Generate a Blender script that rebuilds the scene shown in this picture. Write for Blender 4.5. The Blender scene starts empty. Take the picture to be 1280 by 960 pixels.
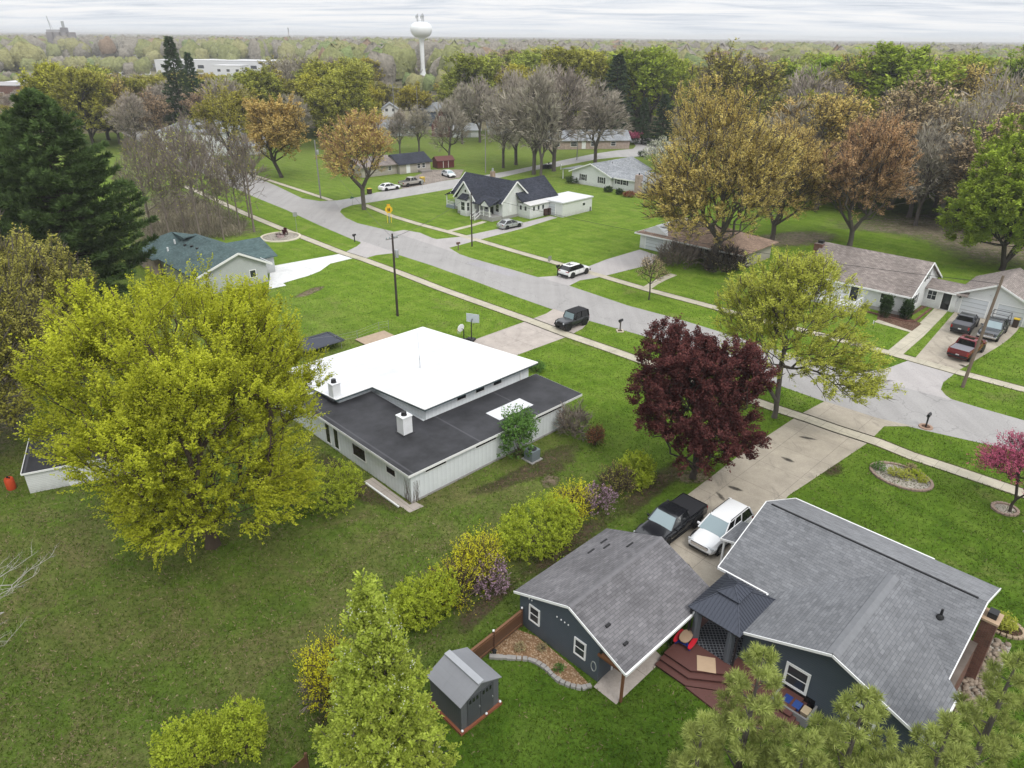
import bpy, bmesh, math, random
import numpy as np
from mathutils import Vector, Matrix

random.seed(7)
C = bpy.context.scene.collection
R = math.radians

# ---------------------------------------------------------------- survey: photo pixel -> point on a level plane
HC = 30.0; FPX = 888.0; HZ = 45.5
ROLL = math.atan(12.5 / 1280)
PITCH = math.atan((480 - HZ) * math.cos(ROLL) / FPX)
FWD = np.array([0, math.cos(PITCH), -math.sin(PITCH)])
RGT = np.array([1.0, 0, 0]); UPV = np.cross(RGT, FWD)
CR, SR = math.cos(ROLL), math.sin(ROLL)

def G(u, v, z=0.0):
    x = u - 640; y = 480 - v
    r = FWD * FPX + RGT * (CR * x - SR * y) + UPV * (SR * x + CR * y)
    t = (z - HC) / r[2]
    return (r[0] * t, r[1] * t)

def PX(X):
    X = np.array(X, float) - np.array([0, 0, HC]); zc = X @ FWD
    xr = FPX * (X @ RGT) / zc; yr = FPX * (X @ UPV) / zc
    return (640 + CR * xr + SR * yr, 480 - (-SR * xr + CR * yr))

def ztop(x, y, v):
    """height at plan point (x, y) that is seen at picture row v"""
    lo, hi = -5.0, 120.0
    for _ in range(40):
        m = (lo + hi) / 2
        if PX((x, y, m))[1] > v: lo = m
        else: hi = m
    return (lo + hi) / 2

# ---------------------------------------------------------------- tagging
def tag(o, label=None, cat=None, group=None, kind=None):
    if label: o['label'] = label
    if cat: o['category'] = cat
    if group: o['group'] = group
    if kind: o['kind'] = kind
    return o

def thing(name, label, cat, loc=(0, 0, 0), rz=0.0, group=None):
    o = bpy.data.objects.new(name, None); C.objects.link(o)
    o.empty_display_size = 0.2
    o.location = loc; o.rotation_euler = (0, 0, rz)
    return tag(o, label, cat, group)

def copy_tree(o, parent=None):
    c = o.copy(); C.objects.link(c)
    if parent is not None: c.parent = parent
    for ch in list(o.children):
        copy_tree(ch, c)
    return c

# ---------------------------------------------------------------- mesh builder
def norm(v):
    v = np.array(v, float); n = np.linalg.norm(v)
    return v / n if n > 1e-9 else v

class MB:
    def __init__(s): s.v = []; s.f = []; s.uv = {}
    def quad(s, *p, uv=None):
        b = len(s.v); s.v += [tuple(map(float, q)) for q in p]
        s.f.append(tuple(range(b, b + len(p))))
        if uv: s.uv[len(s.f) - 1] = uv
        return s
    def box(s, x0, x1, y0, y1, z0, z1):
        return s.obox(((x0 + x1) / 2, (y0 + y1) / 2, (z0 + z1) / 2), (1, 0, 0), (0, 1, 0), (0, 0, 1), abs(x1 - x0) / 2, abs(y1 - y0) / 2, abs(z1 - z0) / 2)
    def obox(s, c, ax, ay, az, hx, hy, hz):
        c = np.array(c, float); ax = norm(ax) * hx; ay = norm(ay) * hy; az = norm(az) * hz
        b = len(s.v)
        for k in (-1, 1):
            for i, j in ((-1, -1), (1, -1), (1, 1), (-1, 1)):
                s.v.append(tuple(c + ax * i + ay * j + az * k))
        for q in ((3, 2, 1, 0), (4, 5, 6, 7), (0, 1, 5, 4), (1, 2, 6, 5), (2, 3, 7, 6), (3, 0, 4, 7)):
            s.f.append(tuple(b + i for i in q))
        return s
    def bar(s, a, c, w, h=None, up=(0, 0, 1)):
        a = np.array(a, float); c = np.array(c, float); d = c - a; L = np.linalg.norm(d)
        if L < 1e-6: return s
        d = d / L; up = np.array(up, float)
        if abs(d @ up) > 0.97: up = np.array([1.0, 0, 0])
        sd = norm(np.cross(d, up)); u2 = np.cross(sd, d)
        return s.obox((a + c) / 2, d, sd, u2, L / 2, w / 2, (h or w) / 2)
    def prism(s, poly, z0, z1):
        n = len(poly); b = len(s.v)
        s.v += [(float(p[0]), float(p[1]), z0) for p in poly] + [(float(p[0]), float(p[1]), z1) for p in poly]
        s.f.append(tuple(range(b + n - 1, b - 1, -1))); s.f.append(tuple(range(b + n, b + 2 * n)))
        for i in range(n):
            j = (i + 1) % n; s.f.append((b + i, b + j, b + n + j, b + n + i))
        return s
    def slab(s, pts, t, scale=1.0):
        """roof plane: corner points of the top face (first edge runs along the eave); thickness t below it; uv in metres"""
        p = [np.array(q, float) for q in pts]
        n = norm(np.cross(p[1] - p[0], p[-1] - p[0]))
        if n[2] < 0: n = -n
        u = norm(p[1] - p[0]); w = norm(np.cross(n, u))
        b = len(s.v); k = len(p)
        s.v += [tuple(q) for q in p] + [tuple(q - np.array([0, 0, t])) for q in p]
        top = list(range(b, b + k))
        area = sum(p[i][0] * p[(i + 1) % k][1] - p[(i + 1) % k][0] * p[i][1] for i in range(k))
        uvs = [(float((q - p[0]) @ u) * scale, float((q - p[0]) @ w) * scale) for q in p]
        if area < 0: top = top[::-1]; uvs = uvs[::-1]
        s.f.append(tuple(top)); s.uv[len(s.f) - 1] = uvs
        s.f.append(tuple(i + k for i in reversed(top)))
        for i in range(k):
            a, c = top[i], top[(i + 1) % k]
            s.f.append((c, a, a + k, c + k))
        return s
    def tube(s, path, rad, n=8, cap=True):
        P = [np.array(p, float) for p in path]
        if not hasattr(rad, '__len__'): rad = [rad] * len(P)
        b = len(s.v)
        for i, p in enumerate(P):
            d = norm(P[min(i + 1, len(P) - 1)] - P[max(i - 1, 0)])
            up = np.array([0, 0, 1.0]) if abs(d[2]) < 0.95 else np.array([1.0, 0, 0])
            a = norm(np.cross(d, up)); c = np.cross(d, a)
            for k in range(n):
                t = 2 * math.pi * k / n
                s.v.append(tuple(p + (a * math.cos(t) + c * math.sin(t)) * rad[i]))
        for i in range(len(P) - 1):
            for k in range(n):
                q = (k + 1) % n
                s.f.append((b + i * n + k, b + i * n + q, b + (i + 1) * n + q, b + (i + 1) * n + k))
        if cap:
            s.f.append(tuple(b + k for k in range(n - 1, -1, -1)))
            s.f.append(tuple(b + (len(P) - 1) * n + k for k in range(n)))
        return s
    def cyl(s, x, y, z0, z1, r0, r1=None, n=16):
        return s.tube([(x, y, z0), (x, y, z1)], [r0, r0 if r1 is None else r1], n)
    def lathe(s, prof, c=(0, 0, 0), n=24, axis='z'):
        b = len(s.v)
        for r, z in prof:
            for k in range(n):
                t = 2 * math.pi * k / n; x = r * math.cos(t); y = r * math.sin(t)
                q = (x, y, z) if axis == 'z' else (x, z, y)
                s.v.append((c[0] + q[0], c[1] + q[1], c[2] + q[2]))
        for i in range(len(prof) - 1):
            for k in range(n):
                q = (k + 1) % n
                s.f.append((b + i * n + k, b + i * n + q, b + (i + 1) * n + q, b + (i + 1) * n + k))
        return s
    def loft(s, secs, cap=True):
        b = len(s.v); n = len(secs[0])
        for sec in secs: s.v += [tuple(map(float, p)) for p in sec]
        for i in range(len(secs) - 1):
            for k in range(n):
                q = (k + 1) % n
                s.f.append((b + i * n + k, b + i * n + q, b + (i + 1) * n + q, b + (i + 1) * n + k))
        if cap:
            s.f.append(tuple(b + k for k in range(n - 1, -1, -1)))
            s.f.append(tuple(b + (len(secs) - 1) * n + k for k in range(n)))
        return s
    def blob(s, c, rx, ry, rz, rng, n=7, m=5, rough=0.15):
        b = len(s.v)
        for i in range(m + 1):
            ph = -math.pi / 2 + math.pi * i / m
            for k in range(n):
                t = 2 * math.pi * k / n
                q = 1 + rng.uniform(-rough, rough)
                s.v.append((c[0] + rx * math.cos(ph) * math.cos(t) * q, c[1] + ry * math.cos(ph) * math.sin(t) * q, c[2] + rz * math.sin(ph) * q))
        for i in range(m):
            for k in range(n):
                q = (k + 1) % n
                s.f.append((b + i * n + k, b + i * n + q, b + (i + 1) * n + q, b + (i + 1) * n + k))
        return s
    def build(s, name, mat, parent=None, smooth=False, fix=True, bevel=0):
        me = bpy.data.meshes.new(name)
        me.from_pydata(s.v, [], s.f)
        if s.uv:
            ul = me.uv_layers.new(name='UVMap')
            for p in me.polygons:
                q = s.uv.get(p.index)
                if q:
                    for li, w in zip(p.loop_indices, q): ul.data[li].uv = w
                else:
                    for li in p.loop_indices:
                        co = me.vertices[me.loops[li].vertex_index].co
                        ul.data[li].uv = (co.x + co.y, co.z)
        if fix:
            bm = bmesh.new(); bm.from_mesh(me)
            bmesh.ops.recalc_face_normals(bm, faces=bm.faces)
            bm.to_mesh(me); bm.free()
        me.materials.append(mat)
        if smooth:
            me.polygons.foreach_set('use_smooth', [True] * len(me.polygons))
            if smooth is not True: me.set_sharp_from_angle(angle=R(smooth))
        me.update()
        o = bpy.data.objects.new(name, me); C.objects.link(o)
        if parent is not None: o.parent = parent
        if bevel:
            m = o.modifiers.new('Bevel', 'BEVEL'); m.width = bevel; m.segments = 2; m.limit_method = 'ANGLE'
        return o

def np_mesh(name, V, F, mat, parent=None, smooth=False, colors=None):
    """V (n,3), F (m,k)"""
    V = np.asarray(V, np.float32); F = np.asarray(F, np.int32); k = F.shape[1]
    me = bpy.data.meshes.new(name)
    me.vertices.add(len(V)); me.vertices.foreach_set('co', V.ravel())
    me.loops.add(F.size); me.loops.foreach_set('vertex_index', F.ravel())
    me.polygons.add(len(F))
    me.polygons.foreach_set('loop_start', np.arange(0, F.size, k, dtype=np.int32))
    me.polygons.foreach_set('loop_total', np.full(len(F), k, np.int32))
    if smooth is not False: me.polygons.foreach_set('use_smooth', np.ones(len(F), bool) if smooth is True else smooth)
    if colors is not None:
        at = me.color_attributes.new('Col', 'FLOAT_COLOR', 'POINT')
        at.data.foreach_set('color', np.asarray(colors, np.float32).ravel())
    me.materials.append(mat)
    me.update(calc_edges=True); me.validate()
    o = bpy.data.objects.new(name, me); C.objects.link(o)
    if parent is not None: o.parent = parent
    return o

# ---------------------------------------------------------------- materials
class NT:
    def __init__(s, name):
        s.m = bpy.data.materials.new(name); s.m.use_nodes = True
        s.t = s.m.node_tree; s.t.nodes.clear()
        s.out = s.t.nodes.new('ShaderNodeOutputMaterial')
    def n(s, typ, **kw):
        nd = s.t.nodes.new('ShaderNode' + typ)
        for k, v in kw.items(): setattr(nd, k, v)
        return nd
    def put(s, sock, v):
        if hasattr(v, 'links'): s.t.links.new(v, sock)
        else: sock.default_value = v
    def coord(s, which='Object'): return s.n('TexCoord').outputs[which]
    def pos(s): return s.n('NewGeometry').outputs['Position']
    def noise(s, vec, scale, detail=4, rough=0.55, dist=0.0):
        nd = s.n('TexNoise'); s.put(nd.inputs['Vector'], vec); nd.inputs['Scale'].default_value = scale
        nd.inputs['Detail'].default_value = detail; nd.inputs['Roughness'].default_value = rough; nd.inputs['Distortion'].default_value = dist
        return nd.outputs['Fac']
    def math(s, op, a, b=0.0, c=0.0, clamp=False):
        nd = s.n('Math', operation=op); nd.use_clamp = clamp
        for i, x in enumerate((a, b, c)): s.put(nd.inputs[i], x)
        return nd.outputs[0]
    def ramp(s, fac, stops, interp='LINEAR'):
        nd = s.n('ValToRGB'); cr = nd.color_ramp; cr.interpolation = interp
        while len(cr.elements) < len(stops): cr.elements.new(0.5)
        for e, (p, c) in zip(cr.elements, stops):
            e.position = p; e.color = (c[0], c[1], c[2], 1) if hasattr(c, '__len__') else (c, c, c, 1)
        s.put(nd.inputs[0], fac); return nd.outputs[0]
    def mix(s, fac, a, b, mode='MIX'):
        nd = s.n('Mix', data_type='RGBA', blend_type=mode)
        s.put(nd.inputs[0], fac)
        for i, x in ((6, a), (7, b)):
            if hasattr(x, '__len__') and not hasattr(x, 'links'): x = (x[0], x[1], x[2], 1)
            s.put(nd.inputs[i], x)
        return nd.outputs[2]
    def sep(s, vec):
        nd = s.n('SeparateXYZ'); s.put(nd.inputs[0], vec); return nd.outputs
    def bump(s, h, strength=0.3, dist=0.02):
        nd = s.n('Bump'); nd.inputs['Strength'].default_value = strength; nd.inputs['Distance'].default_value = dist
        s.put(nd.inputs['Height'], h); return nd.outputs[0]
    def mapping(s, vec, scale=(1, 1, 1), rot=(0, 0, 0), loc=(0, 0, 0)):
        nd = s.n('Mapping'); s.put(nd.inputs[0], vec); nd.inputs['Scale'].default_value = scale
        nd.inputs['Rotation'].default_value = rot; nd.inputs['Location'].default_value = loc; return nd.outputs[0]
    def surf(s, color, rough=0.7, metal=0.0, spec=0.3, normal=None, coat=0.0):
        p = s.n('BsdfPrincipled')
        if hasattr(color, '__len__') and not hasattr(color, 'links'): color = (color[0], color[1], color[2], 1)
        s.put(p.inputs['Base Color'], color); s.put(p.inputs['Roughness'], rough)
        p.inputs['Metallic'].default_value = metal; p.inputs['Specular IOR Level'].default_value = spec
        p.inputs['Coat Weight'].default_value = coat; p.inputs['Coat Roughness'].default_value = 0.06
        if normal is not None: s.put(p.inputs['Normal'], normal)
        s.t.links.new(p.outputs[0], s.out.inputs[0]); return s.m

def m_plain(name, col, rough=0.6, metal=0.0, var=0.12, scale=3.0, spec=0.3, coat=0.0, dirt=0.0):
    t = NT(name); co = t.coord()
    f = t.noise(co, scale, 5)
    c = t.mix(f, [x * (1 - var) for x in col], [min(1, x * (1 + var)) for x in col])
    if dirt:
        g = t.noise(co, scale * 0.37, 6, 0.7)
        c = t.mix(t.ramp(g, [(0.45, 0.0), (0.75, dirt)]), c, (0.12, 0.10, 0.08))
    return t.surf(c, rough, metal, spec, coat=coat)

def m_siding(name, col, pitch=0.12, axis=2, var=0.08, vertical=False, dirt=0.25, groove=.45):
    t = NT(name); co = t.coord(); x = t.sep(co)
    src = t.math('ADD', x[0], x[1]) if vertical else x[2]
    fr = t.math('FRACT', t.math('DIVIDE', src, pitch))
    line = t.ramp(fr, [(0.0, groove), (0.10, (groove + 1) / 2 + .1), (0.2, 1.0), (1.0, 0.93)])
    f = t.noise(co, 1.3, 5)
    c = t.mix(f, [q * (1 - var) for q in col], [min(1, q * (1 + var)) for q in col])
    c = t.mix(1.0, c, line, 'MULTIPLY')
    low = t.math('SUBTRACT', t.math('MULTIPLY', t.noise(co, 2.2, 6, 0.7), 0.9), t.math('MULTIPLY', x[2], 0.55))
    c = t.mix(t.math('MULTIPLY', t.math('MAXIMUM', low, 0.0), dirt * 2.5, clamp=True), c, (0.10, 0.09, 0.07))
    return t.surf(c, 0.6, normal=t.bump(fr, 0.5, 0.015))

def m_shingle(name, c1, c2, mortar, w=0.42, h=0.17, stain=0.25, big=0.22):
    t = NT(name); uv = t.coord('UV')
    b = t.n('TexBrick'); b.offset = 0.5; b.inputs['Scale'].default_value = 1.0
    t.put(b.inputs['Vector'], uv)
    b.inputs['Brick Width'].default_value = w; b.inputs['Row Height'].default_value = h
    b.inputs['Mortar Size'].default_value = 0.012; b.inputs['Mortar Smooth'].default_value = 0.3
    b.inputs['Color1'].default_value = (*c1, 1); b.inputs['Color2'].default_value = (*c2, 1); b.inputs['Mortar'].default_value = (*mortar, 1)
    b.inputs['Bias'].default_value = 0.0
    # a second, larger tab rhythm breaks the two-tone pattern
    b2 = t.n('TexBrick'); b2.offset = 0.37; t.put(b2.inputs['Vector'], uv); b2.inputs['Scale'].default_value = 1.0
    b2.inputs['Brick Width'].default_value = 0.31; b2.inputs['Row Height'].default_value = h
    b2.inputs['Mortar Size'].default_value = 0.0
    b2.inputs['Color1'].default_value = (0.86, 0.86, 0.86, 1); b2.inputs['Color2'].default_value = (1.12, 1.12, 1.12, 1)
    c = t.mix(1.0, b.outputs[0], b2.outputs[0], 'MULTIPLY')
    pn = t.noise(t.coord(), 0.35, 5, 0.6)
    c = t.mix(1.0, c, t.ramp(pn, [(0.3, 1 - big), (0.7, 1 + big)]), 'MULTIPLY')
    st = t.noise(t.mapping(uv, (0.9, 0.22, 1)), 1.2, 5, 0.65)
    c = t.mix(t.ramp(st, [(0.5, 0.0), (0.8, stain)]), c, [x * 0.45 for x in c1])
    g = t.noise(uv, 40, 2)
    c = t.mix(1.0, c, t.ramp(g, [(0.3, 0.82), (0.7, 1.16)]), 'MULTIPLY')
    return t.surf(c, 0.9, spec=0.15, normal=t.bump(b.outputs['Fac'], -0.35, 0.02))

def m_brick(name, c1, c2, mortar):
    t = NT(name); co = t.coord(); x = t.sep(co)
    cb = t.n('CombineXYZ'); t.put(cb.inputs[0], t.math('ADD', x[0], x[1])); t.put(cb.inputs[1], x[2])
    b = t.n('TexBrick'); t.put(b.inputs['Vector'], cb.outputs[0]); b.inputs['Scale'].default_value = 1
    b.inputs['Brick Width'].default_value = 0.21; b.inputs['Row Height'].default_value = 0.07; b.inputs['Mortar Size'].default_value = 0.008
    b.inputs['Color1'].default_value = (*c1, 1); b.inputs['Color2'].default_value = (*c2, 1); b.inputs['Mortar'].default_value = (*mortar, 1)
    f = t.noise(co, 1.5, 5)
    c = t.mix(1.0, b.outputs[0], t.ramp(f, [(0.3, 0.75), (0.7, 1.15)]), 'MULTIPLY')
    return t.surf(c, 0.85, normal=t.bump(b.outputs['Fac'], -0.3, 0.01))

GAIN = 2.15
def m_leaf(name, c1, c2, clump=0.8, transl=0.3, dark=0.62, bright=1.25, objvar=0.0):
    t = NT(name); geo = t.n('NewGeometry')
    rnd = geo.outputs['Random Per Island']
    c1, c2 = [[min(.7, q * GAIN) for q in x] for x in (c1, c2)]
    c = t.mix(rnd, c1, c2)
    f = t.noise(t.coord(), clump, 3, 0.6)
    c = t.mix(1.0, c, t.ramp(f, [(0.3, dark), (0.7, bright)]), 'MULTIPLY')
    if objvar:
        oi = t.n('ObjectInfo').outputs['Random']
        hs = t.n('HueSaturation'); t.put(hs.inputs['Color'], c)
        t.put(hs.inputs['Hue'], t.math('ADD', 0.5 - objvar * 0.25, t.math('MULTIPLY', oi, objvar * 0.5)))
        t.put(hs.inputs['Value'], t.math('ADD', 1 - objvar, t.math('MULTIPLY', t.math('FRACT', t.math('MULTIPLY', oi, 7.3)), objvar * 2)))
        c = hs.outputs[0]
    d = t.n('BsdfDiffuse'); t.put(d.inputs[0], c)
    tr = t.n('BsdfTranslucent'); t.put(tr.inputs[0], c)
    mx = t.n('MixShader'); mx.inputs[0].default_value = transl
    t.t.links.new(d.outputs[0], mx.inputs[1]); t.t.links.new(tr.outputs[0], mx.inputs[2])
    t.t.links.new(mx.outputs[0], t.out.inputs[0])
    return t.m

def m_bark(name, col, var=0.3):
    t = NT(name); co = t.coord()
    f = t.noise(t.mapping(co, (6, 6, 1.2)), 2.0, 5, 0.65)
    c = t.mix(f, [x * (1 - var) for x in col], [x * (1 + var) for x in col])
    return t.surf(c, 0.9, spec=0.1)

M = {}
M['white'] = m_plain('white_paint', (0.78, 0.79, 0.80), 0.5, var=0.05, dirt=0.12)
M['trim'] = m_plain('white_trim', (0.80, 0.80, 0.79), 0.45, var=0.04)
M['glass'] = NT('window_glass').surf((0.035, 0.04, 0.045), 0.08, spec=0.6)
M['glass_sky'] = NT('sky_tinted_glass').surf((0.23, 0.30, 0.32), 0.05, spec=0.7, coat=0.6)  # pale blue base colour paints the sky's reflection into the glass
M['glass_dark'] = NT('tinted_glass').surf((0.012, 0.013, 0.015), 0.06, spec=0.6)
M['black'] = m_plain('black_plastic', (0.015, 0.015, 0.016), 0.5)
M['black_metal'] = m_plain('black_metal', (0.02, 0.02, 0.022), 0.4)
M['steel'] = m_plain('galvanised_steel', (0.42, 0.43, 0.44), 0.4, 0.6)
M['alu'] = m_plain('aluminium', (0.6, 0.6, 0.6), 0.35, 0.7)
M['slate_siding'] = m_siding('slate_blue_siding', (0.078, 0.098, 0.122), 0.13)
M['white_siding'] = m_siding('white_siding', (0.74, 0.75, 0.75), 0.14)
M['white_panel'] = m_siding('white_vertical_panel', (0.72, 0.75, 0.77), 0.4, vertical=True, groove=.78, dirt=.12)
M['grey_siding'] = m_siding('pale_grey_siding', (0.50, 0.52, 0.52), 0.12)
M['tan_siding'] = m_siding('tan_siding', (0.46, 0.42, 0.37), 0.14)
M['red_siding'] = m_siding('barn_red_siding', (0.13, 0.030, 0.030), 0.15)
M['blue_siding'] = m_siding('blue_grey_siding', (0.09, 0.115, 0.16), 0.13)
M['sh_grey'] = m_shingle('grey_shingles', (0.160, 0.164, 0.174), (0.192, 0.196, 0.206), (0.112, 0.114, 0.12), stain=.12, big=.10)
M['sh_warm'] = m_shingle('warm_grey_shingles', (0.145, 0.140, 0.147), (0.185, 0.178, 0.185), (0.095, 0.093, 0.098), stain=0.3)
M['sh_front'] = m_shingle('mid_grey_shingles', (0.20, 0.204, 0.215), (0.24, 0.244, 0.255), (0.15, 0.15, 0.16), stain=.12, big=.10)
M['sh_brown'] = m_shingle('brown_grey_shingles', (0.20, 0.17, 0.155), (0.29, 0.25, 0.23), (0.11, 0.095, 0.085))
M['sh_tan'] = m_shingle('faded_brown_shingles', (0.26, 0.18, 0.135), (0.36, 0.26, 0.20), (0.16, 0.11, 0.08), stain=0.5)
M['sh_green'] = m_shingle('green_shingles', (0.068, 0.105, 0.108), (0.105, 0.150, 0.148), (0.045, 0.07, 0.07))
M['sh_navy'] = m_shingle('dark_navy_shingles', (0.030, 0.034, 0.046), (0.058, 0.062, 0.08), (0.018, 0.02, 0.027))
M['sh_lt'] = m_shingle('light_grey_shingles', (0.22, 0.235, 0.25), (0.34, 0.35, 0.365), (0.15, 0.155, 0.165))
M['door_white'] = m_siding('door_panel', (0.60, 0.63, 0.66), 0.52, groove=.35, dirt=.1)
M['brick_red'] = m_brick('red_brown_brick', (0.13, 0.05, 0.035), (0.19, 0.08, 0.055), (0.16, 0.13, 0.11))
M['brick_pink'] = m_brick('pinkish_brick', (0.36, 0.26, 0.22), (0.44, 0.33, 0.28), (0.42, 0.38, 0.35))
M['conc_wall'] = m_plain('concrete_wall', (0.32, 0.31, 0.30), 0.9, var=0.2)

def m_membrane(name, col, seams, seamcol, patch=0.2, seamaxis=1, pitch=2.4, rough=0.6):
    t = NT(name); co = t.coord(); x = t.sep(co)
    f = t.noise(co, 0.5, 6, 0.65)
    c = t.mix(1.0, col, t.ramp(f, [(0.3, 1 - patch), (0.7, 1 + patch)]), 'MULTIPLY')
    f2 = t.noise(t.mapping(co, (0.4, 3.0, 1)), 1.6, 5, 0.7)
    c = t.mix(t.ramp(f2, [(0.52, 0.0), (0.8, 0.35)]), c, [q * 0.7 for q in col])
    fr = t.math('FRACT', t.math('DIVIDE', x[seamaxis], pitch))
    line = t.math('LESS_THAN', fr, 0.022)
    c = t.mix(t.math('MULTIPLY', line, seams), c, seamcol)
    return t.surf(c, rough, normal=t.bump(f2, 0.2, 0.02))
M['epdm'] = m_membrane('black_rubber_roofing', (0.034, 0.034, 0.038), 0.5, (0.11, 0.11, 0.12), 0.5, 0, 6.3, 0.65)
M['tpo'] = m_membrane('white_roof_membrane', (0.64, 0.645, 0.66), 0.75, (0.52, 0.53, 0.55), 0.10, 1, 2.1)

def window(root, p, d, n, w, h, bars='sash', trim=0.09, frame=None, shutters=None, glass=None, label=None):
    """window part on a wall: p centre, d along the wall, n outward normal"""
    p = np.array(p, float); d = norm(d); n = norm(n); u = np.array([0, 0, 1.0])
    mb = MB(); o = p + n * 0.03
    for s_ in (-1, 1):
        mb.obox(o + d * s_ * (w / 2 + trim / 2), d, n, u, trim / 2, 0.035, h / 2 + trim)
        mb.obox(o + u * s_ * (h / 2 + trim / 2), d, n, u, w / 2, 0.035, trim / 2)
    if bars == 'sash': mb.obox(o - n * 0.005, d, n, u, w / 2, 0.02, 0.025)
    if bars == 'grid':
        mb.obox(o - n * 0.005, d, n, u, w / 2, 0.02, 0.02); mb.obox(o - n * 0.007, d, n, u, 0.02, 0.018, h / 2)
    if bars == 'vert': mb.obox(o - n * 0.005, d, n, u, 0.02, 0.02, h / 2)
    f = mb.build('window', frame or M['trim'], root)
    pn = MB(); pn.obox(p + n * 0.018, d, n, u, w / 2, 0.012, h / 2).build('pane', glass or M['glass'], f)
    if shutters is not None:
        for s_ in (-1, 1):
            MB().obox(p + n * 0.03 + d * s_ * (w / 2 + trim + 0.19), d, n, u, 0.18, 0.02, h / 2 + 0.04).build('shutter', shutters, root)
    if label: f['label'] = label
    return f

def door(root, p, d, n, w, h, mat, name='door', trim=True, panels=0, glass=False):
    """p = foot of the door, centre"""
    p = np.array(p, float); d = norm(d); n = norm(n); u = np.array([0, 0, 1.0])
    mb = MB(); mb.obox(p + n * 0.02 + u * h / 2, d, n, u, w / 2, 0.02, h / 2)
    for k in range(panels):
        mb.obox(p + n * 0.043 + u * (h * (k + 0.5) / panels), d, n, u, w / 2 - 0.06, 0.006, h / panels / 2 - 0.05)
    o = mb.build(name, mat, root)
    if glass:
        MB().obox(p + n * 0.045 + u * h * 0.62, d, n, u, w * 0.32, 0.008, h * 0.26).build('pane', M['glass'], o)
    else:
        MB().obox(p + n * 0.055 + d * (w * 0.42) + u * h * 0.47, d, n, u, 0.03, 0.03, 0.05).build('handle', M['steel'], o)
    if trim:
        tb = MB()
        for s_ in (-1, 1): tb.obox(p + n * 0.025 + d * s_ * (w / 2 + 0.05) + u * h / 2, d, n, u, 0.05, 0.028, h / 2)
        tb.obox(p + n * 0.025 + u * (h + 0.05), d, n, u, w / 2 + 0.1, 0.028, 0.05)
        tb.build('door_frame', M['trim'], o)
    return o

def gable_body(mb, x0, x1, y0, y1, z0, ze, zr, axis='x', off=None):
    """walls of a gabled block: ridge along axis; off = ridge position across (default the middle)"""
    if axis == 'x':
        ym = (y0 + y1) / 2 if off is None else off
        a = [(x0, y0, z0), (x0, y1, z0), (x0, y1, ze), (x0, ym, zr), (x0, y0, ze)]
        b = [(x1, q[1], q[2]) for q in a]
    else:
        xm = (x0 + x1) / 2 if off is None else off
        a = [(x0, y0, z0), (x1, y0, z0), (x1, y0, ze), (xm, y0, zr), (x0, y0, ze)]
        b = [(q[0], y1, q[2]) for q in a]
    i = len(mb.v); mb.v += a + b
    mb.f.append((i, i + 1, i + 2, i + 3, i + 4)); mb.f.append((i + 9, i + 8, i + 7, i + 6, i + 5))
    for k in range(5):
        j = (k + 1) % 5; mb.f.append((i + k, i + j, i + 5 + j, i + 5 + k))
    return mb

def gable_roof(mb, x0, x1, y0, y1, ze, zr, axis='x', off=None, t=0.14):
    """two roof planes given by their eave lines (overhang included)"""
    if axis == 'x':
        ym = (y0 + y1) / 2 if off is None else off
        mb.slab([(x0, y0, ze), (x1, y0, ze), (x1, ym, zr), (x0, ym, zr)], t)
        mb.slab([(x1, y1, ze), (x0, y1, ze), (x0, ym + .001, zr), (x1, ym + .001, zr)], t)
    else:
        xm = (x0 + x1) / 2 if off is None else off
        mb.slab([(x1, y0, ze), (x1, y1, ze), (xm, y1, zr), (xm, y0, zr)], t)
        mb.slab([(x0, y1, ze), (x0, y0, ze), (xm - .001, y0, zr), (xm - .001, y1, zr)], t)
    return mb

def local(frame_deg, org):
    """returns f(u, v, z) -> point in a house frame, and the frame's world origin"""
    a = R(frame_deg); ox, oy = G(*org)
    ca, sa = math.cos(a), math.sin(a)
    def f(u, v, z=0.0):
        x, y = G(u, v, z); x -= ox; y -= oy
        return (x * ca + y * sa, -x * sa + y * ca, z)
    return f, (ox, oy, 0.0), a
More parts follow.
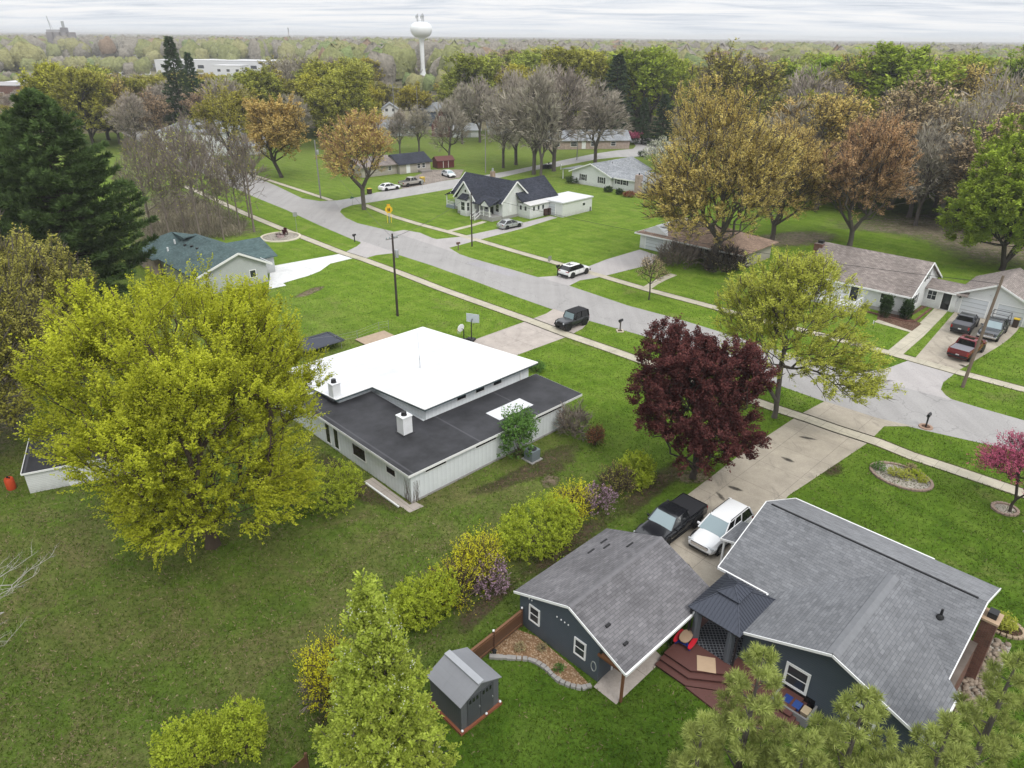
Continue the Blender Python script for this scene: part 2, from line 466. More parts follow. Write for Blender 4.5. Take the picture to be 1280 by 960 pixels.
# ================================================================ ground, streets, pavements
def m_lawn():
    t = NT('lawn_grass'); P = t.pos(); x = t.sep(P)
    big = t.noise(P, 0.045, 4, 0.6)
    mid = t.noise(P, 0.35, 6, 0.65, 0.6)
    fin = t.noise(P, 3.2, 6, 0.75)
    vfin = t.noise(P, 16.0, 3, 0.8)
    # greener and brighter front lawns, near lawn darkened to imitate light fall-off, worn backyard
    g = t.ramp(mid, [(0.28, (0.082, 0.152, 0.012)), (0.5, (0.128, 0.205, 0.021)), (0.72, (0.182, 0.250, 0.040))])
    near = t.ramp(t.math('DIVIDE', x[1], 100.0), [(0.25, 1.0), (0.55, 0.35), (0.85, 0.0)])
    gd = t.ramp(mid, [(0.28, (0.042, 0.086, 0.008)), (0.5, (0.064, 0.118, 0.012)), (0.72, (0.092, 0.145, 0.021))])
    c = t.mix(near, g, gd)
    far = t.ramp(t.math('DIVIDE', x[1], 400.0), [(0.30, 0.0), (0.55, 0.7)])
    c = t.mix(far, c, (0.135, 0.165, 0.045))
    # worn, leaf-strewn backyard lawn: left of the hedge, nearer than the back of the flat-roofed house
    ax = t.math('ADD', t.math('MULTIPLY', x[0], -0.714), t.math('MULTIPLY', x[1], 0.70))     # across the street axis
    al = t.math('ADD', t.math('MULTIPLY', x[0], 0.70), t.math('MULTIPLY', x[1], 0.714))
    yard = t.math('MULTIPLY', t.ramp(t.math('DIVIDE', ax, 60.0), [(0.33, 0.0), (0.42, 1.0)]), t.ramp(t.math('DIVIDE', al, 60.0), [(0.50, 1.0), (0.78, 0.0)]))
    worn = t.math('MULTIPLY', yard, t.ramp(t.noise(P, 0.22, 7, 0.7, 0.9), [(0.40, 0.16), (0.64, 0.85)]))
    c = t.mix(worn, c, t.mix(fin, (0.098, 0.098, 0.030), (0.165, 0.140, 0.070)))
    # faint mowing lines along and across the streets
    st = t.math('SINE', t.math('MULTIPLY', t.math('ADD', al, t.math('MULTIPLY', mid, 0.6)), 3.1))
    st2 = t.math('SINE', t.math('MULTIPLY', t.math('ADD', ax, t.math('MULTIPLY', mid, 0.7)), 4.2))
    stripes = t.math('ADD', 1.0, t.math('MULTIPLY', t.math('ADD', st, t.math('MULTIPLY', st2, t.math('ADD', big, -0.05))), 0.05))
    c = t.mix(1.0, c, t.ramp(t.math('MULTIPLY', stripes, 0.5), [(0.0, 0.0), (1.0, 2.0)]), 'MULTIPLY')
    # pale dry patches
    dry = t.ramp(t.noise(P, 0.16, 6, 0.72, 0.5), [(0.57, 0.0), (0.72, 0.65)])
    c = t.mix(dry, c, (0.185, 0.180, 0.065))
    c = t.mix(1.0, c, t.ramp(fin, [(0.28, 0.62), (0.5, 1.0), (0.72, 1.38)]), 'MULTIPLY')
    c = t.mix(1.0, c, t.ramp(vfin, [(0.3, 0.6), (0.7, 1.4)]), 'MULTIPLY')
    # dead leaves and dandelions
    v = t.n('TexVoronoi'); t.put(v.inputs['Vector'], P); v.inputs['Scale'].default_value = 2.3
    spot = t.math('LESS_THAN', v.outputs['Distance'], t.math('ADD', 0.05, t.math('MULTIPLY', yard, 0.09)))
    pick = t.math('GREATER_THAN', t.sep(v.outputs['Color'])[0], t.math('SUBTRACT', 0.88, t.math('MULTIPLY', yard, 0.45)))
    c = t.mix(t.math('MULTIPLY', spot, pick), c, t.mix(t.sep(v.outputs['Color'])[1], (0.16, 0.12, 0.07), (0.26, 0.23, 0.13)))
    h = t.math('ADD', fin, t.math('MULTIPLY', vfin, 0.7))
    return t.surf(c, 0.95, spec=0.05, normal=t.bump(h, 0.55, 0.12))

def m_street(name, base, crack=1.0):
    t = NT(name); P = t.pos()
    f = t.noise(P, 0.25, 6, 0.65); g = t.noise(P, 6.0, 5, 0.8)
    c = t.mix(1.0, base, t.ramp(f, [(0.3, 0.93), (0.7, 1.06)]), 'MULTIPLY')
    c = t.mix(1.0, c, t.ramp(g, [(0.3, 0.86), (0.7, 1.12)]), 'MULTIPLY')
    # long wheel-worn streaks
    s = t.noise(t.mapping(P, (0.9, 0.035, 1), (0, 0, R(45))), 1.0, 4, 0.6)
    c = t.mix(1.0, c, t.ramp(s, [(0.35, 0.94), (0.65, 1.05)]), 'MULTIPLY')
    v = t.n('TexVoronoi', feature='DISTANCE_TO_EDGE'); v.inputs['Scale'].default_value = 0.17
    nd = t.n('TexNoise'); t.put(nd.inputs['Vector'], P); nd.inputs['Scale'].default_value = 0.6; nd.inputs['Detail'].default_value = 4
    ad = t.n('VectorMath', operation='MULTIPLY_ADD'); t.put(ad.inputs[0], nd.outputs['Color']); ad.inputs[1].default_value = (3, 3, 0); t.put(ad.inputs[2], P)
    t.put(v.inputs['Vector'], ad.outputs[0])
    cr = t.math('LESS_THAN', v.outputs['Distance'], 0.0055)
    c = t.mix(t.math('MULTIPLY', cr, 0.26 * crack), c, (0.09, 0.088, 0.085))
    return t.surf(c, 0.9, spec=0.15, normal=t.bump(g, 0.2, 0.02))

def m_slabs(name, base, pitch, ang=44.5, stain=0.4, jw=0.03):
    t = NT(name); P = t.pos(); q = t.sep(t.mapping(P, (1, 1, 1), (0, 0, R(-ang))))
    f = t.noise(P, 0.5, 6, 0.7); g = t.noise(P, 9, 4, 0.8)
    c = t.mix(1.0, base, t.ramp(f, [(0.3, 0.80), (0.7, 1.15)]), 'MULTIPLY')
    c = t.mix(1.0, c, t.ramp(g, [(0.3, 0.88), (0.7, 1.1)]), 'MULTIPLY')
    j = None
    for k in (0, 1):
        fr = t.math('FRACT', t.math('DIVIDE', q[k], pitch))
        l = t.math('LESS_THAN', fr, jw / pitch)
        j = l if j is None else t.math('MAXIMUM', j, l)
    c = t.mix(t.math('MULTIPLY', j, 0.6), c, (0.10, 0.09, 0.08))
    s = t.noise(t.mapping(P, (0.5, 0.16, 1), (0, 0, R(45))), 1.3, 6, 0.7, 0.6)
    c = t.mix(t.ramp(s, [(0.55, 0.0), (0.72, stain)]), c, (0.10, 0.09, 0.08))
    return t.surf(c, 0.9, spec=0.15, normal=t.bump(g, 0.2, 0.015))

def m_litter(name, c1, c2, c3, scale=7.0):
    t = NT(name); P = t.pos()
    v = t.n('TexVoronoi'); t.put(v.inputs['Vector'], P); v.inputs['Scale'].default_value = scale
    k = t.sep(v.outputs['Color'])
    c = t.mix(k[0], c1, c2); c = t.mix(t.math('GREATER_THAN', k[1], 0.8), c, c3)
    f = t.noise(P, 0.4, 5, 0.7)
    c = t.mix(1.0, c, t.ramp(f, [(0.3, 0.65), (0.7, 1.2)]), 'MULTIPLY')
    return t.surf(c, 0.95, spec=0.05, normal=t.bump(v.outputs['Distance'], 0.5, 0.05))

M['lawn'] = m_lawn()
M['street'] = m_street('worn_asphalt', (0.335, 0.322, 0.312))
M['street2'] = m_street('pale_asphalt', (0.375, 0.362, 0.350))
M['patch'] = m_street('asphalt_patch', (0.34, 0.325, 0.335), 0.3)
M['apron'] = m_street('grey_apron', (0.40, 0.375, 0.365), 0.6)
M['conc'] = m_slabs('old_concrete', (0.39, 0.345, 0.28), 3.4, stain=.6)
M['conc_pink'] = m_slabs('weathered_concrete', (0.43, 0.38, 0.34), 3.4, stain=0.3)
M['conc_new'] = m_slabs('new_concrete', (0.68, 0.68, 0.67), 3.2, stain=0.1, jw=0.02)
M['walk'] = m_slabs('pavement_concrete', (0.46, 0.42, 0.33), 1.5, stain=0.25)
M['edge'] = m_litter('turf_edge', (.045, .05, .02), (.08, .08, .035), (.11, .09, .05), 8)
M['mulch'] = m_litter('wood_mulch', (0.20, 0.115, 0.06), (0.34, 0.22, 0.13), (0.45, 0.33, 0.22), 14)
M['mulch_dark'] = m_litter('brown_mulch', (0.08, 0.045, 0.03), (0.14, 0.085, 0.06), (0.2, 0.13, 0.1), 12)
M['gravel_bed'] = m_litter('bed_gravel', (0.30, 0.27, 0.22), (0.42, 0.39, 0.34), (0.16, 0.14, 0.11), 12)
M['gravel'] = m_litter('driveway_gravel', (0.25, 0.21, 0.18), (0.33, 0.29, 0.25), (0.18, 0.15, 0.13), 5)
M['litter'] = m_litter('leaf_litter', (0.19, 0.165, 0.11), (0.26, 0.22, 0.15), (0.17, 0.19, 0.07), 4)
M['soil'] = m_litter('bare_soil', (0.075, 0.055, 0.035), (0.12, 0.09, 0.055), (0.07, 0.08, 0.03), 6)

def sheet(name, pts, z, mat, kind='structure', px=True):
    P = [G(*p) for p in pts] if px else pts
    me = bpy.data.meshes.new(name)
    bm = bmesh.new()
    vs = [bm.verts.new((x, y, z)) for x, y in P]
    f = bm.faces.new(vs); f.normal_update()
    if f.normal.z < 0: f.normal_flip()
    bmesh.ops.triangulate(bm, faces=[f])
    bm.to_mesh(me); bm.free()
    me.materials.append(mat)
    o = bpy.data.objects.new(name, me); C.objects.link(o)
    o['kind'] = kind
    return o

def smooth_poly(P, it=2):
    for _ in range(it):
        Q = []
        for i in range(len(P)):
            a, b = P[i], P[(i + 1) % len(P)]
            Q += [(a[0] * .75 + b[0] * .25, a[1] * .75 + b[1] * .25), (a[0] * .25 + b[0] * .75, a[1] * .25 + b[1] * .75)]
        P = Q
    return P

def ribbon(name, pxs, width, z, mat):
    P = [np.array(G(*p)) for p in pxs]
    L, Rr = [], []
    for i, p in enumerate(P):
        d = norm(P[min(i + 1, len(P) - 1)] - P[max(i - 1, 0)]); n = np.array([-d[1], d[0]])
        L.append(tuple(p + n * width / 2)); Rr.append(tuple(p - n * width / 2))
    me = bpy.data.meshes.new(name)
    V = [(x, y, z) for x, y in L] + [(x, y, z) for x, y in Rr]; n = len(P)
    me.from_pydata(V, [], [(n + i, n + i + 1, i + 1, i) for i in range(n - 1)])
    me.materials.append(mat)
    o = bpy.data.objects.new(name, me); C.objects.link(o); o['kind'] = 'structure'
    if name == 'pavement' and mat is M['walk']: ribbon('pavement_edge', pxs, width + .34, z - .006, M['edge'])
    return o

# one ground sheet out to the horizon
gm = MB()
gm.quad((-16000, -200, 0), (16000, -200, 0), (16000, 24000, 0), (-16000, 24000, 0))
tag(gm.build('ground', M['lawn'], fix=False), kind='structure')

# --- streets
STREET = [(120, 150), (180, 180), (250, 215), (310, 243), (357, 262), (400, 282), (440, 299), (490, 316), (540, 332), (587, 349), (640, 369), (694, 388), (740, 402), (819, 424),
          (900, 455), (960, 477), (1031, 502), (1098, 524), (1160, 539), (1280, 566), (1420, 598), (1420, 556), (1280, 525.5), (1229, 511), (1186, 498), (1120, 479), (1068, 466), (1000, 446), (920, 421), (849, 399),
          (785, 382), (711, 357), (674, 347), (640, 337), (587, 322), (547, 308), (490, 289), (447, 279), (432, 272), (425, 265), (428, 260), (436, 257), (460, 252.5),
          (419, 250.5), (400, 251.5), (378, 248), (345, 232), (300, 213), (230, 178), (160, 146)]
sheet('road', STREET, 0.008, M['street'])
SIDE = [(425, 262), (440, 256.5), (470, 252), (559, 237), (630, 221), (664, 213), (694, 209), (744, 199.5), (771, 196.5), (796, 196), (830, 190), (850, 180), (846, 172),
        (795, 172.5), (780, 175), (792, 179), (795, 182.5), (791, 186), (771, 188), (741, 192.5), (690, 203), (640, 213), (609, 218.5), (569, 224), (531, 230), (501, 236), (471, 240.5), (447, 246.5), (419, 251)]
sheet('side_road', SIDE, 0.012, M['street2'])
sheet('road_patch', [(583, 329), (600, 327), (652, 343), (638, 346)], 0.012, M['patch'])
sheet('road_edge_gravel', [(490, 290), (505, 287.5), (525, 291), (546, 300), (560, 309), (575, 318), (540, 306)], 0.013, M['apron'])

# --- driveways
sheet('driveway', [(1031, 501.5), (1000, 518), (935, 561), (868, 612), (800, 664), (762, 700), (860, 770), (905, 735), (935, 690), (985, 620), (1085, 553.5), (1105, 533), (1142, 533), (1098, 523)], 0.016, M['conc'])
sheet('driveway', [(560, 470), (595, 424), (662, 400), (683, 392), (692, 386), (736, 402), (728, 411), (709, 421), (646, 444), (590, 480)], 0.016, M['conc_pink'])
sheet('driveway', [(338, 333), (430, 316.5), (441, 323), (413, 329.5), (400, 339), (385, 345), (367, 350), (354, 354), (358, 357), (336, 361.5)], 0.016, M['conc_new'])
sheet('driveway_apron', [(430, 316), (446, 308), (451, 304), (449, 300), (495, 316), (488, 317), (470, 319), (453, 324), (441, 323)], 0.016, M['apron'])
sheet('driveway', [(505, 288.5), (546, 299), (575, 296), (623, 286), (688, 270), (697, 272), (652, 286), (598, 300), (580, 305), (559, 310.5), (540, 305)], 0.017, M['apron'])
sheet('driveway', [(672, 346.5), (695, 345), (736, 333), (759, 324), (800, 312), (821, 319), (816, 330), (760, 344), (742, 348), (725, 350.5), (711, 357.5)], 0.017, M['apron'])
sheet('driveway_apron', [(1060, 465), (1090, 464), (1112, 459.5), (1129, 453), (1145, 448), (1195, 465), (1189, 470.5), (1179, 478), (1176, 487), (1182, 494), (1192, 501), (1120, 482)], 0.014, M['apron'])
sheet('driveway', [(1144, 447.5), (1190, 394), (1202, 380), (1290, 398), (1275, 408), (1270, 415), (1262, 423), (1250, 432), (1195, 465)], 0.017, M['conc'])
sheet('gravel_yard', [(497, 228), (540, 212), (580, 212), (575, 222), (531, 231), (503, 236)], 0.016, M['gravel'])

# --- pavements
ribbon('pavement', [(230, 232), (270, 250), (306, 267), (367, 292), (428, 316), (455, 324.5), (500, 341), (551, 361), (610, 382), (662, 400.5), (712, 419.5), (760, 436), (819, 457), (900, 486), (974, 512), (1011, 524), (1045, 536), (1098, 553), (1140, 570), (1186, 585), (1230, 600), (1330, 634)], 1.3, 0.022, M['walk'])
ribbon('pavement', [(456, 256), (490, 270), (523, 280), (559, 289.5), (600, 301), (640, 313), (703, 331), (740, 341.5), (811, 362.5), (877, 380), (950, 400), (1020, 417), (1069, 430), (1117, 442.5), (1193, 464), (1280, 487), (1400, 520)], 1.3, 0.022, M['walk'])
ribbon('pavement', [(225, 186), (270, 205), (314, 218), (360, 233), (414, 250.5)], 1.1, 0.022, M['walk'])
ribbon('path', [(561, 289), (590, 282), (606, 277)], 1.1, 0.025, M['walk'])
ribbon('path', [(1119, 441), (1146, 418), (1170, 394), (1180, 383)], 1.5, 0.027, M['walk'])
ribbon('path', [(1095, 401), (1120, 408), (1148, 416)], 1.2, 0.025, M['walk'])
ribbon('path', [(809, 360), (818, 354), (830, 348), (842, 343)], 1.2, 0.025, M['walk'])

# --- planting beds, bare soil and woodland floor
sheet('mulch_bed', smooth_poly([G(*p) for p in [(612, 806), (650, 778), (742, 856), (727, 861), (700, 852), (690, 838), (668, 826), (640, 826), (616, 822)]], 1), 0.02, M['mulch'], px=False)
sheet('mulch_bed', smooth_poly([G(*p) for p in [(1096, 399), (1140, 414), (1152, 405), (1136, 397), (1160, 383), (1158, 378), (1133, 396), (1098, 388)]], 0), 0.03, M['mulch_dark'], px=False)
def m_soft(name, c1, c2, c3, scale, gain=1.0):
    m_litter(name, c1, c2, c3, scale); m = bpy.data.materials[name]; t = m.node_tree
    p = [n for n in t.nodes if n.type == 'BSDF_PRINCIPLED'][0]; out = [n for n in t.nodes if n.type == 'OUTPUT_MATERIAL'][0]
    at = t.nodes.new('ShaderNodeAttribute'); at.attribute_name = 'Col'
    nz = t.nodes.new('ShaderNodeTexNoise'); nz.inputs['Scale'].default_value = .9; nz.inputs['Detail'].default_value = 7; nz.inputs['Roughness'].default_value = .75
    ge = t.nodes.new('ShaderNodeNewGeometry'); t.links.new(ge.outputs['Position'], nz.inputs['Vector'])
    ad = t.nodes.new('ShaderNodeMath'); ad.operation = 'MULTIPLY_ADD'; t.links.new(nz.outputs['Fac'], ad.inputs[0]); ad.inputs[1].default_value = 2.2; ad.inputs[2].default_value = -1.5
    a2 = t.nodes.new('ShaderNodeMath'); a2.operation = 'MULTIPLY_ADD'; a2.use_clamp = True; t.links.new(at.outputs['Fac'], a2.inputs[0]); a2.inputs[1].default_value = 1.35; t.links.new(ad.outputs[0], a2.inputs[2])
    a3 = t.nodes.new('ShaderNodeMath'); a3.operation = 'MULTIPLY'; t.links.new(a2.outputs[0], a3.inputs[0]); a3.inputs[1].default_value = gain
    tr = t.nodes.new('ShaderNodeBsdfTransparent'); mx = t.nodes.new('ShaderNodeMixShader')
    t.links.new(a3.outputs[0], mx.inputs[0]); t.links.new(tr.outputs[0], mx.inputs[1]); t.links.new(p.outputs[0], mx.inputs[2]); t.links.new(mx.outputs[0], out.inputs[0])
    return m
M['soil'] = m_soft('bare_soil', (0.11, 0.085, 0.05), (0.175, 0.135, 0.085), (0.09, 0.10, 0.035), 6, .9)
M['litter2'] = m_soft('leaf_litter_patch', (0.15, 0.115, 0.08), (0.24, 0.19, 0.13), (0.12, 0.12, 0.05), 5)
M['floor'] = m_soft('wood_floor', (0.17, 0.14, 0.10), (0.26, 0.21, 0.16), (0.14, 0.16, 0.06), 4)
def soft(name, pxs, z, mat, it=2):
    P = smooth_poly([G(*p) for p in pxs], it); n = len(P); cx, cy = sum(p[0] for p in P) / n, sum(p[1] for p in P) / n
    V, K = [], []
    for k, c in ((0, 1.0), (.35, 1.0), (.7, .75), (1.0, .25), (1.22, 0.0)):
        for x, y in P: V.append((cx + (x - cx) * k, cy + (y - cy) * k, z)); K.append((c, c, c, 1))
    F = [(r * n + i, r * n + (i + 1) % n, (r + 1) * n + (i + 1) % n, (r + 1) * n + i) for r in range(4) for i in range(n)]
    o = np_mesh(name, V, F, mat, colors=K); o['kind'] = 'structure'
soft('bare_soil', [(560, 622), (620, 600), (700, 552), (740, 548), (715, 590), (665, 600), (600, 625)], .006, M['soil'])
soft('bare_soil', [(672, 600), (688, 590), (704, 598), (696, 610), (680, 612)], .010, M['litter2'])
soft('bare_soil', [(395, 552), (470, 612), (512, 640), (480, 640), (420, 620), (380, 580)], .006, M['soil'])
for q in ([(555, 790), (600, 742), (640, 715), (660, 722), (610, 770), (580, 800)], [(640, 720), (700, 670), (760, 632), (780, 645), (720, 690), (660, 735)], [(760, 640), (810, 590), (850, 570), (870, 580), (820, 625), (780, 655)], [(385, 900), (430, 840), (460, 800), (480, 830), (430, 900), (390, 930)]):
    soft('bare_soil', q, .012, M['soil'])
soft('bare_soil', [(835, 592), (868, 584), (900, 594), (880, 606), (850, 606)], .016, M['litter2'])
soft('bare_soil', [(362, 372), (392, 358), (412, 356), (400, 364), (375, 374)], .006, M['litter2'])
soft('bare_soil', [(1020, 566), (1060, 580), (1050, 600), (1010, 590)], .006, M['soil'])
M['stain'] = m_soft('oil_stain', (.06, .055, .05), (.10, .09, .08), (.13, .12, .10), 9, .8)
for u, v, a, b in ((919, 611, 14, 3), (901, 621, 9, 5), (861, 708, 6, 4), (985, 575, 12, 3), (890, 655, 7, 3), (1205, 458, 10, 2), (1010, 548, 16, 2)):
    soft('oil_stain', [(u - a, v - b * 1.5), (u, v - b), (u + a, v + b * 1.4), (u, v + b)], .024, M['stain'], 1)
for q in ([(900, 300), (1000, 285), (1060, 292), (1040, 306), (960, 312)],):
    soft('woodland_floor', q, .006, M['floor'])
soft('woodland_floor', [(150, 340), (165, 240), (230, 230), (262, 246), (326, 284), (338, 292), (300, 299), (250, 300), (200, 305), (160, 340)], .018, M['floor'], 1)
soft('woodland_floor', [(-200, 420), (60, 420), (70, 480), (40, 560), (-60, 620), (-300, 600)], .008, M['floor'], 1)
soft('woodland_floor', [(1010, 282), (1090, 262), (1300, 250), (1500, 280), (1500, 345), (1250, 340), (1190, 325), (1130, 296), (1060, 288)], .008, M['floor'], 1)
FAR_FLOOR = [(-900, 255), (-330, 240), (-160, 236), (-110, 262), (-60, 268), (40, 262), (130, 262), (180, 150), (420, 150), (9000, 8000), (9000, 12000), (-9000, 12000), (-9000, 3000)]
sheet('woodland_floor', FAR_FLOOR, 0.02, M['litter'], px=False)
sheet('patio', [(742, 859), (770, 881), (830, 824), (800, 795)], 0.03, M['conc_pink'])
sheet('path', [(455, 602), (512, 641), (530, 633), (520, 628), (512, 631), (466, 597)], 0.02, M['conc_pink'])
# ================================================================ buildings
SW, SE, NW, NE = (0, -1, 0), (1, 0, 0), (-1, 0, 0), (0, 1, 0)   # outward normals used in house frames

def fascia(root, pts, w=0.16, t=0.05, mat=None, name='fascia'):
    runs = []                                   # boards that meet are one run, separate runs are separate parts
    for a, b in pts:
        hit = [r for r in runs if any(math.dist(p, q) < .2 for p in (a, b) for s_ in r for q in s_)]
        new = [(a, b)]
        for r in hit: new += r; runs.remove(r)
        runs.append(new)
    for r in runs:
        mb = MB()
        for a, b in r: mb.bar(np.array(a, float), np.array(b, float), t, w)
        mb.build(name, mat or M['trim'], root)

def pipe_vent(root, x, y, z, h=0.35, r=0.06, mat=None, name='vent_pipe'):
    MB().cyl(x, y, z - 0.3, z + h, r, n=10).build(name, mat or M['black'], root, smooth=40)

# ---------------------------------------------------------------- flat-roofed house
def flat_house():
    f, org, a = local(44.5, (515, 629, 0))
    r = thing('flat_roofed_house', 'low white house with white upper roof and black lower roof', 'house', org, a)
    W = MB()
    W.prism([(0, 0), (16.2, 0.0), (16.2, 5.4), (17.0, 5.4), (17.0, 21.0), (0, 21.0)], 0, 2.42)
    W.build('wall', M['white_panel'], r)
    low = [(-0.35, -0.3), (18.0, -0.3), (18.0, 5.2), (5.2, 5.2), (5.2, 12.1), (5.2, 15.4), (-0.35, 15.4)]
    mb = MB(); mb.prism(low, 2.42, 2.62)
    mb.build('lower_roof', M['epdm'], r)
    e = MB()
    for i in (0, 1, 2, 6):
        p, q = low[i], low[(i + 1) % 7]
        e.bar((p[0], p[1], 2.51), (q[0], q[1], 2.51), 0.05, 0.20)
    e.build('drip_edge', M['trim'], r)
    # upper roof, a shed falling to the north-west
    zz = lambda y: 3.86 - 0.086 * (y - 4.85)
    up = [(5.1, 4.8), (17.95, 4.95), (17.95, 21.7), (1.6, 21.7), (1.6, 12.05), (5.1, 12.05)]
    mb = MB(); b = len(mb.v)
    n = len(up)
    mb.v += [(x, y, zz(y)) for x, y in up] + [(x, y, zz(y) - 0.14) for x, y in up]
    mb.f.append(tuple(range(n))); mb.f.append(tuple(range(2 * n - 1, n - 1, -1)))
    for i in range(n):
        j = (i + 1) % n; mb.f.append((j, i, n + i, n + j))
    mb.build('upper_roof', M['tpo'], r)
    # dark and pale fascia bands under the edge
    e = MB(); d = MB()
    for i in range(n):
        p, q = up[i], up[(i + 1) % n]
        c = (sum(x for x, y in up) / n, 13.0)
        def ins(pt, k):
            vx, vy = c[0] - pt[0], c[1] - pt[1]; L = math.hypot(vx, vy); return (pt[0] + vx / L * k, pt[1] + vy / L * k)
        P, Q = ins(p, 0.03), ins(q, 0.03)
        e.bar((p[0], p[1], zz(p[1]) - 0.02), (q[0], q[1], zz(q[1]) - 0.02), 0.10, 0.07)
        d.bar((p[0], p[1], zz(p[1]) - 0.125), (q[0], q[1], zz(q[1]) - 0.125), 0.06, 0.13)
    e.build('roof_edge', M['trim'], r); d.build('fascia', m_plain('teal_fascia', (0.045, 0.075, 0.085), 0.5), r)
    # clerestory walls carrying the upper roof
    w = MB(); b = len(w.v)
    cl = [(5.6, 5.35), (17.2, 5.35), (17.2, 21.2), (2.0, 21.2), (2.0, 12.4), (5.6, 12.4)]
    w.v += [(x, y, 2.3) for x, y in cl] + [(x, y, zz(y) - 0.15) for x, y in cl]
    for i in range(n):
        j = (i + 1) % n; w.f.append((i, j, n + j, n + i))
    w.build('clerestory_wall', M['white_panel'], r)
    for x in (9.3, 11.35, 13.35):
        window(r, (x, 5.35, 3.28), (1, 0, 0), SW, 0.95, 0.42, bars='none', trim=0.05, glass=M['glass_dark'])
    # south-west side
    for y, z, w_, h_ in ((9.75, 1.15, 0.62, 1.75), (11.0, 1.15, 0.62, 1.75)):
        window(r, (0, y, z), (0, -1, 0), NW, w_, h_, bars='none', trim=0.07, glass=M['glass_dark'])
    window(r, (0, 6.5, 1.35), (0, -1, 0), NW, 1.7, 1.0, bars='none', trim=0.06, glass=M['glass_dark'])
    window(r, (0, 2.35, 1.6), (0, -1, 0), NW, 1.1, 0.55, bars='none', trim=0.06, glass=M['glass_dark'])
    # high strip windows on the long south-east wall
    for x0, x1 in ((1.3, 3.2), (6.1, 8.2), (12.6, 15.7)):
        window(r, ((x0 + x1) / 2, 0, 2.15), (1, 0, 0), SW, x1 - x0, 0.24, bars='none', trim=0.05, glass=M['glass_dark'])
    g = MB(); g.box(-0.06, 16.2, -0.05, 0, 0, 0.16); g.build('plinth', M['conc_wall'], r)
    # chimneys
    for (x, y, z0, z1, sx, sy) in ((3.1, 4.75, 2.6, 4.05, 0.42, 0.42), (1.95, 12.75, 3.0, 4.35, 0.36, 0.36)):
        ch = MB(); ch.box(x - sx, x + sx, y - sy, y + sy, z0, z1); ch.box(x - sx - .05, x + sx + .05, y - sy - .05, y + sy + .05, z1, z1 + .08)
        o = ch.build('chimney', M['white'], r)
        MB().lathe([(0.0, 0.3), (0.2, 0.28), (0.22, 0.02), (0.24, 0.0)], (x, y, z1 + 0.08), 14).build('cap', M['black_metal'], o, smooth=40)
        MB().box(x - sx - .12, x + sx + .12, y - sy - .12, y + sy + .12, z0 - 0.05, z0 + 0.06).build('flashing', M['epdm'], o)
    sk = MB(); sk.quad((9.65, 1.1, 2.64), (13.5, 1.1, 2.64), (13.5, 2.75, 2.64), (9.65, 2.75, 2.64)); sk.build('roof_patch', M['tpo'], r)
    an = MB(); an.tube([(10.4, 12.3, 3.1), (10.4, 12.3, 4.3)], 0.03, 6); an.tube([(10.4, 12.3, 4.2), (12.2, 14.9, 5.4)], 0.015, 5)
    an.bar((10.1, 12.0, 4.25), (10.7, 12.6, 4.25), 0.03); an.build('antenna', M['steel'], r)
    dn = MB(); dn.tube([(16.1, 5.25, 2.6), (16.1, 5.25, 3.5)], 0.05, 8); dn.build('downspout', M['trim'], r)
    # bare climber on the near corner
    rg = random.Random(3); cb = MB()
    for k in range(16):
        x = rg.uniform(0.0, 0.7) if k % 2 else -0.04; y = -0.05 if k % 2 else rg.uniform(0, 0.7)
        p = [(x, y, 0)]
        for s_ in range(5):
            dx = rg.uniform(-.15, .15)
            p.append((p[-1][0] + (dx if k % 2 else 0), p[-1][1] + (0 if k % 2 else dx), p[-1][2] + rg.uniform(.25, .45)))
        cb.tube(p, [0.02, .016, .013, .01, .008, .006], 4)
    v = cb.build('climbing_vine', M_twig, None); v.location = org; v.rotation_euler = (0, 0, a)
    tag(v, 'bare climbing vine on the nearest white corner of the flat-roofed house', 'vine')
    # gutter length lying on the paving and the air-conditioning box by the tree
    o = MB().bar((-1.0, 0.2, 0.08), (-1.0, 4.3, 0.08), 0.12, 0.1).build('gutter_length', M['trim']); o.location = org; o.rotation_euler = (0, 0, a)
    tag(o, 'white length of gutter lying along the paved edge beside the flat-roofed house', 'gutter')
    x, y = G(665, 574); u = thing('air_conditioner', 'grey boxed air conditioner beside the shrub at the white wall', 'air conditioner', (x, y, 0), a)
    m = MB(); m.box(-.45, .45, -.45, .45, 0.08, 0.95); m.build('cabinet', m_siding('ac_louvres', (0.20, 0.24, 0.26), 0.06), u)
    MB().lathe([(0.36, 0.95), (0.36, 1.0), (0.0, 1.02)], n=18).build('fan_grille', M['black_metal'], u)
    MB().box(-.6, .6, -.6, .6, 0, 0.08).build('pad', M['conc_wall'], u)
M_twig = m_bark('twig_bark', (0.12, 0.095, 0.075))
flat_house()

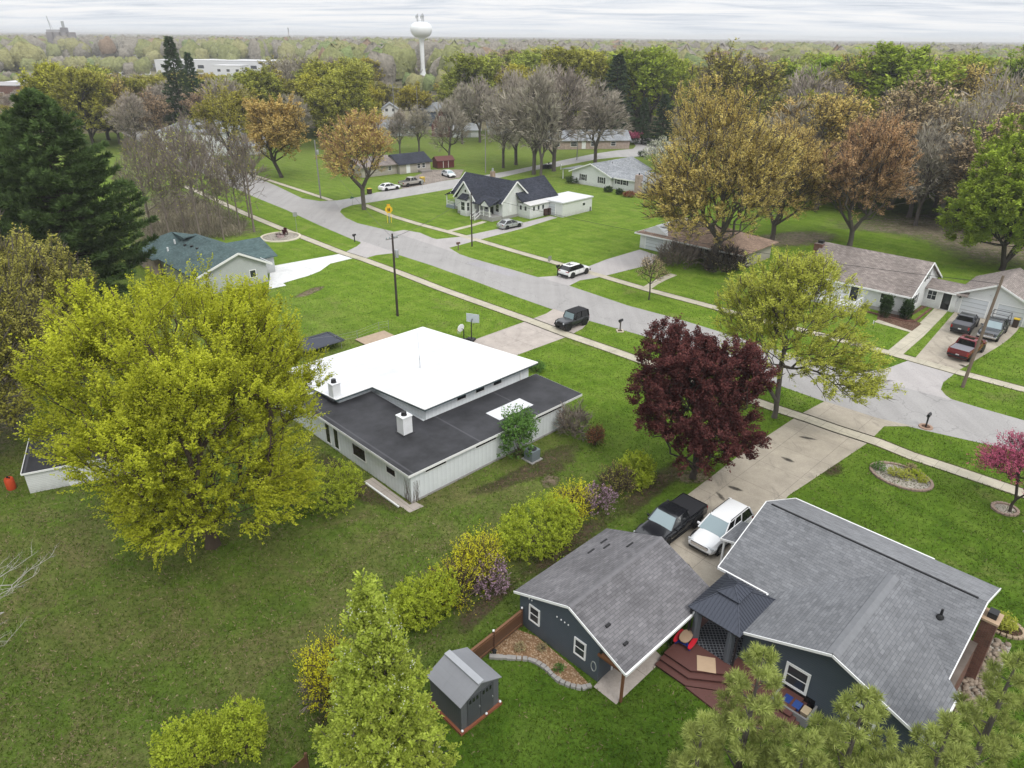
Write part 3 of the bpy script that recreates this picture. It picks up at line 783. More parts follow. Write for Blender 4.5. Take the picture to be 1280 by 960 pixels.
# ---------------------------------------------------------------- slate garage with porch side
def slate_garage():
    f, org, a = local(44.5, (742, 858, 0))
    r = thing('slate_garage', 'dark slate-blue garage with grey shingled gable roof and brick-edged bed', 'garage', org, a)
    w = MB(); gable_body(w, 0.35, 8.0, 0.05, 5.75, 0, 2.35, 3.72, 'x', 2.05); w.build('wall', M['slate_siding'], r)
    g = MB(); gable_roof(g, 0.12, 8.25, -1.75, 6.0, 2.22, 3.92, 'x', 2.05, 0.12)
    # the two planes have different lengths: rebuild exactly
    g = MB()
    g.slab([(0.12, -1.75, 2.2), (8.25, -1.75, 2.2), (8.25, 2.05, 3.92), (0.12, 2.05, 3.92)], 0.12)
    g.slab([(8.25, 6.0, 2.35), (0.12, 6.0, 2.35), (0.12, 2.052, 3.92), (8.25, 2.052, 3.92)], 0.12)
    g.build('roof', M['sh_warm'], r)
    cap = MB()
    for k in range(26):
        x = 0.14 + k * 0.312
        cap.quad((x, 1.9, 3.885), (x + .305, 1.9, 3.885), (x + .305, 2.05, 3.955), (x, 2.05, 3.955)); cap.quad((x, 2.05, 3.955), (x + .305, 2.05, 3.955), (x + .305, 2.2, 3.885), (x, 2.2, 3.885))
    cap.build('ridge_cap', m_plain('warm_ridge_shingle', (.16, .155, .163), .9, var=.2, scale=2.5), r, fix=False)
    fascia(r, [((0.1, -1.75, 2.14), (0.1, 2.05, 3.86)), ((0.1, 6.0, 2.29), (0.1, 2.05, 3.86))], 0.14, 0.04)
    fascia(r, [((0.1, -1.78, 2.14), (8.25, -1.78, 2.14))], 0.15, 0.1, name='gutter')
    window(r, (0.35, 4.6, 1.42), (0, -1, 0), NW, 0.62, 0.95); window(r, (0.35, 1.3, 1.42), (0, -1, 0), NW, 0.62, 0.95)
    p = MB(); p.box(0.17, 0.29, -1.62, -1.50, 0.03, 2.15); p.box(0.17, 0.29, -1.5, 0.05, 2.0, 2.12); p.build('porch_post', m_plain('stained_wood', (0.16, 0.07, 0.035), 0.6), r)
    b = MB(); b.box(0.17, 0.29, -1.45, -0.2, 2.0, 2.3); b.build('porch_gable', m_plain('stained_wood_panel', (0.20, 0.09, 0.045), 0.6), r)
    door(r, (2.0, 0.05, 0.03), (1, 0, 0), SW, 0.9, 2.0, M['slate_siding'])
    door(r, (8.0, 3.2, 0.03), (0, 1, 0), SE, 3.6, 2.1, M['door_white'], 'garage_door', panels=4)
    for x, y, z in ((5.4, 4.9, 2.79), (6.2, 4.4, 2.99), (6.8, 3.2, 3.47), (6.7, 5.0, 2.75)):
        m = MB(); m.box(x - .28, x + .28, y - .05, y + .05, z - .1, z + .05); m.build('roof_vent', M['black'], r)
    for x, y, z in ((1.2, 0.3, 3.13), (1.3, -0.8, 2.63)):
        MB().box(x - .16, x + .16, y - .07, y + .07, z - .1, z + .08).build('roof_vent', M['black'], r)
    for k, y in enumerate((5.45, 5.3, 5.0, 4.8, 2.95, 2.65, 2.4, 2.15)):
        MB().blob((0.30, y, 2.35 + 0.12 * (k > 3)), .04, .05, .05, random.Random(k), 6, 4, 0).build('lamp_bulb', M['white'], r)
    h = MB(); hp = [(0.33, 0.35 + 0.16 * math.sin(t), 0.9 + .32 * math.cos(t)) for t in np.linspace(0, 6.3, 16)]
    h.tube(hp, 0.03, 5); ho = h.build('garden_hose', m_plain('hose', (0.3, 0.32, 0.3), 0.5)); ho.location = org; ho.rotation_euler = (0, 0, a)
    tag(ho, 'coiled pale hose hung on the slate garage wall by the porch', 'hose')
    # block edging round the mulch
    pts = [G(*q) for q in [(612, 822), (628, 823), (645, 824), (660, 825), (671, 829), (682, 836), (690, 845), (700, 853), (713, 858.5), (727, 861.5), (739, 858)]]
    et = thing('bed_edging', 'curved row of pale concrete blocks edging the mulch bed at the slate garage', 'edging', (0, 0, 0))
    P = [np.array(p) for p in pts]; S = []
    for i in range(len(P) - 1):
        d = np.linalg.norm(P[i + 1] - P[i]); m = max(1, round(d / 0.27))
        for k in range(m): S.append((P[i] + (P[i + 1] - P[i]) * (k + .5) / m, norm(P[i + 1] - P[i])))
    rg = random.Random(5); bm = m_plain('block_concrete', (0.30, 0.285, 0.27), 0.9, var=0.25, scale=1.5)
    for p, d in S:
        m = MB(); m.obox((p[0], p[1], 0.08), (d[0], d[1], 0), (-d[1], d[0], 0), (0, 0, 1), 0.125, 0.12 + rg.uniform(-.02, .02), 0.085 + rg.uniform(-.01, .01))
        m.build('block', bm, et, bevel=0.015)
slate_garage()

# ---------------------------------------------------------------- slate house in the foreground
def slate_house():
    org = (*G(1000, 880), 0.0); a = R(-45)
    r = thing('slate_house', 'dark slate-blue house under a wide grey shingled cross-gable roof', 'house', org, a)
    w = MB(); gable_body(w, -6.5, 4.6, 3.7, 12.7, 0, 2.5, 4.4, 'x', 8.35)
    w.build('wall', M['slate_siding'], r)
    w2 = MB(); gable_body(w2, -3.45, 5.15, 0.0, 3.7, 0, 2.5, 4.2, 'y', 0.92); w2.build('gable_wall', M['slate_siding'], r)
    g = MB()
    e, rd = 2.55, 4.62
    # street side
    g2 = MB(); g2.slab([(5.0, 13.05, e), (-6.95, 13.05, e), (-6.95, 8.37, rd), (5.0, 8.37, rd)], 0.13)
    g2.build('front_roof', M['sh_front'], r)
    s = (rd - e) / 5.05               # pitch of the near slope
    # near slope: left of the valley, up to the cross ridge, and right of it
    cz = 4.42; cy = 8.35 - (rd - cz) / s
    ze = lambda y: e + (y - 3.3) * s
    g.slab([(-6.95, 3.3, e), (-3.85, 3.3, e), (0.92, cy, cz), (5.0, 3.88, ze(3.88)), (5.0, 8.355, rd), (-6.95, 8.355, rd)], 0.13)
    g.slab([(-3.85, 3.3, e), (-3.85, -0.45, e), (0.92, -0.45, cz), (0.92, cy, cz)], 0.13)
    # right side: the wing's eave line dies into the main slope
    g.slab([(5.6, -0.45, e), (5.6, 3.45, e), (5.0, 3.88, ze(3.88)), (0.922, cy, cz), (0.922, -0.45, cz)], 0.13)
    g.build('roof', M['sh_grey'], r)
    cap = MB()
    for k in range(27):
        y = -0.42 + k * 0.285
        if y > cy - .15: break
        cap.quad((0.62, y, cz - .075), (0.92, y, cz + .06), (0.92, y + .28, cz + .06), (0.62, y + .28, cz - .075))
        cap.quad((0.92, y, cz + .06), (1.22, y, cz - .075), (1.22, y + .28, cz - .075), (0.92, y + .28, cz + .06))
    cap.build('ridge_cap', m_plain('ridge_shingle', (.188, .192, .202), .9, var=.2, scale=2.5), r, fix=False)
    rv = MB(); rv.bar((-6.6, 8.33, rd + .01), (4.6, 8.33, rd + .01), 0.10, 0.06); rv.build('ridge_shadow_line', M['black'], r)  # thin black bar standing in for the shadow line at the ridge
    fascia(r, [((-6.98, 3.28, e - .06), (-3.9, 3.28, e - .06)), ((-3.88, 3.3, e - .06), (-3.88, -0.45, e - .06)), ((5.63, -0.45, e - .06), (5.63, 3.6, e - .06)), ((-6.95, 13.08, e - .06), (1.6, 13.08, e - .06))], 0.15, 0.09, name='gutter')
    fascia(r, [((-3.85, -0.47, e - .05), (0.92, -0.47, cz - .05)), ((5.6, -0.47, e - .05), (0.92, -0.47, cz - .05)), ((-6.97, 3.3, e - .05), (-6.97, 8.35, rd - .05)), ((-6.97, 13.05, e - .05), (-6.97, 8.35, rd - .05)), ((5.02, 3.5, e + .02), (5.02, 8.35, rd - .05)), ((5.02, 13.05, e - .05), (5.02, 8.35, rd - .05))], 0.14, 0.05)
    window(r, (-0.45, 0, 1.45), (1, 0, 0), SW, 0.98, 1.15, trim=0.13)
    window(r, (2.75, 0, 1.45), (1, 0, 0), SW, 0.98, 1.15, trim=0.13)
    window(r, (-6.5, 6.2, 1.5), (0, 1, 0), NW, 1.0, 1.1); door(r, (-6.5, 8.6, 0.2), (0, 1, 0), NW, 0.95, 2.05, M['white'], panels=3)
    door(r, (-3.45, 2.4, 0.5), (0, 1, 0), NW, 0.95, 2.0, M['white'], panels=3)
    for x in (-4.2, 0.2, 3.0): window(r, (x, 12.7, 1.5), (1, 0, 0), NE, 1.3, 1.2)
    door(r, (-2.0, 12.7, 0.2), (1, 0, 0), NE, 0.95, 2.05, M['white'], panels=3)
    # downspout stubs below the eave
    for x in (-6.2, -5.3, -4.3): MB().bar((x, 3.36, 2.42), (x, 3.6, 2.2), 0.09).build('downspout', M['trim'], r)
    MB().bar((-3.5, 3.05, 2.4), (-3.5, 3.05, 0.5), 0.09).build('downspout', M['trim'], r)
    # brick end wall and chimney
    b = MB(); b.box(4.62, 5.3, 3.75, 7.75, 0, 2.45); b.build('brick_wall', M['brick_red'], r)
    c = MB(); c.box(5.06, 5.75, 7.8, 8.7, 0, 3.9); ch = c.build('chimney', M['brick_red'], r)
    MB().box(5.0, 5.81, 7.74, 8.76, 3.9, 4.02).build('crown', m_plain('chimney_crown', (0.42, 0.30, 0.20), 0.8), ch)
    MB().box(5.2, 5.62, 8.0, 8.5, 4.02, 4.34).build('cap', M['black_metal'], ch)
    # cone-shaped vent and small entry roof
    v = MB(); x, y = 3.55, 6.5; z = ze(y)
    v.lathe([(0.20, -0.08), (0.17, 0.06), (0.07, 0.16), (0.06, 0.5), (0.0, 0.5)], (x, y, z), 14); v.build('vent_pipe', M['black'], r, smooth=40)
    p = MB(); p.slab([(-8.35, 6.0, 2.32), (-8.35, 8.5, 2.32), (-6.5, 8.5, 2.75), (-6.5, 6.0, 2.75)], 0.1); p.build('entry_roof', M['sh_grey'], r)
    fascia(r, [((-8.37, 6.0, 2.27), (-8.37, 8.5, 2.27)), ((-8.37, 5.98, 2.27), (-6.5, 5.98, 2.70))], 0.14, 0.05, name='entry_fascia')
    for x, y in ((-8.15, 6.15), (-8.15, 8.35), (-7.6, 6.15)):
        MB().box(x - .06, x + .06, y - .06, y + .06, 0, 2.25).build('porch_post', M['trim'], r)
    MB().box(-8.3, -6.5, 6.0, 8.5, 0, 0.2).build('entry_step', M['conc_wall'], r)
    MB().box(-0.9, 0.65, -0.012, -0.002, 0.1, 0.75).build('basement_window', M['glass_dark'], r)
slate_house()

# window well with toys, below the gable window
def well():
    a = R(-45); o = (*G(1000, 880), 0.0)
    r = thing('window_well', 'grey walled window well with blue bins below the slate house window', 'window well', o, a)
    m = MB(); m.box(-1.05, -0.95, -1.2, -0.02, 0, 0.55); m.box(0.72, 0.82, -1.2, -0.02, 0, 0.55); m.box(-0.95, 0.72, -1.2, -1.1, 0, 0.55); m.build('timber_edge', m_plain('grey_timber', (0.2, 0.2, 0.2), 0.8), r)
    MB().box(-0.95, 0.72, -1.1, -0.02, 0.01, 0.06).build('base', M['black'], r)
    for k, (x, col) in enumerate(((-0.45, (0.02, 0.05, 0.22)), (0.05, (0.03, 0.07, 0.25)), (0.5, (0.45, 0.36, 0.24)))):
        t = thing('storage_bin', ['navy storage bin at the inner side of the window well', 'blue storage bin in the middle of the window well', 'tan storage bin at the outer side of the window well'][k], 'bin', (0, 0, 0))
        t.location = (o[0] + math.cos(a) * x + math.sin(a) * 0.6, o[1] + math.sin(a) * x - math.cos(a) * 0.6, 0.06); t.rotation_euler = (0, 0, a)
        mm = m_plain('bin_plastic', col, 0.5)
        b = MB(); b.prism([(-.17, -.24), (.17, -.24), (.17, .24), (-.17, .24)], 0, 0.42); b.build('tub', mm, t, bevel=0.02)
        MB().box(-.19, .19, -.26, .26, 0.42, 0.46).build('lid', mm, t, bevel=0.01)
well()

# ---------------------------------------------------------------- deck, gazebo
M['deck'] = m_siding('deck_boards', (0.115, 0.048, 0.040), 0.14, vertical=True, dirt=0.0)
M['deck_riser'] = m_plain('deck_riser', (0.075, 0.030, 0.026), 0.6, var=0.25)
def deck():
    f, org, a = local(44.5, (742, 858, 0))
    r = thing('deck', 'red-brown timber deck with three wrap-round steps by the slate garage', 'deck', org, a)
    lev = [([(4.1, -1.45), (4.1, -3.1), (4.75, -3.9), (5.2, -4.5), (5.2, -8.0), (9.7, -8.0), (9.7, -1.45)], 0.34, 0.50),
           ([(3.75, -1.43), (3.75, -3.2), (4.45, -4.1), (4.85, -4.6), (4.85, -8.2), (9.7, -8.2), (9.7, -1.43)], 0.17, 0.335),
           ([(3.38, -1.41), (3.38, -3.3), (4.1, -4.3), (4.4, -4.8), (4.4, -8.4), (9.7, -8.4), (9.7, -1.41)], 0.0, 0.168)]
    for i, (p, z0, z1) in enumerate(lev):
        m = MB(); m.prism(p, z0, z1 - 0.03); m.build('riser' if i else 'deck_frame', M['deck_riser'], r)
        q = [(x - .04 if x < 6 else x, y) for x, y in p]
        m = MB(); m.prism(q, z1 - 0.03, z1); m.build('step' if i else 'deck_top', M['deck'], r)
    lo = MB(); lo.prism([(3.3, -3.35), (3.05, -6.9), (4.4, -8.4), (4.4, -4.85), (4.05, -4.35), (3.34, -3.35)], 0.0, 0.12)
    lo.build('lower_walk', M['deck'], r)
    bt = thing('railing', 'red-brown timber railing panel at the driveway end of the deck', 'railing', org, a)
    m = MB()
    for k in range(9): m.box(9.75, 9.79, -1.5 - k * 0.16 - .05, -1.5 - k * .16 + .03, 0.1, 1.35)
    m.box(9.72, 9.82, -3.0, -1.4, 1.3, 1.38); m.build('board_panel', M['deck_riser'], bt)
    MB().box(9.70, 9.84, -1.5, -1.36, 0, 1.5).build('post', M['deck_riser'], bt)
    MB().box(9.70, 9.84, -3.06, -2.92, 0, 1.5).build('post', M['deck_riser'], bt)
    # gazebo
    g = thing('gazebo', 'charcoal metal-roofed gazebo with two-tier hip roof and mesh curtains', 'gazebo', org, a)
    x0, x1, y0, y1 = 5.75, 9.6, -4.6, -1.55
    mt = m_plain('charcoal_metal_roof', (0.060, 0.066, 0.085), 0.35, 0.3, var=0.1)
    def hip(mb, x0, x1, y0, y1, z, ix, iy, zt, ribs):
        cx0, cx1, cy0, cy1 = x0 + ix, x1 - ix, y0 + iy, y1 - iy
        B = [(x0, y0), (x1, y0), (x1, y1), (x0, y1)]; T = [(cx0, cy0), (cx1, cy0), (cx1, cy1), (cx0, cy1)]
        for i in range(4):
            j = (i + 1) % 4
            p = [(*B[i], z), (*B[j], z), (*T[j], zt), (*T[i], zt)]
            mb.quad(*p)
            mb.quad((*B[i], z - .05), (*B[j], z - .05), p[1], p[0])
            if ribs:
                n = int(math.dist(B[i], B[j]) / ribs); L = math.dist(B[i], B[j])
                for k in range(1, n):
                    t = k / n; b = np.array(p[0]) * (1 - t) + np.array(p[1]) * t
                    # run straight up the slope until the hip line
                    e = norm(np.array(p[1]) - np.array(p[0])); s_ = t * L
                    run = ix if i in (1, 3) else iy
                    ins = iy if i in (1, 3) else ix
                    m_ = min(1.0, s_ / max(ins, .01), (L - s_) / max(ins, .01))
                    inw = np.array([-e[1], e[0], 0]); 
                    top = b + inw * run * m_ + np.array([0, 0, (zt - z) * m_])
                    mb.bar(b + np.array([0, 0, .01]), top + np.array([0, 0, .01]), 0.035, 0.03)
        for i in range(4): mb.bar((*B[i], z + .015), (*T[i], zt + .015), 0.05, 0.04)
    m = MB(); hip(m, x0, x1, y0, y1, 2.72, 1.35, 1.0, 3.52, 0.2)
    m.build('roof', mt, g, fix=False)
    m = MB(); hip(m, x0 + 1.2, x1 - 1.2, y0 + .86, y1 - .86, 3.62, 0.55, 0.66, 4.02, 0.2); m.build('roof_cap', mt, g, fix=False)
    m = MB(); m.box(x0 + 1.36, x1 - 1.36, y0 + 1.02, y1 - 1.02, 3.45, 3.63); m.build('cap_frame', M['black_metal'], g)
    for i, (x, y) in enumerate(((x0 + .15, y0 + .15), (x1 - .15, y0 + .15), (x1 - .15, y1 - .15), (x0 + .15, y1 - .15))):
        MB().box(x - .05, x + .05, y - .05, y + .05, 0.5, 2.68).build('post', M['black_metal'], g)
        c = MB()
        for k in range(7): c.cyl(x + .13 * math.cos(k) * (1 if i in (0, 3) else -1) * .6, y + .2 + .06 * k if i in (0, 1) else y - .2 - .06 * k, 0.55, 2.6, 0.06, 0.05, 7)
        c.build('curtain', m_plain('grey_curtain', (0.10, 0.11, 0.125), 0.9), g, smooth=50)
    bm = MB()
    for a_, b_ in (((x0 + .1, y0 + .1), (x1 - .1, y0 + .1)), ((x1 - .1, y0 + .1), (x1 - .1, y1 - .1)), ((x1 - .1, y1 - .1), (x0 + .1, y1 - .1)), ((x0 + .1, y1 - .1), (x0 + .1, y0 + .1))):
        bm.bar((*a_, 2.62), (*b_, 2.62), 0.08, 0.12)
    bm.build('beam', M['black_metal'], g)
    # patterned rug under the gazebo
    t = NT('trellis_rug'); co = t.mapping(t.coord(), (5.5, 5.5, 1), (0, 0, R(45))); q = t.sep(co)
    fx = t.math('LESS_THAN', t.math('ABSOLUTE', t.math('SUBTRACT', t.math('FRACT', q[0]), .5)), .1); fy = t.math('LESS_THAN', t.math('ABSOLUTE', t.math('SUBTRACT', t.math('FRACT', q[1]), .5)), .1)
    rm = t.surf(t.mix(t.math('MAXIMUM', fx, fy), (0.018, 0.02, 0.026), (0.17, 0.175, 0.19)), 0.95)
    o = MB().box(5.85, 8.9, -4.35, -1.85, 0.502, 0.515).build('patio_rug', rm); o.location = org; o.rotation_euler = (0, 0, a)
    tag(o, 'black rug with white trellis pattern under the gazebo', 'rug')
    # low sofa in the gazebo
    s = thing('outdoor_sofa', 'dark blue cushioned sofa in the shade under the gazebo', 'sofa', org, a)
    MB().box(8.3, 9.2, -4.2, -2.0, 0.52, 0.8).build('base', M['black'], s)
    for k in range(3): MB().box(8.32, 9.0, -4.15 + k * .72, -3.47 + k * .72, 0.8, 0.95).build('cushion', m_plain('navy_fabric', (0.02, 0.035, 0.09), 0.9), s, bevel=0.04)
    MB().box(9.0, 9.25, -4.2, -2.0, 0.8, 1.3).build('backrest', m_plain('navy_fabric2', (0.018, 0.03, 0.075), 0.9), s, bevel=0.04)
    # mat, play table
    o = MB().obox((5.0, -3.45, 0.515), (0.55, -0.83, 0), (0.83, .55, 0), (0, 0, 1), 0.48, 0.52, 0.012).build('door_mat', m_plain('beige_mat', (0.46, 0.33, 0.22), 0.95), bevel=0.01)
    o.location = org; o.rotation_euler = (0, 0, a); tag(o, 'square beige mat lying on the red-brown deck', 'mat')
    p = thing('play_table', 'child picnic table with tan top and red benches on the deck', 'play table', (org[0] + math.cos(a) * 5.45 + math.sin(a) * 1.85, org[1] + math.sin(a) * 5.45 - math.cos(a) * 1.85, 0.5), a + 0.15)
    red = m_plain('red_plastic', (0.55, 0.02, 0.035), 0.4); blue = m_plain('blue_plastic', (0.01, 0.03, 0.20), 0.4); tanp = m_plain('tan_plastic', (0.40, 0.28, 0.19), 0.5)
    MB().prism(smooth_poly([(-.5, -.3), (.5, -.3), (.5, .3), (-.5, .3)], 2), 0.48, 0.53).build('tabletop', tanp, p, smooth=40)
    for s_ in (-1, 1):
        MB().prism(smooth_poly([(-.55, s_ * .42 - .13), (.55, s_ * .42 - .13), (.55, s_ * .42 + .13), (-.55, s_ * .42 + .13)], 2), 0.26, 0.31).build('bench', red, p, smooth=40)
        l = MB(); l.bar((s_ * .36, -.42, 0.02), (s_ * .3, -.12, .47), .08); l.bar((s_ * .36, .42, 0.02), (s_ * .3, .12, .47), .08); l.bar((s_ * .34, -.45, .24), (s_ * .34, .45, .24), .06)
        l.build('leg', blue, p)
    x, y = G(816, 807, .5); o = thing('toy_truck', 'small blue and white toy at the foot of the play table', 'toy', (x, y, 0.5), a)
    MB().box(-.2, .2, -.12, .12, 0.06, .2).build('body', blue, o, bevel=0.03); MB().box(.02, .16, -.1, .1, .2, .32).build('cab', M['white'], o, bevel=0.02)
    for sx in (-1, 1):
        for sy in (-1, 1): MB().lathe([(0, -.02), (.06, -.02), (.06, .02), (0, .02)], (sx * .12, sy * .13, .06), 10, 'y').build('wheel', M['black'], o)
deck()

# ---------------------------------------------------------------- resin shed and timber fence behind the pear tree
def grey_shed():
    f, org, a = local(44, (577, 917, 0))
    r = thing('resin_shed', 'small grey garden shed with double doors on a timber base', 'shed', org, a)
    MB().box(-.12, 2.55, -.12, 2.5, 0, 0.16).build('timber_base', m_plain('redwood', (0.24, 0.085, 0.045), 0.7), r)
    gm_ = m_siding('grey_resin', (0.105, 0.11, 0.118), 0.16, vertical=True)
    w = MB(); gable_body(w, 0, 2.4, 0, 2.35, 0.16, 1.95, 2.5, 'y'); w.build('wall', gm_, r)
    g = MB(); gable_roof(g, -.12, 2.52, -.12, 2.47, 1.93, 2.56, 'y', None, 0.05); g.build('roof', m_membrane('resin_roof', (0.21, 0.215, 0.23), 0.4, (0.12, 0.12, 0.13), 0.1, 0, 0.3), r)
    c = MB(); c.box(1.02, 1.38, -.1, 2.45, 2.52, 2.60)
    rc = c.build('ridge_skylight', m_plain('pale_resin', (0.33, 0.34, 0.36), 0.5), r)
    for s_ in (0, 1):
        d = door(r, (0.78 + .84 * s_, 0, 0.2), (1, 0, 0), SW, 0.8, 1.72, m_siding('shed_door_resin', (0.065, 0.07, 0.075), 0.13, vertical=True), trim=False)
        for k in range(3): MB().obox((0.55 + .84 * s_ + k * .22, -.05, 1.72), (1, 0, 0), (0, 1, 0), (0, 0, 1), .055, .01, .11).build('pane', M['glass_dark'], d)
    for k, (u, v) in enumerate(((578, 918), (608, 896), (625, 881))):
        x, y = G(u, v); o = thing('path_light', 'small white garden light at the timber base of the grey shed', 'garden light', (x, y, 0), 0, 'garden lights round the grey shed')
        MB().cyl(0, 0, 0, 0.22, 0.012, n=6).build('stake', M['black'], o); MB().lathe([(0, .3), (.06, .28), (.07, .22), (0, .2)], n=10).build('lamp', M['white'], o, smooth=True)
    # fence
    fm = m_siding('fence_boards', (0.125, 0.062, 0.034), 0.15, dirt=0.3)
    fr = thing('timber_fence', 'brown timber fence running from the slate garage to the grey shed', 'fence', (0, 0, 0))
    A = [np.array(G(u, v)) for u, v in ((652, 783), (617, 812), (575, 846))]
    for i in range(2):
        p, q = A[i], A[i + 1]
        m = MB(); m.bar((*p, 0.62), (*q, 0.62), 0.03, 1.15); m.build('board_panel', fm, fr)
        m = MB()
        for z in (0.25, 1.05): m.bar((*p, z), (*q, z), 0.10, 0.08)
        m.bar((*p, 1.22), (*q, 1.22), 0.14, 0.04); m.build('rail', m_plain('fence_rail', (0.17, 0.085, 0.045), 0.8), fr)
    for p in A:
        o = MB().box(p[0] - .06, p[0] + .06, p[1] - .06, p[1] + .06, 0, 1.35).build('post', m_plain('fence_post', (0.08, 0.04, 0.025), 0.8), fr)
        MB().box(p[0] - .05, p[0] + .05, p[1] - .05, p[1] + .05, 1.35, 1.42).build('cap_light', M['white'], o)
    x, y = G(618, 818); o = thing('lantern', 'small black garden lantern at the bend of the timber fence', 'lantern', (x, y, 0))
    MB().box(-.1, .1, -.1, .1, 0, .3).build('case', M['black'], o); MB().lathe([(.16, .3), (.0, .42)], n=4).build('top', M['black'], o)
    # second fence along the bottom edge of the yard, behind the pear tree
    fr2 = thing('timber_fence', 'low brown timber fence panel below the pear tree at the lawn edge', 'fence', (0, 0, 0))
    p, q = np.array(G(385, 960)), np.array(G(330, 1010))
    m = MB(); m.bar((*p, 0.45), (*q, 0.45), 0.04, 0.8); m.build('board_panel', fm, fr2); MB().box(p[0] - .06, p[0] + .06, p[1] - .06, p[1] + .06, 0, 1.0).build('post', fm, fr2)
grey_shed()

# ---------------------------------------------------------------- low white shed far left
def white_shed():
    f, org, a = local(25, (38, 617, 0))
    r = thing('white_shed', 'low white shed with black roof beneath the yellow-green maple', 'shed', org, a)
    w = MB(); w.box(0, 7.2, 0, 4.8, 0, 1.75); w.build('wall', M['white_siding'], r)
    g = MB(); g.slab([(-.12, -.12, 1.78), (7.4, -.12, 1.78), (7.4, 4.95, 2.05), (-.12, 4.95, 2.05)], 0.12); g.build('roof', M['epdm'], r)
    fascia(r, [((-.14, -.12, 1.72), (-.14, 4.95, 1.99)), ((-.12, -.14, 1.72), (7.4, -.14, 1.72))], 0.14, 0.05)
    door(r, (3.3, 0, 0.02), (1, 0, 0), SW, 1.4, 1.6, M['white'], panels=2)
    window(r, (5.6, 0, 1.0), (1, 0, 0), SW, 0.8, 0.6)
    x, y = G(15, 611); b = thing('plastic_drum', 'orange-red drum with black lid beside the low white shed', 'drum', (x, y, 0))
    om = m_plain('orange_red_plastic', (0.52, 0.07, 0.025), 0.45)
    MB().lathe([(0, 0), (.27, 0), (.31, .12), (.32, .45), (.31, .8), (.27, .92), (0, .92)], n=20).build('drum_body', om, b, smooth=40)
    m = MB(); m.cyl(-.08, .03, .92, 1.05, .07, n=10); m.cyl(.1, -.02, .92, 1.02, .05, n=10); m.build('lid', M['black'], b)
white_shed()

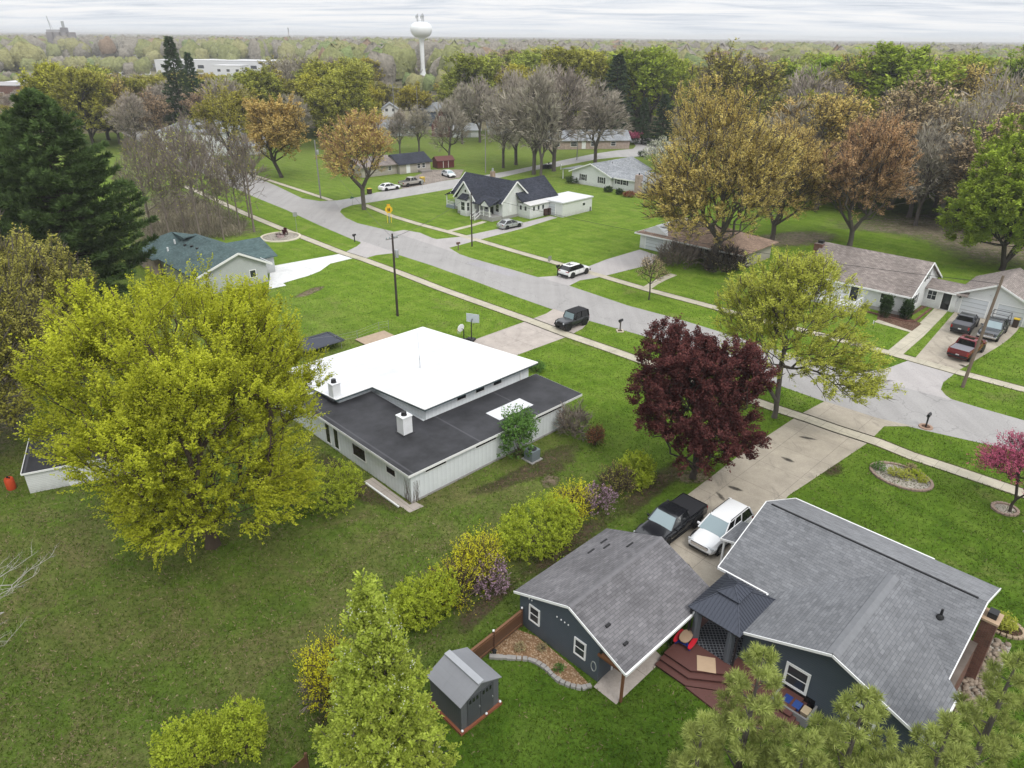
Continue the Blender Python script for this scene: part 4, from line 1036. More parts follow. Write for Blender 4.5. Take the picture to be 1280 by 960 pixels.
# ---------------------------------------------------------------- bungalow and its garage, right
def bungalow():
    f, org, a = local(-44, (1065, 395, 0))
    r = thing('bungalow', 'white house with steep brown-grey roof, porch and dark shutters', 'house', org, a)
    w = MB(); gable_body(w, -8.2, 4.65, 4.3, 14.9, 0, 2.75, 5.6, 'x', 9.6); w.build('wall', M['white_siding'], r)
    MB().box(-8.2, 4.66, 4.27, 4.3, 0, 0.45).build('plinth', M['conc_wall'], r)
    g = MB(); gable_roof(g, -8.6, 5.0, 3.75, 15.4, 2.62, 5.75, 'x', 9.6, 0.14); g.build('roof', M['sh_brown'], r)
    fascia(r, [((-8.6, 3.73, 2.55), (5.0, 3.73, 2.55)), ((5.02, 3.75, 2.55), (5.02, 9.6, 5.66)), ((5.02, 15.4, 2.55), (5.02, 9.6, 5.66))], 0.2, 0.07)
    window(r, (-6.1, 4.3, 1.65), (1, 0, 0), SW, 1.9, 1.15, bars='vert', shutters=M['black'])
    window(r, (2.1, 4.3, 1.65), (1, 0, 0), SW, 1.3, 1.15, bars='sash')
    door(r, (-1.7, 4.3, 0.5), (1, 0, 0), SW, 0.95, 2.05, M['black'], glass=True)
    MB().lathe([(0, 0), (.1, .02), (.09, .2), (0, .24)], (-2.75, 4.18, 2.0), 8).build('wall_lamp', M['black_metal'], r)
    window(r, (4.65, 6.6, 1.65), (0, 1, 0), SE, 1.2, 1.15, shutters=M['black']); window(r, (4.65, 10.6, 1.65), (0, 1, 0), SE, 1.0, 1.0)
    window(r, (4.65, 9.6, 4.05), (0, 1, 0), SE, 0.9, 1.1, shutters=M['black'])
    c = MB(); c.box(-9.35, -8.25, 8.4, 9.9, 0, 5.6); ch = c.build('chimney', M['brick_red'], r)
    MB().box(-9.1, -8.45, 8.9, 9.5, 5.6, 5.95).build('flue', M['black_metal'], ch)
    # porch deck with white balustrade
    p = MB(); p.box(-7.9, -0.3, 1.7, 4.25, 0, 0.5); po = p.build('porch', M['white_siding'], r)
    rl = MB()
    for x0, y0, x1, y1 in ((-7.85, 1.78, -2.4, 1.78), (-7.85, 1.78, -7.85, 4.2), (-0.36, 1.78, -0.36, 4.2)):
        rl.bar((x0, y0, 1.42), (x1, y1, 1.42), .08); rl.bar((x0, y0, .62), (x1, y1, .62), .06)
        n = int(math.dist((x0, y0), (x1, y1)) / .3)
        for k in range(n + 1):
            t = k / max(n, 1); rl.bar((x0 + (x1 - x0) * t, y0 + (y1 - y0) * t, .5), (x0 + (x1 - x0) * t, y0 + (y1 - y0) * t, 1.42), .05 if k % 6 else .1)
    for s_ in (-2.4, -0.4):
        rl.bar((s_, 1.75, 1.42), (s_, 0.5, .95), .08); rl.bar((s_, 0.5, 0), (s_, 0.5, 1.0), .1)
        for k in range(4): rl.bar((s_, 1.55 - .3 * k, .3 - .07 * k), (s_, 1.55 - .3 * k, 1.32 - .11 * k), .04)
    rl.build('balustrade', M['trim'], r)
    for k in range(3): MB().box(-2.35, -0.45, 0.75 + .32 * k, 1.7, .16 * k, .16 * (k + 1)).build('porch_step', M['conc_wall'], r)
    # breezeway
    b = MB(); b.box(4.65, 8.3, 10.2, 13.5, 0, 2.45); b.build('breezeway_wall', M['white_siding'], r)
    g = MB(); gable_roof(g, 4.7, 9.4, 9.85, 14.0, 2.4, 3.25, 'x', None, 0.12); g.build('breezeway_roof', M['sh_brown'], r)
    fascia(r, [((5.05, 9.83, 2.34), (8.2, 9.83, 2.34))], 0.16, 0.06)
    window(r, (5.55, 10.2, 1.6), (1, 0, 0), SW, 0.95, 1.1, bars='grid'); door(r, (7.25, 10.2, 0.15), (1, 0, 0), SW, 0.95, 2.05, M['black'], glass=True)
    # garage
    w = MB(); gable_body(w, 8.3, 16.2, 10.55, 19.5, 0, 2.5, 4.35, 'y', 12.2); w.build('garage_wall', M['white_siding'], r)
    g = MB(); gable_roof(g, 7.85, 16.6, 10.05, 19.9, 2.42, 4.5, 'y', 12.2, 0.13); g.build('garage_roof', M['sh_brown'], r)
    fascia(r, [((7.85, 10.03, 2.36), (12.2, 10.03, 4.42)), ((16.6, 10.03, 2.36), (12.2, 10.03, 4.42))], 0.2, 0.06)
    door(r, (10.2, 10.55, 0.03), (1, 0, 0), SW, 2.75, 2.1, M['door_white'], 'garage_door', panels=4)
    door(r, (14.0, 10.55, 0.03), (1, 0, 0), SW, 2.75, 2.1, M['door_white'], 'garage_door', panels=4)
    MB().lathe([(0, 0), (.1, .02), (.09, .2), (0, .24)], (8.55, 10.42, 1.9), 8).build('wall_lamp', M['black_metal'], r)
    MB().bar((11.6, 10.5, 2.9), (11.6, 9.9, 3.1), .06).build('flag_bracket', M['steel'], r)
    # bed kerb
    k = thing('bed_edging', 'red-brown kerb round the planting bed at the white bungalow corner', 'edging', org, a)
    m = MB(); pts = [(-0.2, 2.7), (5.1, 2.6), (6.0, 3.2), (6.0, 9.6)]
    for i in range(3): m.bar((*pts[i], .08), (*pts[i + 1], .08), .22, .16)
    m.build('kerb', M['brick_red'], k)
    o = thing('flag_post', 'short garden flag post on the lawn before the bungalow steps', 'flag post', (*G(1091, 411), 0)); MB().cyl(0, 0, 0, 1.0, .02, n=6).build('post', M['black'], o); MB().box(-.01, .01, 0, .28, .55, .95).build('flag', M['white'], o)
    x, y = G(1268, 409); o = thing('trash_bin', 'dark bin with yellow lid at the corner of the white garage', 'bin', (x, y, 0), a)
    m = MB(); m.prism([(-.28, -.3), (.28, -.3), (.28, .3), (-.28, .3)], .05, 1.0); m.build('tub', m_plain('brown_bin', (.05, .035, .03), .5), o, bevel=.03); MB().box(-.31, .31, -.34, .33, 1.0, 1.08).build('lid', m_plain('yellow_lid', (.6, .42, .02), .5), o, bevel=.02)
    for k, (u, v) in enumerate(((1030, 311), (1036, 313))):
        if k: break
        x, y = G(u, v); o = thing('paddling_pool', 'small blue pool on the grass behind the bungalow chimney', 'pool', (x, y, 0))
        MB().lathe([(0, .05), (1.2, .05), (1.25, .3), (1.4, .32), (1.42, 0)], n=24).build('liner', m_plain('pool_blue', (.05, .32, .55), .4), o, smooth=40)
bungalow()

# ---------------------------------------------------------------- farmhouse with dark roof
def farmhouse():
    f, org, a = local(-44, (577, 266, 0))
    r = thing('farmhouse', 'old white farmhouse with steep dark navy gables and front porch', 'house', org, a)
    w = MB(); gable_body(w, -3.6, 9.3, 1.6, 8.4, 0, 3.3, 6.3, 'x', 5.0); w.build('wall', M['white_siding'], r)
    w = MB(); gable_body(w, -0.4, 4.2, -0.6, 4.9, 0, 3.3, 6.05, 'y'); w.build('gable_wall', M['white_siding'], r)
    w = MB(); gable_body(w, 4.0, 10.4, 8.4, 14.5, 0, 3.1, 5.9, 'y'); w.build('rear_wall', M['white_siding'], r)
    for b in ((-3.62, 9.32, 1.56, 1.6), (-0.42, 4.22, -0.64, -0.6)): MB().box(*b, 0, .5).build('plinth', M['conc_wall'], r)
    MB().box(9.3, 9.34, 1.6, 8.4, 0, .5).build('plinth', M['conc_wall'], r)
    g = MB()
    gable_roof(g, -4.1, 9.7, 0.95, 9.05, 2.95, 6.45, 'x', 5.0, .13)
    gable_roof(g, -1.05, 4.85, -1.05, 5.0, 3.0, 6.2, 'y', None, .13)
    gable_roof(g, 3.4, 11.0, 5.0, 15.0, 2.9, 6.1, 'y', None, .13)
    g.build('roof', M['sh_navy'], r)
    fascia(r, [((-1.05, -1.07, 2.95), (1.9, -1.07, 6.12)), ((4.85, -1.07, 2.95), (1.9, -1.07, 6.12)), ((9.73, .95, 2.9), (9.73, 5.0, 6.37)), ((9.73, 9.05, 2.9), (9.73, 5.0, 6.37)), ((-4.12, .95, 2.9), (-4.12, 5, 6.37))], .26, .07)
    # bay with its own little roof
    b = MB(); b.prism([(0.7, -.6), (1.1, -1.3), (2.7, -1.3), (3.1, -.6)], 0, 3.0); b.build('bay_wall', M['white_siding'], r)
    b = MB(); b.slab([(0.5, -1.5, 3.0), (3.3, -1.5, 3.0), (2.8, -.6, 3.9), (1.0, -.6, 3.9)], .1); b.build('bay_roof', M['sh_navy'], r)
    window(r, (1.9, -1.3, 1.75), (1, 0, 0), SW, 1.0, 1.5); window(r, (1.9, -.6, 4.4), (1, 0, 0), SW, .5, .5, bars='none')
    window(r, (0.9, -.95, 1.75), (-.5, .87, 0), (-.87, -.5, 0), .45, 1.5); window(r, (2.9, -.95, 1.75), (.5, .87, 0), (.87, -.5, 0), .45, 1.5)
    # front porch
    p = MB(); p.box(4.25, 9.2, -1.0, 1.58, 0, .7); p.build('porch', M['conc_wall'], r)
    g = MB(); g.slab([(4.3, -1.35, 2.75), (9.0, -1.35, 2.75), (9.0, 1.6, 3.75), (4.3, 1.6, 3.75)], .12); g.build('porch_roof', M['sh_navy'], r)
    g = MB(); gable_roof(g, 6.6, 8.9, -1.5, .6, 2.85, 3.75, 'y', None, .1); g.build('porch_roof', M['sh_navy'], r)
    g = MB(); gable_body(g, 6.8, 8.7, -1.38, .4, 2.6, 2.8, 3.6, 'y'); g.build('porch_gable', M['white_siding'], r)
    for x in (4.5, 6.0, 7.0, 8.5): MB().box(x - .07, x + .07, -1.0, -.86, .7, 2.72).build('porch_post', M['trim'], r)
    rl = MB()
    for x0, x1 in ((4.5, 5.1), (6.2, 9.0)):
        rl.bar((x0, -.93, 1.55), (x1, -.93, 1.55), .07); rl.bar((x0, -.93, .9), (x1, -.93, .9), .06)
        for k in range(int((x1 - x0) / .22) + 1): rl.bar((x0 + .22 * k, -.93, .9), (x0 + .22 * k, -.93, 1.55), .045)
    for x in (5.1, 6.2): rl.bar((x, -.95, 1.5), (x, -2.4, .8), .08); rl.bar((x, -2.4, 0), (x, -2.4, .9), .1); rl.bar((x, -1.0, .9), (x, -2.4, .2), .08)
    rl.build('balustrade', M['trim'], r)
    for k in range(4): MB().box(5.15, 6.15, -2.3 + .33 * k, -1.0, .17 * k, .17 * (k + 1)).build('porch_step', M['conc_wall'], r)
    door(r, (6.6, 1.6, .7), (1, 0, 0), SW, .9, 2.05, M['black'], glass=True)
    window(r, (5.2, 1.6, 1.9), (1, 0, 0), SW, .8, 1.3); window(r, (8.0, 1.6, 1.9), (1, 0, 0), SW, .8, 1.3)
    window(r, (9.3, 3.6, 2.0), (0, 1, 0), SE, .5, 1.6, bars='none', glass=M['white'])
    # west porch
    g = MB(); g.slab([(-5.9, 1.0, 2.45), (-5.9, 7.6, 2.45), (-3.5, 7.6, 3.55), (-3.5, 1.0, 3.55)][::-1], .12); g.build('porch_roof', M['sh_navy'], r)
    for y in (1.3, 4.0, 7.2): MB().box(-5.7, -5.56, y - .07, y + .07, .5, 2.45).build('porch_post', M['trim'], r)
    MB().box(-5.8, -3.62, 1.2, 7.4, 0, .5).build('porch', m_plain('blue_lattice', (.25, .30, .34), .8), r)
    rl = MB()
    for a_, b_ in (((-5.63, 1.3), (-5.63, 7.2)), ((-5.63, 1.3), (-3.7, 1.3))):
        rl.bar((*a_, 1.3), (*b_, 1.3), .07); rl.bar((*a_, .7), (*b_, .7), .06)
        n = int(math.dist(a_, b_) / .25)
        for k in range(n + 1): t = k / n; rl.bar((a_[0] + (b_[0] - a_[0]) * t, a_[1] + (b_[1] - a_[1]) * t, .6), (a_[0] + (b_[0] - a_[0]) * t, a_[1] + (b_[1] - a_[1]) * t, 1.3), .045)
    rl.build('balustrade', M['trim'], r)
    window(r, (-3.6, 3.2, 1.9), (0, 1, 0), NW, .8, 1.4); window(r, (-3.6, 5.0, 4.6), (0, 1, 0), NW, .7, 1.0)
    # enclosed rear porch with five small windows
    b = MB(); b.box(9.34, 12.4, 5.6, 12.2, 0, 2.5); b.build('sun_room', M['white_siding'], r)
    g = MB(); g.slab([(12.7, 5.3, 2.5), (12.7, 12.5, 2.5), (9.3, 12.5, 3.1), (9.3, 5.3, 3.1)], .1); g.build('sun_room_roof', m_plain('pale_roofing', (.55, .54, .53), .8, var=.2), r)
    for k in range(3): window(r, (12.4, 6.6 + 1.25 * k, 1.75), (0, 1, 0), SE, .55, .8, bars='none')
    for k in range(2): window(r, (10.1 + 1.2 * k, 5.6, 1.75), (1, 0, 0), SW, .55, .8, bars='none')
    c = MB(); c.box(2.2, 2.9, 5.4, 6.1, 5.6, 7.3); ch = c.build('chimney', m_brick('tan_brick', (.30, .20, .13), (.38, .27, .18), (.4, .36, .3)), r)
    MB().cyl(2.55, 5.75, 7.3, 7.85, .22, .16, 10).build('cap', M['steel'], ch)
farmhouse()

def farm_garage():
    f, org, a = local(46, (703, 272, 0))
    r = thing('flat_garage', 'white flat-roofed garage at the end of the farmhouse driveway', 'garage', org, a)
    MB().box(0, 8.6, 0, 6.0, 0, 2.55).build('wall', M['white_siding'], r)
    MB().box(-.2, 8.8, -.2, 6.2, 2.552, 2.75).build('roof', M['tpo'], r)
    window(r, (6.1, 0, 1.6), (1, 0, 0), SW, .75, .5, bars='none')
    door(r, (0, 3.2, .03), (0, 1, 0), NW, 2.8, 2.1, M['door_white'], 'garage_door', panels=4)
    MB().box(8.0, 8.25, -.06, 0, .0, .8).build('vent', M['black'], r)
    for k, (u, v) in enumerate(((681, 269.5), (686.5, 268.5))):
        x, y = G(u, v); o = thing('waste_cart', ['left of two brown waste carts beside the flat white garage', 'right of two brown waste carts beside the flat white garage'][k], 'bin', (x, y, 0), a, 'waste carts by the flat garage')
        mm = m_plain('maroon_bin', (.06, .03, .028), .5)
        MB().prism([(-.4, -.4), (.4, -.4), (.4, .4), (-.4, .4)], .1, 1.2).build('tub', mm, o, bevel=.04); MB().box(-.43, .43, -.45, .45, 1.2, 1.28).build('lid', mm, o, bevel=.02)
        for s_ in (-1, 1): MB().lathe([(0, -.04), (.12, -.04), (.12, .04), (0, .04)], (.35, s_ * .3, .12), 10, 'y').build('wheel', M['black'], o)
farm_garage()

# ---------------------------------------------------------------- ranch house, centre right
def ranch():
    f, org, a = local(-44, (720, 229, 0))
    r = thing('ranch_house', 'white ranch house with light grey gable roof and black shutters', 'house', org, a)
    # x along the street (right), y away from it
    w = MB(); gable_body(w, -1.3, 9.7, 0, 15.0, 0, 2.7, 4.7, 'y'); w.build('wall', M['white_siding'], r)
    g = MB(); gable_roof(g, -1.9, 10.3, -.5, 15.4, 2.55, 4.85, 'y', None, .13); g.build('roof', M['sh_lt'], r)
    w = MB(); gable_body(w, 9.7, 17.6, .8, 8.0, 0, 2.6, 3.9, 'x'); w.build('wing_wall', M['white_siding'], r)
    g = MB(); gable_roof(g, 7.5, 17.9, .3, 8.5, 2.5, 4.1, 'x', None, .13); g.build('wing_roof', M['sh_lt'], r)
    fascia(r, [((-1.9, -.52, 2.5), (4.2, -.52, 4.78)), ((10.3, -.52, 2.5), (4.2, -.52, 4.78)), ((9.9, .28, 2.44), (17.9, .28, 2.44))], .24, .07)
    for x in (2.0, 7.2): window(r, (x, 0, 1.6), (1, 0, 0), SW, 1.1, 1.25, shutters=M['black'], bars='grid')
    for x in (11.3, 12.9): window(r, (x, .8, 1.7), (1, 0, 0), SW, .9, .9, shutters=M['black'])
    c = MB(); c.box(16.2, 17.5, -.2, .78, 0, 3.9); ch = c.build('chimney', M['brick_pink'], r); MB().cyl(16.85, .3, 3.9, 4.3, .15, n=10).build('flue', M['black_metal'], ch)
    w = MB(); gable_body(w, 17.62, 24.5, 1.5, 9.0, 0, 2.4, 3.7, 'x'); w.build('garage_wall', M['white_siding'], r)
    g = MB(); gable_roof(g, 17.95, 24.9, 1.0, 9.5, 2.3, 3.85, 'x', None, .12); g.build('garage_roof', M['sh_lt'], r)
    door(r, (21, 1.5, .03), (1, 0, 0), SW, 3.8, 2.1, M['door_white'], 'garage_door', panels=4)
    # side porch
    g = MB(); g.slab([(-6.2, 2.0, 2.3), (-6.2, 8.5, 2.3), (-1.3, 8.5, 2.85), (-1.3, 2.0, 2.85)][::-1], .15); g.build('porch_roof', M['sh_lt'], r)
    for x, y in ((-5.9, 2.3), (-5.9, 8.2)): MB().box(x - .08, x + .08, y - .08, y + .08, 0, 2.3).build('porch_post', M['trim'], r)
    door(r, (-1.3, 5, .2), (0, 1, 0), NW, .95, 2.05, M['black'])
    pipe_vent(r, 5.5, 6, 4.4, .4)
ranch()

# ---------------------------------------------------------------- generic houses farther off
def plain_house(name, label, px, ang, Wd, D, he, hr, wall, roof, wins=(), rear=(), doors=(), axis='x', chim=None, cat='house', hip=False, over=.45, extra=None):
    x, y = G(px[0], px[1]); a = R(ang)
    r = thing(name, label, cat, (x, y, 0), a)
    w = MB()
    if hip: w.box(0, Wd, 0, D, 0, he)
    else: gable_body(w, 0, Wd, 0, D, 0, he, hr - .15, axis)
    w.build('wall', wall, r)
    g = MB()
    if hip:
        i = min(Wd, D) / 2 + over - .05; z0 = he - .05
        X0, X1, Y0, Y1 = -over, Wd + over, -over, D + over
        if Wd >= D: a_, b_ = (X0 + i, (Y0 + Y1) / 2), (X1 - i, (Y0 + Y1) / 2)
        else: a_, b_ = ((X0 + X1) / 2, Y0 + i), ((X0 + X1) / 2, Y1 - i)
        A = (*a_, hr); B = (*b_, hr)
        if Wd >= D:
            g.slab([(X0, Y0, z0), (X1, Y0, z0), B, A], .12); g.slab([(X1, Y1, z0), (X0, Y1, z0), A, B], .12)
            g.slab([(X0, Y1, z0), (X0, Y0, z0), A], .12); g.slab([(X1, Y0, z0), (X1, Y1, z0), B], .12)
        else:
            g.slab([(X1, Y0, z0), (X1, Y1, z0), B, A], .12); g.slab([(X0, Y1, z0), (X0, Y0, z0), A, B], .12)
            g.slab([(X0, Y0, z0), (X1, Y0, z0), A], .12); g.slab([(X1, Y1, z0), (X0, Y1, z0), B], .12)
    elif axis == 'x':
        s_ = (hr - he) / (D / 2); gable_roof(g, -over, Wd + over, -over, D + over, he - over * s_, hr, 'x', None, .13)
    else:
        s_ = (hr - he) / (Wd / 2); gable_roof(g, -over, Wd + over, -over, D + over, he - over * s_, hr, 'y', None, .13)
    g.build('roof', roof, r)
    for (side, t, z, w_, h_) in wins:
        if side == 'f': window(r, (t, 0, z), (1, 0, 0), SW, w_, h_)
        if side == 'l': window(r, (0, t, z), (0, 1, 0), NW, w_, h_)
        if side == 'r': window(r, (Wd, t, z), (0, 1, 0), SE, w_, h_)
    for (side, t, w_, h_, mat, nm) in doors:
        if side == 'f': door(r, (t, 0, .1), (1, 0, 0), SW, w_, h_, mat, nm, panels=3)
        if side == 'l': door(r, (0, t, .1), (0, 1, 0), NW, w_, h_, mat, nm, panels=3)
        if side == 'r': door(r, (Wd, t, .1), (0, 1, 0), SE, w_, h_, mat, nm, panels=3)
    if chim:
        c = MB(); c.box(chim[0] - .35, chim[0] + .35, chim[1] - .35, chim[1] + .35, he, hr + .8); c.build('chimney', M['brick_red'], r)
    if extra: extra(r)
    return r

# green-roofed house on the left
def green_house():
    f, org, a = local(44, (338, 352, 0))
    r = thing('green_roofed_house', 'pale grey house with blue-green shingle roof and new concrete drive', 'house', org, a)
    w = MB(); gable_body(w, -9.3, -.2, .1, 13.0, 0, 2.6, 4.55, 'y', -3.9); w.build('wall', M['grey_siding'], r)
    MB().box(-10.2, -2.0, 13.0, 20.5, 0, 2.6).build('rear_wall', M['brick_pink'], r)
    w = MB(); gable_body(w, -.2, 2.6, 3.6, 12.0, 0, 2.5, 3.9, 'x'); w.build('wing_wall', M['grey_siding'], r)
    g = MB(); gable_roof(g, -9.9, .45, -.35, 13.4, 2.5, 4.72, 'y', -3.9, .13)
    X0, X1, Y0, Y1 = -10.7, -1.4, 12.0, 21.0
    A = (-6.05, 16.3, 4.75); z0 = 2.5
    g.slab([(X0, Y0, z0), (X1, Y0, z0), A], .12); g.slab([(X1, Y0, z0), (X1, Y1, z0), A], .12); g.slab([(X1, Y1, z0), (X0, Y1, z0), A], .12); g.slab([(X0, Y1, z0), (X0, Y0, z0), A], .12)
    g.slab([(-6.05, 12.0, 4.70), (-3.9, 12.4, 4.70), (-6.05, 16.3, 4.75)], .1)
    gable_roof(g, -3.9, 3.0, 3.1, 12.5, 2.4, 4.1, 'x', None, .13)
    g.build('roof', M['sh_green'], r)
    fascia(r, [((-9.9, -.37, 2.45), (-3.9, -.37, 4.65)), ((.45, -.37, 2.45), (-3.9, -.37, 4.65)), ((.47, -.35, 2.45), (.47, 3.1, 2.45))], .26, .07)
    window(r, (-2.2, .1, 1.55), (1, 0, 0), SW, .75, .9, bars='none')
    door(r, (-.2, 1.9, .03), (0, 1, 0), SE, 2.6, 2.1, M['door_white'], 'garage_door', panels=4)
    window(r, (2.6, 7.8, 1.5), (0, 1, 0), SE, 1.4, 1.2)
    for x, y, z in ((-6.3, 11.2, 3.9), (-6.0, 9.6, 4.0), (-5.9, 8.0, 4.0)): MB().box(x - .17, x + .17, y - .17, y + .17, z - .25, z + .1).build('roof_vent', M['black'], r)
    for x, y, z in ((-6.8, 13.5, 4.0), (-8.2, 12.6, 3.35)): pipe_vent(r, x, y, z, .3, .12, M['white'])
green_house()

# house with faded brown roof behind the golden tree
def brown_house():
    f, org, a = local(-44, (800, 312, 0))
    r = thing('brown_roofed_house', 'white house with faded brown roof behind the golden maple', 'house', org, a)
    w = MB(); gable_body(w, -.8, 4.6, 1.0, 9.5, 0, 2.5, 4.0, 'y'); w.build('garage_wall', M['white_siding'], r)
    MB().box(4.6, 16.5, 2.6, 10.5, 0, 2.6).build('wall', M['tan_siding'], r)
    g = MB()
    X0, X1, Y0, Y1, z0, zr = -1.4, 17.2, .2, 11.2, 2.45, 4.5; i = 5.5
    A, B = (X0 + i, 5.7, zr), (X1 - i, 5.7, zr)
    g.slab([(X0, Y0, z0), (X1, Y0, z0), B, A], .12); g.slab([(X1, Y1, z0), (X0, Y1, z0), A, B], .12); g.slab([(X0, Y1, z0), (X0, Y0, z0), A], .12); g.slab([(X1, Y0, z0), (X1, Y1, z0), B], .12)
    g.build('roof', M['sh_tan'], r)
    fascia(r, [((X0, Y0 - .02, z0 - .06), (X1, Y0 - .02, z0 - .06)), ((X0 - .02, Y0, z0 - .06), (X0 - .02, Y1, z0 - .06))], .2, .06)
    door(r, (1.9, 1.0, .03), (1, 0, 0), SW, 3.2, 2.1, M['door_white'], 'garage_door', panels=4)
    for x in (7.2, 10.5, 13.6): window(r, (x, 2.6, 1.5), (1, 0, 0), SW, 1.4, 1.1)
    door(r, (8.9, 2.6, .2), (1, 0, 0), SW, .95, 2.05, M['black'])
    for x in (5.0, 11.8): MB().box(x - .07, x + .07, .5, .64, 0, 2.4).build('porch_post', M['trim'], r)
brown_house()

def tan_extra(r):
    w = MB(); w.box(-9.5, 0, 1.2, 9.0, 0, 2.5); w.build('side_wall', M['tan_siding'], r)
    g = MB(); gable_roof(g, -10, -.2, .5, 9.7, 2.35, 4.0, 'x', None, .12); g.build('side_roof', M['sh_brown'], r)
    window(r, (-2.0, 1.2, 1.5), (1, 0, 0), SW, .8, .9)
    MB().box(5.2, 8.2, -1.6, 0, 0, .45).build('porch', m_plain('grey_timber_porch', (.25, .23, .21), .8), r)
plain_house('tan_house', 'tan house with dark grey roof beside the gravel yard', (500, 218), 40, 8.8, 7.0, 2.5, 4.2, M['tan_siding'], M['sh_navy'], wins=[('f', 5.4, 1.5, .8, 1.0), ('f', 6.8, 1.5, .8, 1.0)], doors=[('f', 2.4, .9, 2.0, M['white'], 'door')], extra=tan_extra)
plain_house('red_shed', 'dark red garden shed beside the gravel yard', (547, 211), 30, 4.6, 3.0, 2.0, 2.8, M['red_siding'], m_plain('dull_red_roof', (.13, .055, .05), .8), doors=[('f', 2.3, 1.3, 1.7, M['red_siding'], 'door')], cat='shed', over=.2)
plain_house('red_house', 'dark red house with steep grey gable and white window', (540, 171), 0, 6.6, 9.0, 4.0, 9.2, M['red_siding'], M['sh_lt'], wins=[('f', 3.3, 5.6, 1.1, 1.6), ('f', 1.6, 2.0, 1.0, 1.4), ('f', 4.6, 2.0, 1.0, 1.4)], axis='y')
plain_house('blue_house', 'blue-grey two-storey house behind the dark red house', (531, 158), 12, 11, 9, 5.2, 8.0, M['blue_siding'], M['sh_lt'], wins=[('f', 1.6, 4.1, .8, 1.1), ('f', 1.6, 1.6, .8, 1.1), ('l', 3, 4.1, .9, 1.1), ('f', 6, 4.0, .9, 1.1), ('f', 9, 4.0, .9, 1.1)], hip=True)
plain_house('pale_house', 'small white gabled house with two windows left of the willow', (478, 146), 10, 6.5, 8, 3.0, 5.2, M['white_siding'], M['sh_lt'], wins=[('f', 1.9, 2.6, 1.1, 1.1), ('f', 4.6, 2.6, 1.1, 1.1)], axis='y')
plain_house('grey_house', 'long low house with wide grey roof behind bare trees', (462, 171), 14, 15, 9, 2.6, 4.8, M['grey_siding'], M['sh_lt'], wins=[('f', 3, 1.5, 1.4, 1.0), ('f', 7.5, 1.5, 1.8, 1.2), ('f', 12, 1.5, 1.2, 1.0)], hip=True)
plain_house('long_ranch', 'long low pale ranch behind the row of bare park trees', (684, 187), 8, 25, 9, 2.7, 5.0, M['brick_pink'], M['sh_lt'], wins=[('f', 3, 1.5, 1.4, 1.1), ('f', 8, 1.5, 1.8, 1.2), ('f', 14, 1.5, 1.6, 1.2), ('f', 20, 1.5, 1.4, 1.1)], doors=[('f', 11, 1.0, 2.1, M['white'], 'door')], axis='x')
plain_house('white_gabled_house', 'white gabled house above the lawn behind the golden tree', (868, 148), -20, 9, 12, 4.2, 7.4, M['white_siding'], M['sh_lt'], wins=[('f', 2, 2.0, 1.2, 1.3), ('f', 6.5, 2.0, 1.2, 1.3), ('f', 4.4, 5.2, 1.0, 1.1)], axis='y')
plain_house('white_two_storey_house', 'white two-storey house with shallow grey hip roof behind bare trees', (203, 192), -8, 21, 11, 6.0, 8.6, M['white_siding'], M['sh_lt'], wins=[('f', 2.5, 4.4, 1.2, 1.2), ('f', 7, 4.4, 1.2, 1.2), ('f', 12, 4.4, 1.2, 1.2), ('f', 17, 4.4, 1.2, 1.2), ('f', 4.5, 1.6, 1.4, 1.2), ('f', 10, 1.6, 1.4, 1.2)], hip=True)
plain_house('white_cottage', 'white cottage with grey roof behind the leaning bare tree', (288, 195), 22, 9.5, 9, 2.6, 5.0, M['white_siding'], M['sh_lt'], wins=[('l', 4, 1.6, 1.0, 1.2), ('f', 7.2, 1.5, 1.0, .9)], doors=[('f', 3.0, 2.4, 1.5, M['black'], 'garage_door')], axis='x')
plain_house('grey_outbuilding', 'low outbuilding with flat grey roof behind the golden maple', (845, 183), -10, 12, 8, 2.2, 2.7, M['grey_siding'], M['sh_lt'], axis='x', cat='outbuilding')
plain_house('white_garage', 'small white garage with pale roof right of the dark red house', (566, 172), 8, 9, 7, 2.5, 4.2, M['white_siding'], m_plain('pale_metal_roof', (.5, .52, .55), .5), doors=[('f', 4.5, 3, 2.1, M['grey_siding'], 'garage_door')], axis='x', cat='garage')
plain_house('pale_bungalow', 'pale bungalow with grey-white roof between trunks of the park trees', (610, 168), 4, 13, 8, 2.6, 4.4, M['white_siding'], m_plain('pale_metal_roof2', (.46, .48, .50), .5), wins=[('f', 3, 1.5, 1.2, 1), ('f', 9, 1.5, 1.2, 1)], axis='x')

# in-town blocks seen over the trees on the left
def town_block(name, label, px, v_top, wpx, D, wall, roof, ang=-3, stepped=0, wins=0):
    x, y = G(px[0], px[1]); h = max(3.5, ztop(x, y, v_top)); Wd = wpx * math.hypot(x, y) / FPX
    r = thing(name, label, 'building', (x, y, 0), R(ang))
    MB().box(0, Wd, 0, D, 0, h).build('wall', wall, r)
    e = MB(); e.box(-.2, Wd + .2, -.2, D + .2, h, h + .35); e.build('roof', roof, r)
    if stepped: MB().box(Wd * .55, Wd * .95, D * .2, D * .8, h + .352, h + stepped).build('upper_block', wall, r)
    for k in range(wins):
        window(r, (Wd * (k + .6) / wins, 0, h * .55), (1, 0, 0), SW, Wd / wins * .35, h * .25, bars='none')
    return r
wb = m_plain('white_block', (.62, .63, .65), .6, var=.1); gb = m_plain('grey_block', (.35, .34, .34), .7, var=.15); rw = M['tpo']
town_block('warehouse', 'long white flat-roofed warehouse over the trees left of the tall spruce', (196, 92), 75, 130, 40, wb, rw, wins=7)
